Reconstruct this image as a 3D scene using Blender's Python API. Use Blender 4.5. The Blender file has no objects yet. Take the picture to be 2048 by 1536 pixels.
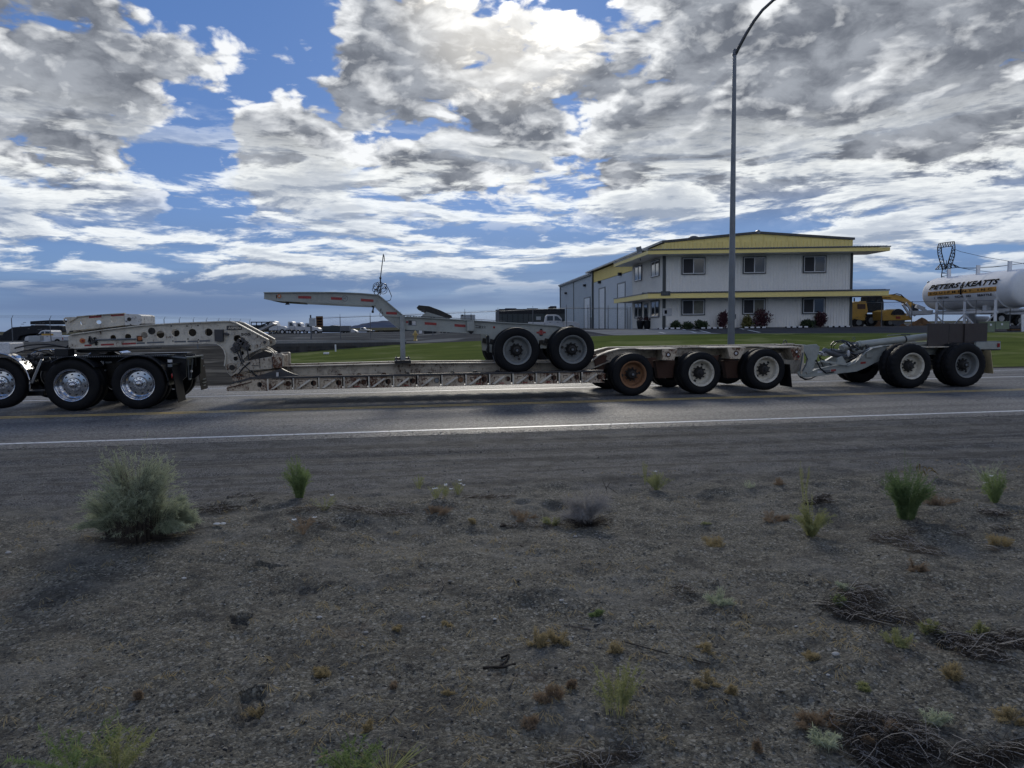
import bpy, bmesh, math, random
from mathutils import Vector, Matrix
random.seed(7)
C = bpy.context.scene
COL = C.collection
D = bpy.data
sin, cos, rad, pi = math.sin, math.cos, math.radians, math.pi

# ------------------------------------------------------------------ camera
EYE = Vector((0, 0, 1.65))
YAW, PITCH, ROLL = rad(8.8), rad(4.5), rad(0.65)
FPX = 1479.0
FWD = Vector((sin(YAW)*cos(PITCH), cos(YAW)*cos(PITCH), -sin(PITCH)))
R0 = Vector((cos(YAW), -sin(YAW), 0))
U0 = R0.cross(FWD)
RGT = R0*cos(ROLL) - U0*sin(ROLL)
UPV = U0*cos(ROLL) + R0*sin(ROLL)
HF = Vector((sin(YAW), cos(YAW), 0))
cd = D.cameras.new('camera'); cam = D.objects.new('camera', cd); COL.objects.link(cam)
cd.sensor_width = 36.0; cd.lens = 36.0*FPX/2048; cd.clip_start = 0.05; cd.clip_end = 20000
M3 = Matrix((RGT, UPV, -FWD)).transposed()
cam.matrix_world = Matrix.Translation(EYE) @ M3.to_4x4()
C.camera = cam

# ------------------------------------------------------------------ node helper
class NT:
    def __init__(s, tree):
        s.t = tree; s.n = tree.nodes; s.l = tree.links
    def new(s, typ, **kw):
        n = s.n.new(typ)
        for k, v in kw.items(): setattr(n, k, v)
        return n
    def put(s, sock, v):
        if isinstance(v, bpy.types.NodeSocket): s.l.new(v, sock)
        elif v is not None:
            if isinstance(v, (tuple, list, Vector)) and len(v) == 3 and sock.type == 'RGBA': v = (*v, 1)
            sock.default_value = v
    def m(s, op, a, b=None, c=None, clamp=False):
        n = s.new('ShaderNodeMath', operation=op, use_clamp=clamp)
        s.put(n.inputs[0], a)
        if b is not None: s.put(n.inputs[1], b)
        if c is not None: s.put(n.inputs[2], c)
        return n.outputs[0]
    def v(s, op, a, b=None, sc=None):
        n = s.new('ShaderNodeVectorMath', operation=op)
        s.put(n.inputs[0], a)
        if b is not None: s.put(n.inputs[1], b)
        if sc is not None: s.put(n.inputs['Scale'], sc)
        return n.outputs['Value'] if op in ('DOT_PRODUCT', 'LENGTH', 'DISTANCE') else n.outputs[0]
    def rng(s, x, a, b, c=0.0, d=1.0, smooth=True):
        n = s.new('ShaderNodeMapRange', interpolation_type='SMOOTHSTEP' if smooth else 'LINEAR')
        s.put(n.inputs[0], x)
        for i, q in enumerate((a, b, c, d)): s.put(n.inputs[i+1], q)
        return n.outputs[0]
    def noise(s, vec, scale, det=4, rough=.5, dist=0.0, dim='3D', w=None):
        n = s.new('ShaderNodeTexNoise', noise_dimensions=dim)
        s.put(n.inputs['Vector'], vec)
        s.put(n.inputs['Scale'], scale); s.put(n.inputs['Detail'], det)
        s.put(n.inputs['Roughness'], rough); s.put(n.inputs['Distortion'], dist)
        if w is not None: s.put(n.inputs['W'], w)
        return n
    def vor(s, vec, scale, feature='F1', rnd=1.0):
        n = s.new('ShaderNodeTexVoronoi', feature=feature)
        s.put(n.inputs['Vector'], vec); s.put(n.inputs['Scale'], scale); s.put(n.inputs['Randomness'], rnd)
        return n
    def mix(s, f, a, b, blend='MIX'):
        n = s.new('ShaderNodeMix', data_type='RGBA', blend_type=blend)
        s.put(n.inputs[0], f); s.put(n.inputs[6], a); s.put(n.inputs[7], b)
        return n.outputs[2]
    def map(s, vec, loc=(0,0,0), rot=(0,0,0), sc=(1,1,1)):
        n = s.new('ShaderNodeMapping'); s.put(n.inputs[0], vec)
        n.inputs[1].default_value = loc; n.inputs[2].default_value = rot; n.inputs[3].default_value = sc
        return n.outputs[0]

def raydir(px, py):
    return (FWD*FPX + RGT*(px-1024) - UPV*(py-768)).normalized()

# ------------------------------------------------------------------ sky, sun, exposure
SUNDIR = raydir(1010, -25)
SUN_EL = math.asin(SUNDIR.z); SUN_AZ = math.atan2(SUNDIR.x, SUNDIR.y)
W = D.worlds.new('World'); C.world = W; W.use_nodes = True
def build_sky():
    W.node_tree.nodes.clear()
    q = NT(W.node_tree)
    tc = q.new('ShaderNodeTexCoord'); d = tc.outputs['Generated']
    sky = q.new('ShaderNodeTexSky', sky_type='NISHITA', sun_disc=False, sun_elevation=SUN_EL, sun_rotation=SUN_AZ,
                altitude=200, air_density=1.0, dust_density=0.25, ozone_density=3.0)
    sep = q.new('ShaderNodeSeparateXYZ'); q.put(sep.inputs[0], d)
    z = q.m('MAXIMUM', sep.outputs[2], 0.0)
    den = q.m('ADD', z, 0.36)
    cmb = q.new('ShaderNodeCombineXYZ')
    q.put(cmb.inputs[0], q.m('DIVIDE', sep.outputs[0], den)); q.put(cmb.inputs[1], q.m('DIVIDE', sep.outputs[1], den)); q.put(cmb.inputs[2], q.m('MULTIPLY', z, 1.5))
    P = cmb.outputs[0]
    sp = Vector((SUNDIR.x, SUNDIR.y, 0))/(SUNDIR.z+.36) + Vector((0,0,SUNDIR.z*1.5))
    tos = q.v('SUBTRACT', tuple(sp), P)
    tosn = q.v('NORMALIZE', tos)
    SC = 5.2
    warp = q.noise(P, 6.0, 4, .5)
    wv = q.v('SCALE', q.v('SUBTRACT', warp.outputs['Color'], (.5,.5,.5)), sc=.085)
    Pw = q.v('ADD', P, wv)
    def puff(v):
        o = q.new('ShaderNodeTexVoronoi', feature='F1'); q.put(o.inputs['Vector'], v)
        for k, x in (('Scale', SC*1.7), ('Detail', 2.0), ('Roughness', .5), ('Lacunarity', 2.3)): q.put(o.inputs[k], x)
        return q.m('MULTIPLY', q.m('SUBTRACT', .70, o.outputs['Distance']), .28)
    n1 = q.m('ADD', q.noise(Pw, SC, 7, .57).outputs[0], puff(Pw))
    lam = q.m('MULTIPLY', q.v('LENGTH', P), .018)
    offs = q.v('SCALE', tosn, sc=q.m('ADD', lam, .0))
    P2 = q.v('ADD', Pw, offs); n2 = q.m('ADD', q.noise(P2, SC, 7, .57).outputs[0], puff(P2))
    fine = q.noise(q.v('ADD', q.map(d, sc=(1,1,1.7)), wv), 13, 6, .6).outputs[0]
    # coverage: banks of cloud and gaps of blue, by compass direction and height
    bias = 0.0; BK = .80
    for (px, py, r, a) in BLOBS:
        dv = raydir(px, py)
        t = q.v('DOT_PRODUCT', d, tuple(dv))
        g = q.rng(t, cos(rad(r)), 1.0, 0.0, a*BK)
        bias = g if isinstance(bias, float) else q.m('ADD', bias, g)
    dens = q.m('ADD', n1, bias)
    dens2 = q.m('ADD', dens, q.m('MULTIPLY', q.m('SUBTRACT', fine, .5), .22))
    cov = q.rng(dens2, .465, .56)
    nlow = q.noise(Pw, SC, 3, .5).outputs[0]
    nmid = q.noise(Pw, SC*2.3, 5, .55).outputs[0]
    tv = q.m('ADD', q.m('ADD', q.m('MULTIPLY', nlow, .45), q.m('MULTIPLY', nmid, .55)), q.m('MULTIPLY', bias, .64))
    thick = q.rng(tv, .47, .645)
    grad = q.m('MULTIPLY', q.m('SUBTRACT', n1, n2), 3.9)
    cs = q.v('DOT_PRODUCT', d, tuple(SUNDIR))
    glow = q.m('POWER', q.rng(cs, .80, 1.0, smooth=False), 2.5)
    glow2 = q.rng(cs, .988, .9995)
    lit = q.m('ADD', q.m('ADD', .84, grad), q.m('MULTIPLY', glow, .22))
    lit = q.m('SUBTRACT', lit, q.m('MULTIPLY', thick, .98))
    lit = q.m('ADD', lit, q.m('MULTIPLY', q.m('SUBTRACT', fine, .5), .6))
    front = q.rng(cs, .45, -.5)          # unseen clouds behind the camera, brightened to add fill on near faces
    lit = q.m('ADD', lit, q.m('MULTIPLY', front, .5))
    lit = q.m('MINIMUM', q.m('MAXIMUM', lit, 0.0), 1.0)
    cloud = q.mix(lit, q.mix(q.rng(q.m('ADD', q.m('MULTIPLY', fine, .6), q.m('MULTIPLY', nmid, .4)), .38, .62), (.115, .128, .155), (.27, .29, .325)), (.68, .695, .71))
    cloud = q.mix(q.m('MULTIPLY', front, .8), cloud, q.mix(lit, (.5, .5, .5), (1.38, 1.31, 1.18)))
    cloud = q.mix(q.m('MULTIPLY', glow2, q.m('SUBTRACT', 1.0, q.m('MULTIPLY', thick, .8))), cloud, (2.0, 1.9, 1.7))
    blue = q.mix(1.0, sky.outputs[0], (.060, .078, .112), 'MULTIPLY')
    deep = q.mix(q.rng(sep.outputs[2], 0.0, .45), (.085, .142, .285), (.058, .122, .285))
    blue = q.mix(.82, blue, deep)
    # a dark slate bank low on the horizon
    lowb = q.noise(q.map(d, sc=(1.2, 1.2, 14)), 1.6, 4, .5).outputs[0]
    low = q.m('MULTIPLY', q.rng(sep.outputs[2], .03, .17, 1.0, 0.0), q.rng(lowb, .35, .6, .25, 1.0))
    blue = q.mix(q.m('MULTIPLY', low, .75), blue, (.085, .130, .245))
    farf = q.rng(sep.outputs[2], 0.10, .19)
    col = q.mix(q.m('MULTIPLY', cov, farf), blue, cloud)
    # long thin streaks low down
    st = q.noise(q.map(d, sc=(1.0, 1.0, 5)), 6.0, 7, .62, .25).outputs[0]
    stc = q.m('MULTIPLY', q.rng(st, .44, .54), q.m('MULTIPLY', q.rng(sep.outputs[2], .035, .085), q.rng(sep.outputs[2], .17, .28, 1.0, 0.0)))
    stn = q.noise(q.map(d, loc=(0,0,.010*5), sc=(1.0, 1.0, 5)), 6.0, 7, .62, .25).outputs[0]
    slit = q.m('MULTIPLY', q.rng(q.m('SUBTRACT', st, stn), -.09, .05), q.rng(st, .66, .50, .35, 1.0))
    scol = q.mix(slit, (.25, .29, .36), (.78, .80, .79))
    col = q.mix(q.m('MULTIPLY', stc, .85), col, scol)
    # below the horizon: dull ground tone
    col = q.mix(q.rng(sep.outputs[2], -.03, -.005), (.06, .062, .065), col)
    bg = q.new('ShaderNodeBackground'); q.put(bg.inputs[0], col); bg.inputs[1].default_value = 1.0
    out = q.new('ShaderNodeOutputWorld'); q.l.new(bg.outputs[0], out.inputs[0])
    W.cycles.sampling_method = 'MANUAL'; W.cycles.sample_map_resolution = 512
BLOBS = [ # px, py, radius deg, amount
    (120, 150, 16, .20), (960, 40, 6, .16), (200, 330, 7, .08), (620, 130, 6, .06), (1000, 330, 6, .05), (1250, 420, 8, .08), (60, 420, 9, .03), (420, 300, 7, -.10), (450, 90, 8, -.17), (300, 60, 6, .06),
    (560, 260, 8, .13), (700, 330, 9, .08), (760, 60, 7, .10), (930, 180, 9, .20), (850, 370, 5, .12),
    (650, 20, 3, -.08), (380, 330, 6, -.13), (60, 260, 6, -.06), (120, 190, 5, .10), (560, 330, 5, .14), (1000, 230, 6, .10), (800, 130, 5, .08), (250, 150, 5, .06), (960, 370, 5, -.08), (1200, 270, 3, -.08), (1150, 60, 4, -.05),
    (1250, 200, 12, .12), (1500, 200, 14, .16), (1850, 150, 20, .30), (1560, 25, 2.5, -.3), (1750, 380, 12, .15),
    (1400, 420, 9, .08), (150, 470, 8, .06), (500, 480, 9, .05), (150, 380, 5, -.10), (300, 580, 9, -.12), (700, 600, 9, -.15), (1000, 590, 9, -.12),
]
build_sky()
sl = D.lights.new('sun', 'SUN'); sun = D.objects.new('sun', sl); COL.objects.link(sun)
sl.energy = 1.0; sl.angle = rad(14); sl.color = (1.0, .93, .80)
sun.rotation_euler = (-SUNDIR).to_track_quat('-Z', 'Y').to_euler()
C.view_settings.view_transform = 'Standard'; C.view_settings.look = 'None'
C.view_settings.gamma = 1; C.view_settings.exposure = 0.48; C.view_settings.use_curve_mapping = False
C.render.engine = 'CYCLES'
import numpy as np
# ------------------------------------------------------------------ placing helpers (world metres; X along the road, Y across it, Z up)
def onY(px, py, Y):
    d = raydir(px, py); t = (Y-EYE.y)/d.y; return EYE + d*t
def onZ(px, py, Z=0.0):
    d = raydir(px, py); t = (Z-EYE.z)/d.z; return EYE + d*t
def onD(px, py, dep):
    d = raydir(px, py); return EYE + d*(dep/d.dot(HF))
def XZ(pts, Y):
    return [(p.x, p.z) for p in (onY(a, b, Y) for a, b in pts)]

# ------------------------------------------------------------------ objects
def wloc(o):
    v = Vector((0,0,0))
    while o is not None: v += o.location; o = o.parent
    return v
def tag(o, label=None, cat=None, group=None, kind=None):
    if label: o['label'] = label
    if cat: o['category'] = cat
    if group: o['group'] = group
    if kind: o['kind'] = kind
    return o
def thing(name, label, cat, loc, group=None):
    o = D.objects.new(name, None); COL.objects.link(o); o.location = loc; o.empty_display_size = .2
    return tag(o, label, cat, group)
def node(name, parent, loc):
    o = D.objects.new(name, None); COL.objects.link(o); o.parent = parent
    o.location = Vector(loc) - wloc(parent); o.empty_display_size = .1
    return o
def copy_tree(o, parent=None):
    c = o.copy(); COL.objects.link(c); c.parent = parent
    for ch in list(o.children): copy_tree(ch, c)
    return c

class MB:
    def __init__(s): s.v = []; s.f = []
    def add(s, vs, fs):
        b = len(s.v); s.v += [tuple(v) for v in vs]; s.f += [tuple(i+b for i in f) for f in fs]; return s
    def box(s, c, d, rot=None, taper=None):
        x, y, z = d[0]/2, d[1]/2, d[2]/2
        vs = [Vector((i*x, j*y, k*z)) for k in (-1,1) for j in (-1,1) for i in (-1,1)]
        if taper:
            for q in vs[4:]: q.x *= taper; q.y *= taper
        if rot is not None: vs = [rot @ q for q in vs]
        c = Vector(c)
        return s.add([q+c for q in vs], [(0,2,3,1),(4,5,7,6),(0,1,5,4),(2,6,7,3),(0,4,6,2),(1,3,7,5)])
    def bb(s, lo, hi):
        lo, hi = Vector(lo), Vector(hi); return s.box((lo+hi)/2, hi-lo)
    def prism(s, pts, y0, y1):           # XZ outline run through in Y
        n = len(pts)
        a = sum(pts[i][0]*pts[(i+1)%n][1]-pts[(i+1)%n][0]*pts[i][1] for i in range(n))
        if a < 0: pts = pts[::-1]
        vs = [(p[0], y0, p[1]) for p in pts]+[(p[0], y1, p[1]) for p in pts]
        fs = [tuple(range(n)), tuple(range(2*n-1, n-1, -1))]
        fs += [(i, i+n, (i+1)%n+n, (i+1)%n) for i in range(n)]
        return s.add(vs, fs)
    def bar(s, a, b, w, h=None):
        a, b = Vector(a), Vector(b); h = w if h is None else h
        d = (b-a); L = d.length
        return s.box((a+b)/2, (w, h, L), d.to_track_quat('Z', 'Y').to_matrix())
    def cyl(s, a, b, r0, r1=None, n=12, caps=True):
        a, b = Vector(a), Vector(b); r1 = r0 if r1 is None else r1
        q = (b-a).to_track_quat('Z', 'Y').to_matrix()
        vs = [a+q@Vector((r0*cos(t), r0*sin(t), 0)) for t in (2*pi*i/n for i in range(n))]
        vs += [b+q@Vector((r1*cos(t), r1*sin(t), 0)) for t in (2*pi*i/n for i in range(n))]
        fs = [(i, (i+1)%n, (i+1)%n+n, i+n) for i in range(n)]
        if caps: fs += [tuple(range(n-1,-1,-1)), tuple(range(n, 2*n))]
        return s.add(vs, fs)
    def tube(s, path, r, n=6):
        P = [Vector(p) for p in path]; b = len(s.v); m = len(P)
        for i, p in enumerate(P):
            t = (P[min(i+1,m-1)]-P[max(i-1,0)]).normalized()
            q = t.to_track_quat('Z', 'Y').to_matrix()
            rr = r[i] if isinstance(r, (list, tuple)) else r
            s.v += [tuple(p+q@Vector((rr*cos(2*pi*k/n), rr*sin(2*pi*k/n), 0))) for k in range(n)]
        for i in range(m-1):
            for k in range(n):
                s.f.append((b+i*n+k, b+i*n+(k+1)%n, b+(i+1)*n+(k+1)%n, b+(i+1)*n+k))
        s.f.append(tuple(b+k for k in range(n-1,-1,-1))); s.f.append(tuple(b+(m-1)*n+k for k in range(n)))
        return s
    def lathe(s, prof, c, n=48, axis='Y', rj=None):   # prof: (radius, along)
        b = len(s.v); c = Vector(c); m = len(prof)
        for j, (r, h) in enumerate(prof):
            for i in range(n):
                t = 2*pi*i/n; rr = r if rj is None else r+rj(j, i)
                p = (rr*cos(t), h, rr*sin(t)) if axis == 'Y' else ((rr*cos(t), rr*sin(t), h) if axis == 'Z' else (h, rr*cos(t), rr*sin(t)))
                s.v.append(tuple(c+Vector(p)))
        for j in range(m-1):
            for i in range(n):
                f = (b+j*n+i, b+j*n+(i+1)%n, b+(j+1)*n+(i+1)%n, b+(j+1)*n+i)
                s.f.append(f if axis != 'Y' else f[::-1])
        return s
    def ball(s, c, r, n=10, sq=(1,1,1)):
        b = len(s.v); c = Vector(c); m = n//2+1
        for j in range(m+1):
            ph = pi*j/m
            for i in range(n):
                t = 2*pi*i/n
                s.v.append((c.x+r*sq[0]*sin(ph)*cos(t), c.y+r*sq[1]*sin(ph)*sin(t), c.z+r*sq[2]*cos(ph)))
        for j in range(m):
            for i in range(n):
                s.f.append((b+j*n+i, b+(j+1)*n+i, b+(j+1)*n+(i+1)%n, b+j*n+(i+1)%n))
        return s
    def build(s, name, mat, parent=None, smooth=0, bev=0, org=None, **kw):
        base = wloc(parent) if parent else Vector((0,0,0))
        o0 = Vector(org) if org is not None else base
        me = D.meshes.new(name)
        me.from_pydata([tuple(Vector(v)-o0) for v in s.v], [], s.f)
        me.update()
        if mat: me.materials.append(mat)
        o = D.objects.new(name, me); COL.objects.link(o); o.parent = parent; o.location = o0-base
        if bev:
            m = o.modifiers.new('bevel', 'BEVEL'); m.width = bev; m.segments = 2; m.limit_method = 'ANGLE'
        if smooth:
            me.shade_smooth(); me.set_sharp_from_angle(angle=rad(smooth))
        if kw: tag(o, **kw)
        return o

def plate(name, mat, parent, outline, holes, Y, th, bev=.004, **kw):
    """side plate with real holes: XZ outline + [(x, z, r)], centred on Y"""
    base = wloc(parent)
    cu = D.curves.new(name, 'CURVE'); cu.dimensions = '2D'; cu.fill_mode = 'BOTH'
    cu.extrude = th/2-bev; cu.bevel_depth = bev; cu.bevel_resolution = 0
    def sp(pts):
        q = cu.splines.new('POLY'); q.points.add(len(pts)-1)
        for i, p in enumerate(pts): q.points[i].co = (p[0]-base.x, p[1]-base.z, 0, 1)
        q.use_cyclic_u = True
    sp(outline)
    for (x, z, r) in holes: sp([(x+r*cos(2*pi*i/14), z+r*sin(2*pi*i/14)) for i in range(14)])
    t = D.objects.new('tmp', cu); me = D.meshes.new_from_object(t); D.objects.remove(t); D.curves.remove(cu)
    me.transform(Matrix(((1,0,0,0),(0,0,-1,Y-base.y),(0,1,0,0),(0,0,0,1))))
    me.name = name; me.materials.clear(); me.materials.append(mat)
    o = D.objects.new(name, me); COL.objects.link(o); o.parent = parent
    if kw: tag(o, **kw)
    return o

def text_mesh(body, size, shear=0, spacing=1.0, ext=0.0, bold=0.0, sx=1.0):
    cu = D.curves.new('t', 'FONT'); cu.body = body; cu.size = size; cu.shear = shear; cu.space_character = spacing
    cu.extrude = ext; cu.offset = bold; cu.align_x = 'LEFT'; cu.resolution_u = 3
    t = D.objects.new('t', cu); COL.objects.link(t); bpy.context.view_layer.update()
    me = D.meshes.new_from_object(t); D.objects.remove(t); D.curves.remove(cu)
    if sx != 1: me.transform(Matrix.Scale(sx, 4, (1,0,0)))
    return me
def text_obj(name, body, mat, parent, M, size, **kw):
    me = text_mesh(body, size, **kw); me.transform(Matrix.Translation(-wloc(parent)) @ M)
    me.materials.clear(); me.materials.append(mat)
    o = D.objects.new(name, me); COL.objects.link(o); o.parent = parent
    return o
FRONT = Matrix(((1,0,0,0),(0,0,-1,0),(0,1,0,0),(0,0,0,1)))   # text facing -Y

def np_obj(name, V, F, mat, parent=None, smooth=False, **kw):
    V = np.asarray(V, dtype=np.float32); F = np.asarray(F, dtype=np.int32); k = F.shape[1]
    me = D.meshes.new(name); me.vertices.add(len(V)); me.vertices.foreach_set('co', V.ravel())
    me.loops.add(F.size); me.loops.foreach_set('vertex_index', F.ravel())
    me.polygons.add(len(F)); me.polygons.foreach_set('loop_start', np.arange(0, F.size, k, dtype=np.int32))
    me.update(calc_edges=True)
    if smooth: me.shade_smooth()
    me.materials.append(mat)
    o = D.objects.new(name, me); COL.objects.link(o); o.parent = parent
    if kw: tag(o, **kw)
    return o

# value noise in numpy
_rs = np.random.RandomState(3); _T = _rs.rand(256, 256)
def vnoise(x, y):
    xi = np.floor(x).astype(int); yi = np.floor(y).astype(int); fx = x-xi; fy = y-yi
    fx = fx*fx*(3-2*fx); fy = fy*fy*(3-2*fy)
    a = _T[xi&255, yi&255]; b = _T[(xi+1)&255, yi&255]; c = _T[xi&255, (yi+1)&255]; d = _T[(xi+1)&255, (yi+1)&255]
    return (a*(1-fx)+b*fx)*(1-fy)+(c*(1-fx)+d*fx)*fy
def fbm(x, y, o=4, g=.5):
    s = 0; a = 1; t = 0
    for i in range(o):
        s = s+a*(vnoise(x*2**i+17*i, y*2**i+31*i)-.5); t += a; a *= g
    return s/t*2

# ------------------------------------------------------------------ materials
def base_mat(name, col, rough=.6, metal=0.0, spec=.5):
    m = D.materials.new(name); m.use_nodes = True; q = NT(m.node_tree)
    b = m.node_tree.nodes['Principled BSDF']
    b.inputs['Base Color'].default_value = (*col, 1); b.inputs['Roughness'].default_value = rough
    b.inputs['Metallic'].default_value = metal; b.inputs['Specular IOR Level'].default_value = spec
    return m, q, b
def opos(q):
    return q.new('ShaderNodeTexCoord').outputs['Object']
def wpos(q):
    return q.new('ShaderNodeNewGeometry').outputs['Position']
def bump(q, b, h, strength=.3, dist=.01):
    n = q.new('ShaderNodeBump'); n.inputs['Strength'].default_value = strength; n.inputs['Distance'].default_value = dist
    q.put(n.inputs['Height'], h); q.l.new(n.outputs[0], b.inputs['Normal'])
def paint(name, col, rough=.45, metal=0.0, dirt=(.10,.085,.07), amt=.35, sc=3.0, rust=0.0, rustcol=(.11,.035,.015), chip=None, streak=1.0, bmp=0.0, spec=.5):
    """worn paint: mottled dirt, optional rust blooms and chipped patches"""
    m, q, b = base_mat(name, col, rough, metal, spec)
    p = wpos(q)
    n1 = q.noise(p, sc, 6, .6).outputs[0]
    n2 = q.noise(q.map(p, sc=(1,1,streak)), sc*5, 5, .65).outputs[0]
    f = q.m('MULTIPLY', q.rng(q.m('ADD', q.m('MULTIPLY', n1, .6), q.m('MULTIPLY', n2, .4)), .42, .68), amt)
    c = q.mix(f, col, dirt)
    fine = q.noise(p, sc*22, 3, .5).outputs[0]
    c = q.mix(q.m('MULTIPLY', q.rng(fine, .3, .7), .18), c, tuple(x*.6 for x in col))
    if rust > 0:
        r = q.noise(q.map(p, sc=(1.5,1.5,.8)), sc*7, 8, .74, .3).outputs[0]
        th = .695-.235*rust
        rf = q.rng(q.m('ADD', r, q.m('MULTIPLY', q.m('SUBTRACT', n1, .5), .55)), th, th+.09)
        sk = q.noise(q.map(p, sc=(9,9,.7)), sc*1.6, 5, .6).outputs[0]
        rf = q.m('MAXIMUM', rf, q.m('MULTIPLY', q.rng(q.m('ADD', sk, q.m('MULTIPLY', q.m('SUBTRACT', n1, .5), .8)), .60, .74), .55*min(1, rust*1.6)))
        rc = q.mix(q.rng(fine, .35, .65), rustcol, tuple(x*.35 for x in rustcol))
        c = q.mix(rf, c, rc)
        q.put(b.inputs['Roughness'], q.m('ADD', rough, q.m('MULTIPLY', rf, .35), clamp=True))
    else:
        q.put(b.inputs['Roughness'], q.m('ADD', rough-.06, q.m('MULTIPLY', f, .4), clamp=True))
    if chip:
        k = q.noise(p, sc*6, 7, .7, .6).outputs[0]
        c = q.mix(q.rng(k, .585, .60), c, chip)
    q.put(b.inputs['Base Color'], c)
    if bmp: bump(q, b, fine, bmp, .004)
    return m
def simple(name, col, rough=.6, metal=0.0, var=.15, sc=8, spec=.5):
    m, q, b = base_mat(name, col, rough, metal, spec)
    n = q.noise(wpos(q), sc, 4, .6).outputs[0]
    q.put(b.inputs['Base Color'], q.mix(q.rng(n, .3, .7), tuple(x*(1-var) for x in col), tuple(min(1, x*(1+var)) for x in col)))
    return m

M = {}
M['rubber'] = paint('rubber', (.008,.0085,.010), .6, dirt=(.024,.023,.022), amt=.5, sc=5, spec=.12)
M['chrome'] = simple('chrome', (.46,.465,.48), .13, 1.0, .04)
M['alu'] = simple('polished_aluminium', (.70,.71,.73), .16, 1.0, .10, 30)
M['black'] = paint('black_paint', (.009,.010,.012), .42, amt=.35, dirt=(.028,.026,.024), sc=4, spec=.3)
M['steel'] = paint('dark_steel', (.055,.055,.058), .5, .4, amt=.4, sc=5, rust=.25)
M['grease'] = simple('greasy_steel', (.02,.018,.016), .45, .3, .4, 20)
M['white'] = paint('worn_white_paint', (.58,.54,.45), .5, amt=.65, sc=2.2, rust=.36, rustcol=(.10,.042,.02), dirt=(.20,.17,.135), bmp=.15)
M['whitechip'] = paint('chipped_white_paint', (.60,.59,.55), .5, amt=.4, sc=2.5, rust=.35, chip=(.03,.018,.014), bmp=.15)
M['deckwhite'] = paint('rusty_white_paint', (.50,.42,.31), .6, amt=.8, sc=2.6, rust=.84, rustcol=(.13,.052,.028), dirt=(.13,.09,.065), bmp=.2)
M['beamwhite'] = paint('grimy_white_paint', (.50,.44,.34), .6, amt=.95, sc=1.8, rust=.58, rustcol=(.09,.04,.022), dirt=(.15,.12,.095), bmp=.2)
M['panelwhite'] = paint('raised_white_paint', (.62,.57,.47), .55, amt=.5, sc=3, rust=.45, dirt=(.2,.15,.11))
M['seam'] = simple('seam_shadow_grey', (.12,.125,.13), .8, 0, .1, spec=.1)
M['rust'] = paint('rusted_steel', (.075,.036,.022), .8, amt=.7, sc=4, dirt=(.05,.025,.016), rust=.5, rustcol=(.07,.025,.012))
M['grey'] = paint('grey_green_paint', (.315,.33,.30), .42, amt=.38, sc=2.0, rust=.06, dirt=(.12,.115,.10))
M['greyworn'] = paint('worn_grey_paint', (.29,.31,.30), .5, amt=.5, sc=3.0, rust=.30, rustcol=(.10,.045,.025), dirt=(.11,.10,.085))
M['wheelgrey'] = paint('grey_wheel_paint', (.19,.20,.195), .5, amt=.5, sc=6, rust=.12, dirt=(.09,.085,.075))
M['wheelwhite'] = paint('white_wheel_paint', (.60,.56,.46), .5, amt=.75, sc=6, rust=.35, rustcol=(.22,.10,.04), dirt=(.16,.13,.10))
M['wheelrust'] = paint('orange_rusty_wheel', (.24,.115,.05), .7, amt=.5, sc=7, rust=.6, rustcol=(.12,.05,.025), dirt=(.10,.055,.03))
M['hub'] = paint('dirty_hub', (.026,.025,.024), .6, .3, amt=.6, sc=12, dirt=(.014,.012,.011))
M['red'] = simple('red_reflective_tape', (.26,.025,.022), .4, 0, .3, 40)
M['tapewhite'] = simple('white_reflective_tape', (.5,.5,.5), .4, 0, .2, 40)
M['redlens'] = simple('red_lens', (.22,.012,.01), .2, 0, .2)
M['orange'] = simple('amber_lens', (.42,.12,.03), .25, 0, .2)
M['lamp'] = simple('clear_lens', (.55,.53,.5), .2, 0, .1)
M['galv'] = paint('galvanised_steel', (.15,.165,.18), .42, .55, amt=.35, sc=4, dirt=(.12,.12,.12))
M['galvdark'] = paint('weathered_galvanised_steel', (.12,.13,.145), .5, .5, amt=.4, sc=4)
M['hose'] = simple('black_hose', (.016,.016,.018), .35, 0, .2)
M['cable'] = simple('steel_cable', (.10,.10,.10), .4, .6, .3, 30)
M['mudflap'] = paint('black_mudflap', (.012,.012,.013), .85, amt=.5, sc=5, dirt=(.035,.032,.03), spec=.08)
M['yellowflap'] = paint('yellowed_mudflap', (.45,.36,.20), .6, amt=.5, sc=4, dirt=(.22,.17,.10))
M['boxsteel'] = paint('brown_steel_plate', (.050,.040,.037), .55, .2, amt=.5, sc=3, rust=.25, dirt=(.03,.026,.024))
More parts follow.
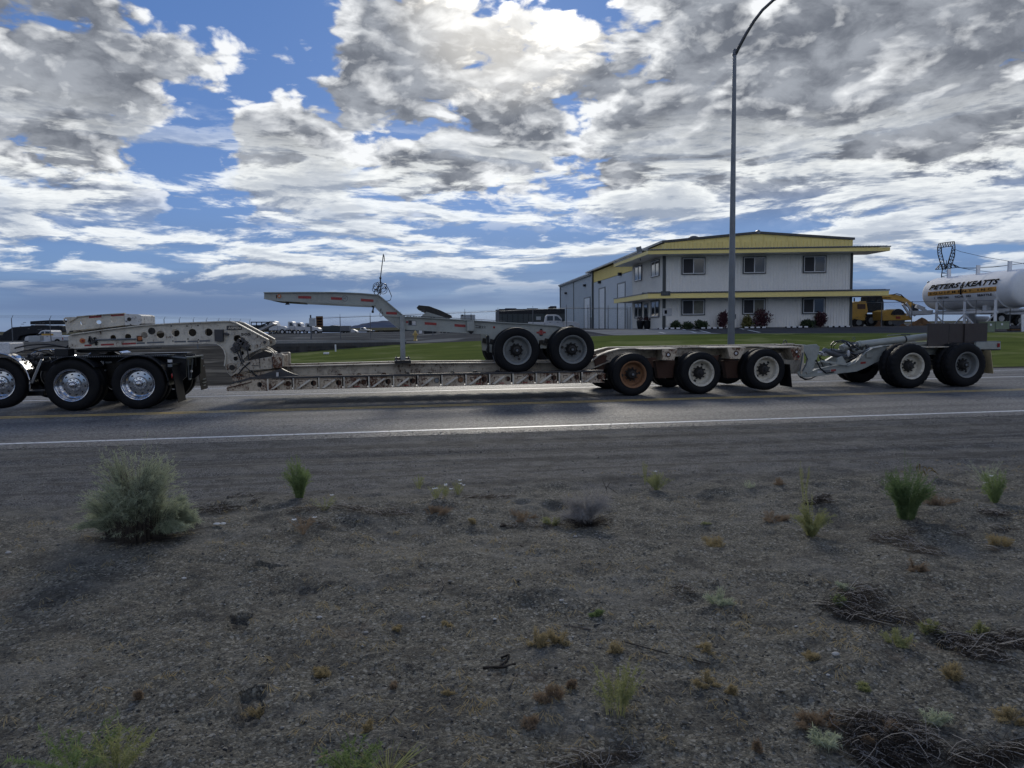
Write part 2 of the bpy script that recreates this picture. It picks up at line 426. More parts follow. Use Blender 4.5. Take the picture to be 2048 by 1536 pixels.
# ground colours
def m_asphalt():
    m, q, b = base_mat('wet_asphalt', (.05,.05,.05), .35)
    p = wpos(q)
    fine = q.noise(p, 46, 3, .8).outputs[0]
    mid = q.noise(p, 17, 4, .7).outputs[0]
    big = q.noise(q.map(p, sc=(.10,1.3,1)), 1.0, 5, .6).outputs[0]
    # wheel tracks run along the road
    sep = q.new('ShaderNodeSeparateXYZ'); q.put(sep.inputs[0], p)
    tr = q.noise(q.map(p, sc=(.012,1.1,1)), 1.0, 3, .5).outputs[0]
    gs = q.noise(p, 15, 3, .95).outputs[0]
    c = q.mix(q.rng(q.m('ADD', q.m('MULTIPLY', fine, .35), q.m('MULTIPLY', gs, .65)), .42, .60), (.010,.010,.011), (.27,.265,.255))
    st = q.vor(p, 130).outputs['Color']
    c = q.mix(q.rng(fine, .60, .70), c, (.34,.34,.34))
    c = q.mix(q.m('MULTIPLY', q.rng(big, .35, .65), .45), c, (.035,.036,.04))
    vc = q.vor(q.v('ADD', q.map(p, sc=(.22,.55,1)), q.v('SCALE', q.noise(p, .7, 5, .6).outputs['Color'], sc=.9)), 1.0, 'DISTANCE_TO_EDGE').outputs['Distance']
    crack = q.rng(vc, .0, .006, 1, 0)
    c = q.mix(q.m('MULTIPLY', crack, .8), c, (.012,.012,.013))
    q.put(b.inputs['Base Color'], c)
    wet = q.rng(q.m('ADD', q.m('MULTIPLY', tr, .7), q.m('MULTIPLY', big, .3)), .38, .62)
    q.put(b.inputs['Roughness'], q.m('ADD', q.m('MULTIPLY', wet, .14), .46))
    b.inputs['Specular IOR Level'].default_value = .28
    h = q.m('ADD', q.m('ADD', fine, q.m('MULTIPLY', mid, .8)), gs)
    bump(q, b, q.m('SUBTRACT', h, crack), 1.0, .02)
    return m
M['asphalt'] = m_asphalt()
def m_line(name, col):
    m, q, b = base_mat(name, col, .45)
    p = wpos(q)
    n = q.noise(p, 14, 6, .7).outputs[0]; f = q.noise(p, 80, 2, .5).outputs[0]
    k = q.rng(q.m('ADD', q.m('MULTIPLY', n, .6), q.m('MULTIPLY', f, .4)), .50, .60)
    q.put(b.inputs['Base Color'], q.mix(q.m('MULTIPLY', k, .75), col, (.06,.06,.065)))
    bump(q, b, f, .4, .004)
    return m
M['linewhite'] = m_line('white_road_paint', (.62,.63,.63))
M['lineyellow'] = m_line('yellow_road_paint', (.70,.47,.12))
def m_sand():
    m, q, b = base_mat('dark_gravelly_sand', (.1,.09,.08), .9, 0, .25)
    p = wpos(q); sep = q.new('ShaderNodeSeparateXYZ'); q.put(sep.inputs[0], p)
    big = q.noise(p, .9, 6, .6).outputs[0]
    mid = q.noise(p, 7, 6, .65).outputs[0]
    fine = q.noise(p, 95, 3, .7).outputs[0]
    vo = q.vor(p, 85); vcol = q.new('ShaderNodeSeparateColor'); q.l.new(vo.outputs['Color'], vcol.inputs[0])
    v2 = q.vor(p, 34); v2c = q.new('ShaderNodeSeparateColor'); q.l.new(v2.outputs['Color'], v2c.inputs[0])
    c = q.mix(q.rng(big, .32, .66), (.056,.051,.038), (.120,.107,.079))
    c = q.mix(q.m('MULTIPLY', q.rng(mid, .35, .65), .55), c, (.043,.041,.035))
    # grain: every small stone has its own tone
    c = q.mix(q.m('MULTIPLY', q.rng(vcol.outputs[0], .0, 1.0, smooth=False), .9), c, q.mix(vcol.outputs[1], (.007,.007,.006), (.30,.28,.22)))
    c = q.mix(q.m('MULTIPLY', q.rng(v2c.outputs[0], .58, .62), q.rng(v2.outputs['Distance'], .45, .35)), c, q.mix(v2c.outputs[1], (.018,.018,.018), (.27,.255,.215)))
    # greyer crushed gravel next to the road
    gr = q.rng(q.m('ADD', sep.outputs[1], q.m('MULTIPLY', q.m('SUBTRACT', big, .5), 2.5)), 6.7, 7.9)
    gcol = q.mix(vcol.outputs[2], (.008,.0085,.009), (.165,.163,.158))
    trk = q.noise(q.map(p, rot=(0,0,.02), sc=(.07,3.0,1)), 1.0, 7, .66, .5).outputs[0]
    gcol = q.mix(q.m('MULTIPLY', q.rng(trk, .50, .60), .6), gcol, (.020,.020,.020))
    c = q.mix(q.m('MULTIPLY', gr, .97), c, gcol)
    dk = q.noise(p, 2.6, 7, .66, .5).outputs[0]
    c = q.mix(q.m('MULTIPLY', q.rng(dk, .50, .62), .55), c, (.026,.025,.023))
    pl = q.noise(q.map(p, loc=(7,3,0)), 1.4, 6, .6).outputs[0]
    c = q.mix(q.m('MULTIPLY', q.rng(pl, .52, .66), .45), c, (.155,.148,.128))
    rb = q.noise(p, 1.7, 5, .6).outputs[0]
    c = q.mix(q.m('MULTIPLY', q.m('MULTIPLY', q.rng(rb, .60, .70), q.rng(sep.outputs[1], 4.0, 7.0, 1, 0)), .35), c, (.10,.062,.038))
    q.put(b.inputs['Base Color'], c)
    h = q.m('ADD', q.m('MULTIPLY', q.m('SUBTRACT', 1.0, vo.outputs['Distance']), .5), q.m('ADD', fine, q.m('MULTIPLY', mid, 1.4)))
    bump(q, b, h, .9, .012)
    return m
M['sand'] = m_sand()
def m_noise2(name, a, c_, sc=1.0, rough=1.0, bsc=60, bs=.5, spec=.0, third=None, aniso=1.0):
    m, q, b = base_mat(name, a, rough, 0, spec)
    p = wpos(q)
    n = q.noise(q.map(p, sc=(aniso,1,1)), sc, 7, .68).outputs[0]; f = q.noise(q.map(p, sc=(aniso,1,1)), bsc, 3, .6).outputs[0]
    c = q.mix(q.rng(n, .3, .7), a, c_)
    c = q.mix(q.m('MULTIPLY', q.rng(f, .3, .7), .5), c, tuple(x*.5 for x in a))
    if third: c = q.mix(q.rng(q.noise(p, sc*.3, 4, .5).outputs[0], .52, .62), c, third)
    q.put(b.inputs['Base Color'], c); bump(q, b, f, bs, .02)
    return m
M['yard'] = m_noise2('gravel_yard', (.125,.125,.12), (.055,.055,.053), .5, bsc=5, third=(.18,.18,.17), aniso=.3)
M['drive'] = m_noise2('dirt_drive', (.095,.088,.075), (.030,.028,.025), 1.3, bsc=9, bs=1.0, third=(.13,.12,.10), aniso=.35)
M['lot'] = m_noise2('parking_asphalt', (.085,.085,.09), (.06,.06,.063), .4, .6, bsc=40)
M['concrete'] = m_noise2('pale_concrete', (.30,.30,.29), (.22,.22,.215), .6, .8, bsc=30)
M['field'] = m_noise2('dry_field', (.12,.11,.07), (.08,.08,.055), .02, bsc=2)
M['lawn'] = m_noise2('lawn_green', (.150,.178,.050), (.085,.110,.034), .9, 1.0, aniso=.25, bsc=45, bs=.9, third=(.165,.180,.070))
M['blockwall'] = paint('dark_block_wall', (.045,.045,.047), .8, amt=.4, sc=2)
# ------------------------------------------------------------------ terrain
def sm(t): t = min(1, max(0, t)); return t*t*(3-2*t)
def lerp(a, b, t): return a+(b-a)*t
def zlawn(x):
    P = [(-40, .35), (-7, .05), (0.2, .55), (13.5, .95), (22, .98), (36, .87), (60, .8)]
    if x <= P[0][0]: return P[0][1]
    for (a, za), (b, zb) in zip(P, P[1:]):
        if x <= b: return lerp(za, zb, (x-a)/(b-a))
    return P[-1][1]
def zyard(x):
    return lerp(.60, 1.22, sm((x+1)/17)) if x > -6 else .60
def xedge(y):
    return lerp(-3.8, -7.3, min(1, max(0, (y-22.6)/26)))
def zg(x, y):
    if y <= 22.6: return 0.0
    yl = 48 - .12*max(-10, min(x, 60))
    t = (y-22.6)/(yl-22.6)
    if t <= 1:
        e = sm((xedge(y)+.15-x)/1.6)
        return lerp(zlawn(x)*(t**1.25), zyard(x)*sm(t), e)
    if x < -7.2: return zyard(x)
    return lerp(zlawn(x), zyard(x), sm((y-yl)/9)) if x > 0.2 else zyard(x)

def grid(name, xs, ts, fy, mat, dz=0.0, fx=None, **kw):
    fx = fx or (lambda x, t: x)
    V = [(fx(x, t), fy(fx(x, t), t), zg(fx(x, t), fy(fx(x, t), t)+(1e-4))+dz) for t in ts for x in xs]
    n = len(xs)
    F = [(j*n+i, j*n+i+1, (j+1)*n+i+1, (j+1)*n+i) for j in range(len(ts)-1) for i in range(n-1)]
    return np_obj(name, V, F, mat, smooth=True, **kw)
def lin(a, b, n): return [a+(b-a)*i/n for i in range(n+1)]
YL = lambda x: 48 - .12*max(-10, min(x, 60))
S = dict(kind='structure')
XE = lambda x, t: lerp(xedge(lerp(23.15, 48.9, t)), 90, x)
grid('lawn', lin(0, 1, 110), lin(0, 1, 24), lambda x, t: lerp(23.15, YL(x)-.02, t), M['lawn'], fx=XE, **S)
grid('dirt_drive', [1-(1-q)**2 for q in lin(0, 1, 70)], lin(0, 1, 24), lambda x, t: lerp(23.15, YL(x)-.02, t), M['drive'], fx=lambda x, t: lerp(-220, xedge(lerp(23.15, 48.9, t)), x), **S)
grid('road_verge', lin(-220, 90, 120), lin(0, 1, 2), lambda x, t: lerp(22.62, 23.15, t), M['drive'], **S)
grid('gravel_yard', lin(-220, 13.2, 60), lin(0, 1, 30), lambda x, t: lerp(YL(x)+(.22 if -6.5 < x < .3 else 0), 170, t*t), M['yard'], **S)
grid('parking_lot', lin(13.2, 90, 60), lin(0, 1, 14), lambda x, t: lerp(YL(x), 72-.12*x+(x-13.2)*0.0, t), M['lot'], **S)
grid('back_yard', lin(13.2, 400, 60), lin(0, 1, 14), lambda x, t: lerp(72-.12*x, 170, t) if x <= 90 else lerp(61.2, 170, t), M['yard'], dz=-.02, **S)
grid('field', lin(-2500, 3000, 30), [0, .03, .1, .3, 1], lambda x, t: lerp(170, 3500, t), M['field'], dz=-.05, **S)
grid('side_field', [90, 200, 500, 1200], lin(0, 1, 6), lambda x, t: lerp(22.62, 61.4, t), M['field'], dz=-.04, **S)
# pale concrete apron before the workshop doors
grid('concrete_apron', lin(14.0, 21.0, 10), lin(0, 1, 8), lambda x, t: lerp(YL(x)+.3, 62, t), M['concrete'], dz=.012, **S)
# road
X0, X1 = -400, 900
NW, YEL, FW, RE = 11.8, 15.45, 19.05, 22.6
MB().add([(X0, 11.25, 0), (X1, 11.25, 0), (X1, RE, 0), (X0, RE, 0), (X0, 11.25, -.1), (X1, 11.25, -.1)],
         [(0,1,2,3), (4,5,1,0)]).build('road', M['asphalt'], kind='structure')
def line(y0, y1, mat, name='road_marking'):
    MB().add([(X0, y0, .004), (X1, y0, .004), (X1, y1, .004), (X0, y1, .004)], [(0,1,2,3)]).build(name, mat, kind='structure')
line(NW-.06, NW+.06, M['linewhite']); line(FW-.06, FW+.06, M['linewhite'])
line(YEL-.16, YEL-.06, M['lineyellow']); line(YEL+.06, YEL+.16, M['lineyellow'])
line(21.6, 21.7, M['linewhite'])

# foreground sand: fine relief, a low berm along the verge, boot prints
prints = []
for (px, py, yaw, L) in [(536, 1138, 1.3, .27), (478, 1242, .10, .30), (503, 1412, .12, .31)]:
    p = onZ(px, py, .0); prints.append((p.x, p.y, yaw, L))
def zn(x, y):
    x = np.asarray(x, float); y = np.asarray(y, float)
    z = .085*fbm(x*.32+9, y*.5+4, 3)+.048*fbm(x*1.3, y*1.8, 3)+.026*fbm(x*5, y*6, 4)+.009*fbm(x*24, y*26, 3)
    ridge = np.exp(-((y-6.55-.35*np.sin(x*.45)-.25*fbm(x*.7, y*0+3, 2))/.42)**2)
    z = z+.055*ridge*(.6+fbm(x*2.2, y*3, 3))
    z = z+.05*np.exp(-((y-5.6)/1.3)**2)*np.clip((x-1.2)/3, 0, 1)
    # shoulder: graded flat with shallow wheel ruts running along the road
    s = np.clip((y-7.2)/1.6, 0, 1); s = s*s*(3-2*s)
    rut = .034*(vnoise(y*3.3+.06*x, x*.13+7)-.5)+.022*(vnoise(y*8+.3*x, x*.35)-.5)+.008*fbm(x*12, y*16, 3)
    z = z*(1-s)+s*(rut-.02*(11.3-y)/3)
    e = np.clip((11.28-y)/.12, 0, 1)
    z = (z-.012)*np.clip((11.28-y)/.5, 0, 1)-.004
    for (cx, cy, a, L) in prints:
        dx = x-cx; dy = y-cy
        u = dx*cos(a)+dy*sin(a); v = -dx*sin(a)+dy*cos(a)
        w = .050-.012*np.cos(v/L*6.0+.5)
        d = np.sqrt((u/w)**2*.7+(v/(L*.5))**4)
        k = np.clip((1.06-d)/.11, 0, 1); k = k*k*(3-2*k)
        tread = .004*np.sign(np.sin(v*210))
        rim = np.exp(-((d-1.18)/.13)**2)
        z = z-k*(.044+tread*1.3-.018*v/L)+.014*rim
    return z
def fan(name, mat):
    nr, nc = 430, 620
    tj = np.linspace(0, 1, nr); Y = 1.3*(11.3/1.3)**tj
    si = np.linspace(-1, 1, nc)
    YY, SS = np.meshgrid(Y, si, indexing='ij')
    XX = YY*.19+SS*(YY*1.02+1.2)
    ZZ = zn(XX, YY)
    V = np.stack([XX, YY, ZZ], -1).reshape(-1, 3)
    i = np.arange(nr-1)[:,None]*nc+np.arange(nc-1)[None,:]
    F = np.stack([i, i+1, i+1+nc, i+nc], -1).reshape(-1, 4)
    return np_obj(name, V, F, mat, smooth=True, kind='structure')
fan('sandy_ground', M['sand'])
# plain sand carries on outside the detailed patch
MB().add([(-400, -60, -.09), (900, -60, -.09), (900, 11.25, -.09), (-400, 11.25, -.09)], [(0,1,2,3)]).build('ground', M['sand'], kind='structure')

# loose stones, thousands of them
def pebbles(name, n, smin, smax, mat, seed, ymin=1.6, ymax=10.8, lift=.2):
    r = np.random.RandomState(seed)
    base = np.array([(0,0,1),(.9,0,.2),(.3,.85,.15),(-.75,.5,.2),(-.7,-.55,.1),(.3,-.85,.25),(0,0,-.8)], float)
    fc = np.array([(0,1,2),(0,2,3),(0,3,4),(0,4,5),(0,5,1),(6,2,1),(6,3,2),(6,4,3),(6,5,4),(6,1,5)])
    y = ymin*(ymax/ymin)**(r.rand(n)**.8); x = y*.19+(r.rand(n)*2-1)*(y*.95+.3)
    cl = vnoise(x*1.6+seed, y*1.6) ; keep = r.rand(n) < .25+cl*.9
    for (cx, cy, a, L) in prints: keep &= ((x-cx)**2+(y-cy)**2) > (L*.5)**2
    x, y = x[keep], y[keep]; n = len(x)
    s = smin*(smax/smin)**(r.rand(n)**2.6)
    a = r.rand(n)*2*pi; ca, sa = np.cos(a), np.sin(a)
    b = base[None]*(1+.35*(r.rand(n, 7, 3)-.5))*s[:,None,None]*np.stack([r.rand(n)*.6+.8, r.rand(n)*.5+.6, r.rand(n)*.3+.35], -1)[:,None,:]
    vx = b[...,0]*ca[:,None]-b[...,1]*sa[:,None]+x[:,None]; vy = b[...,0]*sa[:,None]+b[...,1]*ca[:,None]+y[:,None]
    vz = b[...,2]+(zn(x, y)+s*lift)[:,None]
    V = np.stack([vx, vy, vz], -1).reshape(-1, 3); F = (fc[None]+7*np.arange(n)[:,None,None]).reshape(-1, 3)
    return np_obj(name, V, F, mat, kind='stuff', label='loose small stones scattered over the dark sandy ground')
def m_stone(name, a, b_):
    m, q, b = base_mat(name, a, .85, 0, .3)
    p = wpos(q); v = q.vor(p, 40)
    s = q.new('ShaderNodeSeparateColor'); q.l.new(v.outputs['Color'], s.inputs[0])
    q.put(b.inputs['Base Color'], q.mix(s.outputs[0], a, b_)); return m
M['stone'] = m_stone('mixed_gravel', (.022,.022,.022), (.25,.235,.20))
M['palestone'] = m_stone('pale_stone', (.26,.25,.23), (.48,.46,.42))
pebbles('gravel', 60000, .0022, .010, M['stone'], 1)
pebbles('coarse_gravel', 2600, .007, .019, M['stone'], 2)
pebbles('pale_gravel', 1500, .0035, .011, M['palestone'], 5)

# gravel spilling over the broken asphalt edge, and a crack across the lane
rs_ = np.random.RandomState(9); n_ = 7000; X_ = rs_.rand(n_)*44-16; Y_ = 11.27+np.abs(rs_.normal(size=n_))*.13*(.3+1.6*vnoise(X_*.7, X_*0)); Z_ = np.full(n_, .003); s_ = .006+.010*rs_.rand(n_)**2
bs_ = np.array([(0,0,.7),(1,0,.1),(0,1,.1),(-1,0,.1),(0,-1,.1)]); fs_ = np.array([(0,1,2),(0,2,3),(0,3,4),(0,4,1)])
V_ = bs_[None]*(1+.5*(rs_.rand(n_, 5, 3)-.5))*s_[:,None,None]+np.stack([X_, Y_, Z_], -1)[:,None,:]
np_obj('spilled_gravel', V_.reshape(-1, 3), (fs_[None]+5*np.arange(n_)[:,None,None]).reshape(-1, 3), M['stone'], kind='stuff', label='gravel spilled over the broken edge of the asphalt')
b = MB()
pc = [onZ(x, y) for x, y in ((1600,793),(1628,799),(1650,808),(1672,812),(1700,822),(1722,826),(1745,836))]
for a, c in zip(pc, pc[1:]):
    w = Vector((.012, .02, 0)); z = Vector((0,0,.002)); b.add([a-w+z, c-w+z, c+w+z, a+w+z], [(0,1,2,3)])
M['tar'] = simple('tar_filled_crack', (.010,.010,.011), .7, 0, .2)
b.build('road_crack', M['tar'], kind='structure')
# ------------------------------------------------------------------ wheels
def tyre_prof(R, rim, w, y0):
    return [(rim, y0+.025), (rim+.03, y0+.008), (lerp(rim, R, .5), y0-.006), (R-.055, y0+.006), (R-.022, y0+.022), (R-.006, y0+.045),
            (R, y0+.07), (R, y0+w*.36), (R-.014, y0+w*.37), (R-.014, y0+w*.41), (R, y0+w*.42), (R, y0+w*.58), (R-.014, y0+w*.59), (R-.014, y0+w*.63), (R, y0+w*.64),
            (R, y0+w-.07), (R-.006, y0+w-.045), (R-.022, y0+w-.022), (R-.055, y0+w-.006), (lerp(rim, R, .5), y0+w+.006), (rim, y0+w-.02)]
def wheel(parent, c, R, rim, near, kind, dual=True, blocks=0, spin=0.0, label=None, w=.26, simple_far=False):
    """c = centre of the outer face; near: outer face looks to -Y, else to +Y"""
    s = 1 if near else -1
    c = Vector(c)
    wm = {'alu': 'chrome', 'grey': 'wheelgrey', 'white': 'wheelwhite', 'rust': 'wheelrust'}[kind]
    nd = node('wheel', parent, c)
    if label: nd['label'] = label
    for k in range(2 if dual else 1):
        b = MB(); y0 = k*(w+.05)
        pr = tyre_prof(R, rim, w, y0)
        rj = None
        if blocks: rj = lambda j, i: (-.016 if (j in (4,5,6,15,16,17) and i % 4 == 0) or (j in (7,8,11,14) and i % 4 == 2 and False) else 0)
        b.lathe([(r, c.y*0+s*y) for r, y in pr], c, 96 if blocks else 72, rj=rj)
        if s < 0: b.f = [f[::-1] for f in b.f]
        b.build('tyre', M['rubber'], nd, smooth=34)
    if simple_far:
        b = MB().lathe([(0, s*(.2)), (rim*.6, s*.2), (rim, s*.01)], c, 24)
        b.build('rim', M['hub'], nd, smooth=40); return nd
    # rim: outer lip, dished barrel, disc with hand holes
    disc = .135 if dual else -.0
    d0 = .15 if kind == 'alu' else .20
    pr = [(rim+.016, .012), (rim+.012, .000), (rim-.004, .004), (rim-.012, .022), (rim-.028, .034), (rim-.034, .085), (rim-.045, d0-.02), (rim-.075, d0), (.150, d0-.008), (.145, d0-.03), (0, d0-.03)]
    b = MB().lathe([(r, s*y) for r, y in pr], c, 48)
    if s < 0: b.f = [f[::-1] for f in b.f]
    b.build('rim', M[wm], nd, smooth=38)
    hb = MB(); nuts = MB(); holes = MB()
    Y = lambda y: c.y+s*y
    P = lambda r, a, y: (c.x+r*cos(a), Y(y), c.z+r*sin(a))
    if kind == 'alu':
        q = MB().lathe([(0, s*-.005), (.035, s*.0), (.062, s*.018), (.068, s*.04), (.07, s*d0)], c, 28)
        if s > 0: pass
        else: q.f = [f[::-1] for f in q.f]
        q.build('hub_cap', M['chrome'], nd, smooth=50)
        hb.lathe([(.075, s*.10), (.128, s*.105), (.135, s*.12), (.14, s*.15)], c, 28)
        hb.build('hub', M['alu'], nd, smooth=40)
        for i in range(10):
            a = 2*pi*i/10+spin; nuts.cyl(P(.108, a, .15), P(.108, a, .085), .014, n=8)
            a += pi/10; holes.cyl(P(.205, a, .16), P(.205, a, .146), .024, n=12)
        nuts.build('wheel_nuts', M['chrome'], nd)
    else:
        hb.lathe([(0, s*.03), (.04, s*.03), (.048, s*.045), (.055, s*.06), (.085, s*.065), (.092, s*.09), (.11, s*.105), (.13, s*.16), (.15, s*.20)], c, 20)
        if s < 0: hb.f = [f[::-1] for f in hb.f]
        hb.build('hub', M['hub'], nd, smooth=35)
        cp = MB().lathe([(0, s*.022), (.026, s*.022), (.030, s*.032)], c, 14)
        cp.build('hub_cap', M['galv'] if kind != 'white' else M['hub'], nd, smooth=30)
        for i in range(10):
            a = 2*pi*i/10+spin; nuts.cyl(P(.145, a, .20), P(.145, a, .135), .019, n=6)
        nuts.build('wheel_nuts', M['hub'], nd)
        for i in range(2):
            a = spin+pi*i; holes.cyl(P(.212, a, .21), P(.212, a, .194), .034, n=12)
    holes.build('hand_holes', M['grease'], nd)
    return nd
YN = 16.38                       # near face of the wheels
YF = YN+2.55
def wheel_pair(parent, px, py, R, rim, kind, z=None, Yn=YN, Yf=YF, **kw):
    p = onY(px, py, Yn); z = p.z if z is None else z
    wheel(parent, (p.x, Yn, z), R, rim, True, kind, **kw)
    kw.pop('label', None)
    wheel(parent, (p.x, Yf, z), R, rim, False, 'grey', simple_far=True, **{k: v for k, v in kw.items() if k != 'spin'})
    return p
def axle(parent, x, z, y0, y1):
    MB().cyl((x, y0, z), (x, y1, z), .065, n=10).build('axle', M['grease'], parent, smooth=40)
def tapes(parent, pts, Y, th=.003):
    for (x0, y0, x1, y1, h, mt) in pts:
        a, b = onY(x0, y0, Y), onY(x1, y1, Y); hz = h*Y/1479/.99/2
        MB().prism([(a.x, a.z-hz), (b.x, b.z-hz), (b.x, b.z+hz), (a.x, a.z+hz)], Y-th, Y).build('reflective_tape', M[mt], parent)

# ================================================================== tractor unit (rear half is in the picture)
TY = YN-.02
trac = thing('tractor_unit', 'rear end of the black tractor unit with chrome wheels and fender pulling the long trailer', 'truck', (onY(205, 770, TY).x, TY+1.2, 0))
for px, lb in ((142.5, None), (275.8, None)):
    p = wheel_pair(trac, px, 771.5, .535, .325, 'alu', z=.535, Yn=TY, spin=.15)
    axle(trac, p.x, .535, TY+.15, YF-.1)
# lifted third axle
pl = onY(-6, 757, TY)
wheel(trac, (pl.x, TY+.02, .60), .52, .31, True, 'alu', dual=False)
wheel(trac, (pl.x, YF, .60), .52, .31, False, 'grey', dual=False, simple_far=True)
zx = lambda px, py, Y=TY: onY(px, py, Y)
# chrome quarter fender over the lifted wheel
def fender(parent, cx, cz, r, a0, a1, y0, y1, mat, name='fender', th=.012, flat=0):
    b = MB(); n = 16
    for i in range(n):
        t0, t1 = lerp(a0, a1, i/n), lerp(a0, a1, (i+1)/n)
        b.add([(cx+r*cos(t0), y0, cz+r*sin(t0)), (cx+r*cos(t1), y0, cz+r*sin(t1)), (cx+r*cos(t1), y1, cz+r*sin(t1)), (cx+r*cos(t0), y1, cz+r*sin(t0)),
               (cx+(r-th)*cos(t0), y0, cz+(r-th)*sin(t0)), (cx+(r-th)*cos(t1), y0, cz+(r-th)*sin(t1)), (cx+(r-th)*cos(t1), y1, cz+(r-th)*sin(t1)), (cx+(r-th)*cos(t0), y1, cz+(r-th)*sin(t0))],
              [(3,2,1,0), (4,5,6,7), (0,1,5,4), (2,3,7,6)])
    # rolled edge
    path = [(cx+r*cos(lerp(a0, a1, i/n)), y0, cz+r*sin(lerp(a0, a1, i/n))) for i in range(n+1)]
    b.tube(path, .014)
    return b.build(name, mat, parent, smooth=60)
fender(trac, pl.x, .60, .62, rad(-12), rad(140), TY-.03, TY+.36, M['chrome'])
fender(trac, pl.x+.05, .60, .63, rad(-5), rad(140), YF-.42, YF+.05, M['chrome'])
dr = onY(142, 771, TY).x
fender(trac, dr+.0, .535, .68, rad(60), rad(135), YF-.62, YF, M['chrome'])
# frame rails, cross members, deck plate
xa, xb = onY(-60, 700, TY+.9).x, onY(372, 720, TY+.9).x
for y in (TY+.88, TY+1.72):
    MB().bb((xa, y-.04, .80), (xb, y+.04, 1.08)).build('frame_rail', M['black'], trac, bev=.008)
b = MB()
for i in range(7):
    x = lerp(xa, xb-.1, i/6); b.bb((x-.05, TY+.925, .84), (x+.05, TY+1.675, 1.04))
b.build('cross_members', M['black'], trac)
x0, x1 = onY(108, 712, TY+.3).x, onY(335, 712, TY+.3).x
MB().bb((x0, TY+.28, 1.085), (x1, TY+.82, 1.115)).build('deck_plate', M['black'], trac, bev=.004)
MB().bb((x0, TY+1.78, 1.085), (x1, TY+2.3, 1.115)).build('deck_plate', M['black'], trac, bev=.004)
b = MB()
for i in range(52):
    x = lerp(x0+.02, x1-.02, i/51); b.box((x, TY+.275, 1.106), (.018, .012, .028))
b.build('deck_tread', M['galvdark'], trac)
# black tank and boxes between the axles
MB().bb((onY(108, 700, TY+.3).x, TY+.3, 1.12), (onY(136, 700, TY+.3).x, TY+.62, 1.28)).build('tool_box', M['black'], trac, bev=.012)
w_ = onY(8, 690, TY+.3)
MB().bb((w_.x-1.2, TY+.3, 1.20), (onY(19, 690, TY+.3).x, TY+.9, 1.42)).build('white_side_box', M['tapewhite'], trac, bev=.02)
# slanting chrome stay ahead of the drive wheels
MB().bar(zx(84, 719), zx(64, 766), .035, .05).build('fender_stay', M['chrome'], trac, bev=.004)
MB().bb((onY(48, 770, TY+.4).x, TY+.4, .30), (onY(86, 770, TY+.4).x, TY+.9, .40)).build('step_box', M['black'], trac, bev=.01)
# thin black mud guards over the drive wheels
for px in (142.5, 275.8):
    c = onY(px, 771.5, TY)
    fender(trac, c.x, .535, .585, rad(38), rad(128), TY+.0, TY+.56, M['black'], name='mudguard', th=.006)
c = onY(275.8, 771.5, TY)
fender(trac, c.x, .535, .60, rad(-5), rad(70), TY-.01, TY+.58, M['black'], name='mudguard', th=.008)
# suspension between the axles
b = MB(); xm = (onY(142.5, 771, TY).x+c.x)/2
b.box((xm, TY+.8, .72), (.42, .12, .5)); b.cyl((xm-.2, TY+.7, .5), (xm+.2, TY+.7, .5), .06)
b.bar((xm-.6, TY+.72, .54), (xm+.6, TY+.72, .54), .09, .11); b.cyl((xm-.42, TY+.75, .55), (xm-.42, TY+.75, .85), .11); b.cyl((xm+.42, TY+.75, .55), (xm+.42, TY+.75, .85), .11)
b.build('suspension', M['grease'], trac, smooth=40)
b = MB()
for i, (px, py) in enumerate(((199, 757), (206, 756), (201, 786), (213, 782), (216, 769))):
    q = onY(px, py, TY+.55); b.ball(q, .012+.006*(i % 2), 8)
b.build('air_fittings', M['chrome'], trac, smooth=50)
MB().bb((onY(200, 729, TY+.6).x, TY+.62, .93), (onY(207, 729, TY+.6).x, TY+.64, 1.0)).build('label_plate', M['tapewhite'], trac)
MB().bb((onY(210, 729, TY+.6).x, TY+.62, .95), (onY(223, 729, TY+.6).x, TY+.64, .98)).build('label_plate', M['galv'], trac)
# fifth wheel: plate, pivots, base
fx0, fx1 = onY(166, 697, TY+1.2).x, onY(253, 697, TY+1.2).x
b = MB().prism([(fx0, 1.205), (fx0+.1, 1.175), (fx1-.35, 1.165), (fx1-.05, 1.205), (fx1, 1.225), (fx1-.08, 1.245), (fx0+.04, 1.245)], TY+.8, TY+1.8)
b.build('fifth_wheel_plate', M['grease'], trac, bev=.006)
b = MB()
for y in (TY+.84, TY+1.76): b.prism([(fx0+.2, 1.09), (fx1-.3, 1.09), (fx1-.48, 1.17), (fx0+.36, 1.17)], y-.05, y+.05)
b.bb((fx0-.1, TY+.8, 1.085), (fx1+.2, TY+1.8, 1.10))
b.build('fifth_wheel_base', M['grease'], trac)
# rear end of the frame: tapering tail plate with pale edges, hanging bracket
ta, tb, tc_, td = onY(313, 711, TY+.6), onY(365, 716, TY+.6), onY(389, 721.5, TY+.75), onY(389, 727, TY+.75)
b = MB()
for y in (TY+.62, TY+1.95):
    b.bar((ta.x, y, 1.10), (onY(372, 721, y).x, y, 1.035), .035, .035)
b.bar((onY(372, 721, TY+.62).x, TY+.62, 1.035), (onY(372, 721, TY+.62).x+.02, TY+1.95, 1.035), .035, .035)
b.build('tail_rails', M['galv'], trac, bev=.004)
xe = onY(372, 721, TY+.62).x
MB().prism([(xe-.55, 1.07), (xe, 1.03), (xe-.02, .62), (xe-.16, .50), (xe-.42, .55)], TY+.66, TY+.72).build('tail_plate', M['black'], trac, bev=.004)
MB().prism([(xe-.55, 1.07), (xe, 1.03), (xe-.02, .62), (xe-.16, .50), (xe-.42, .55)], TY+1.85, TY+1.91).build('tail_plate', M['black'], trac, bev=.004)
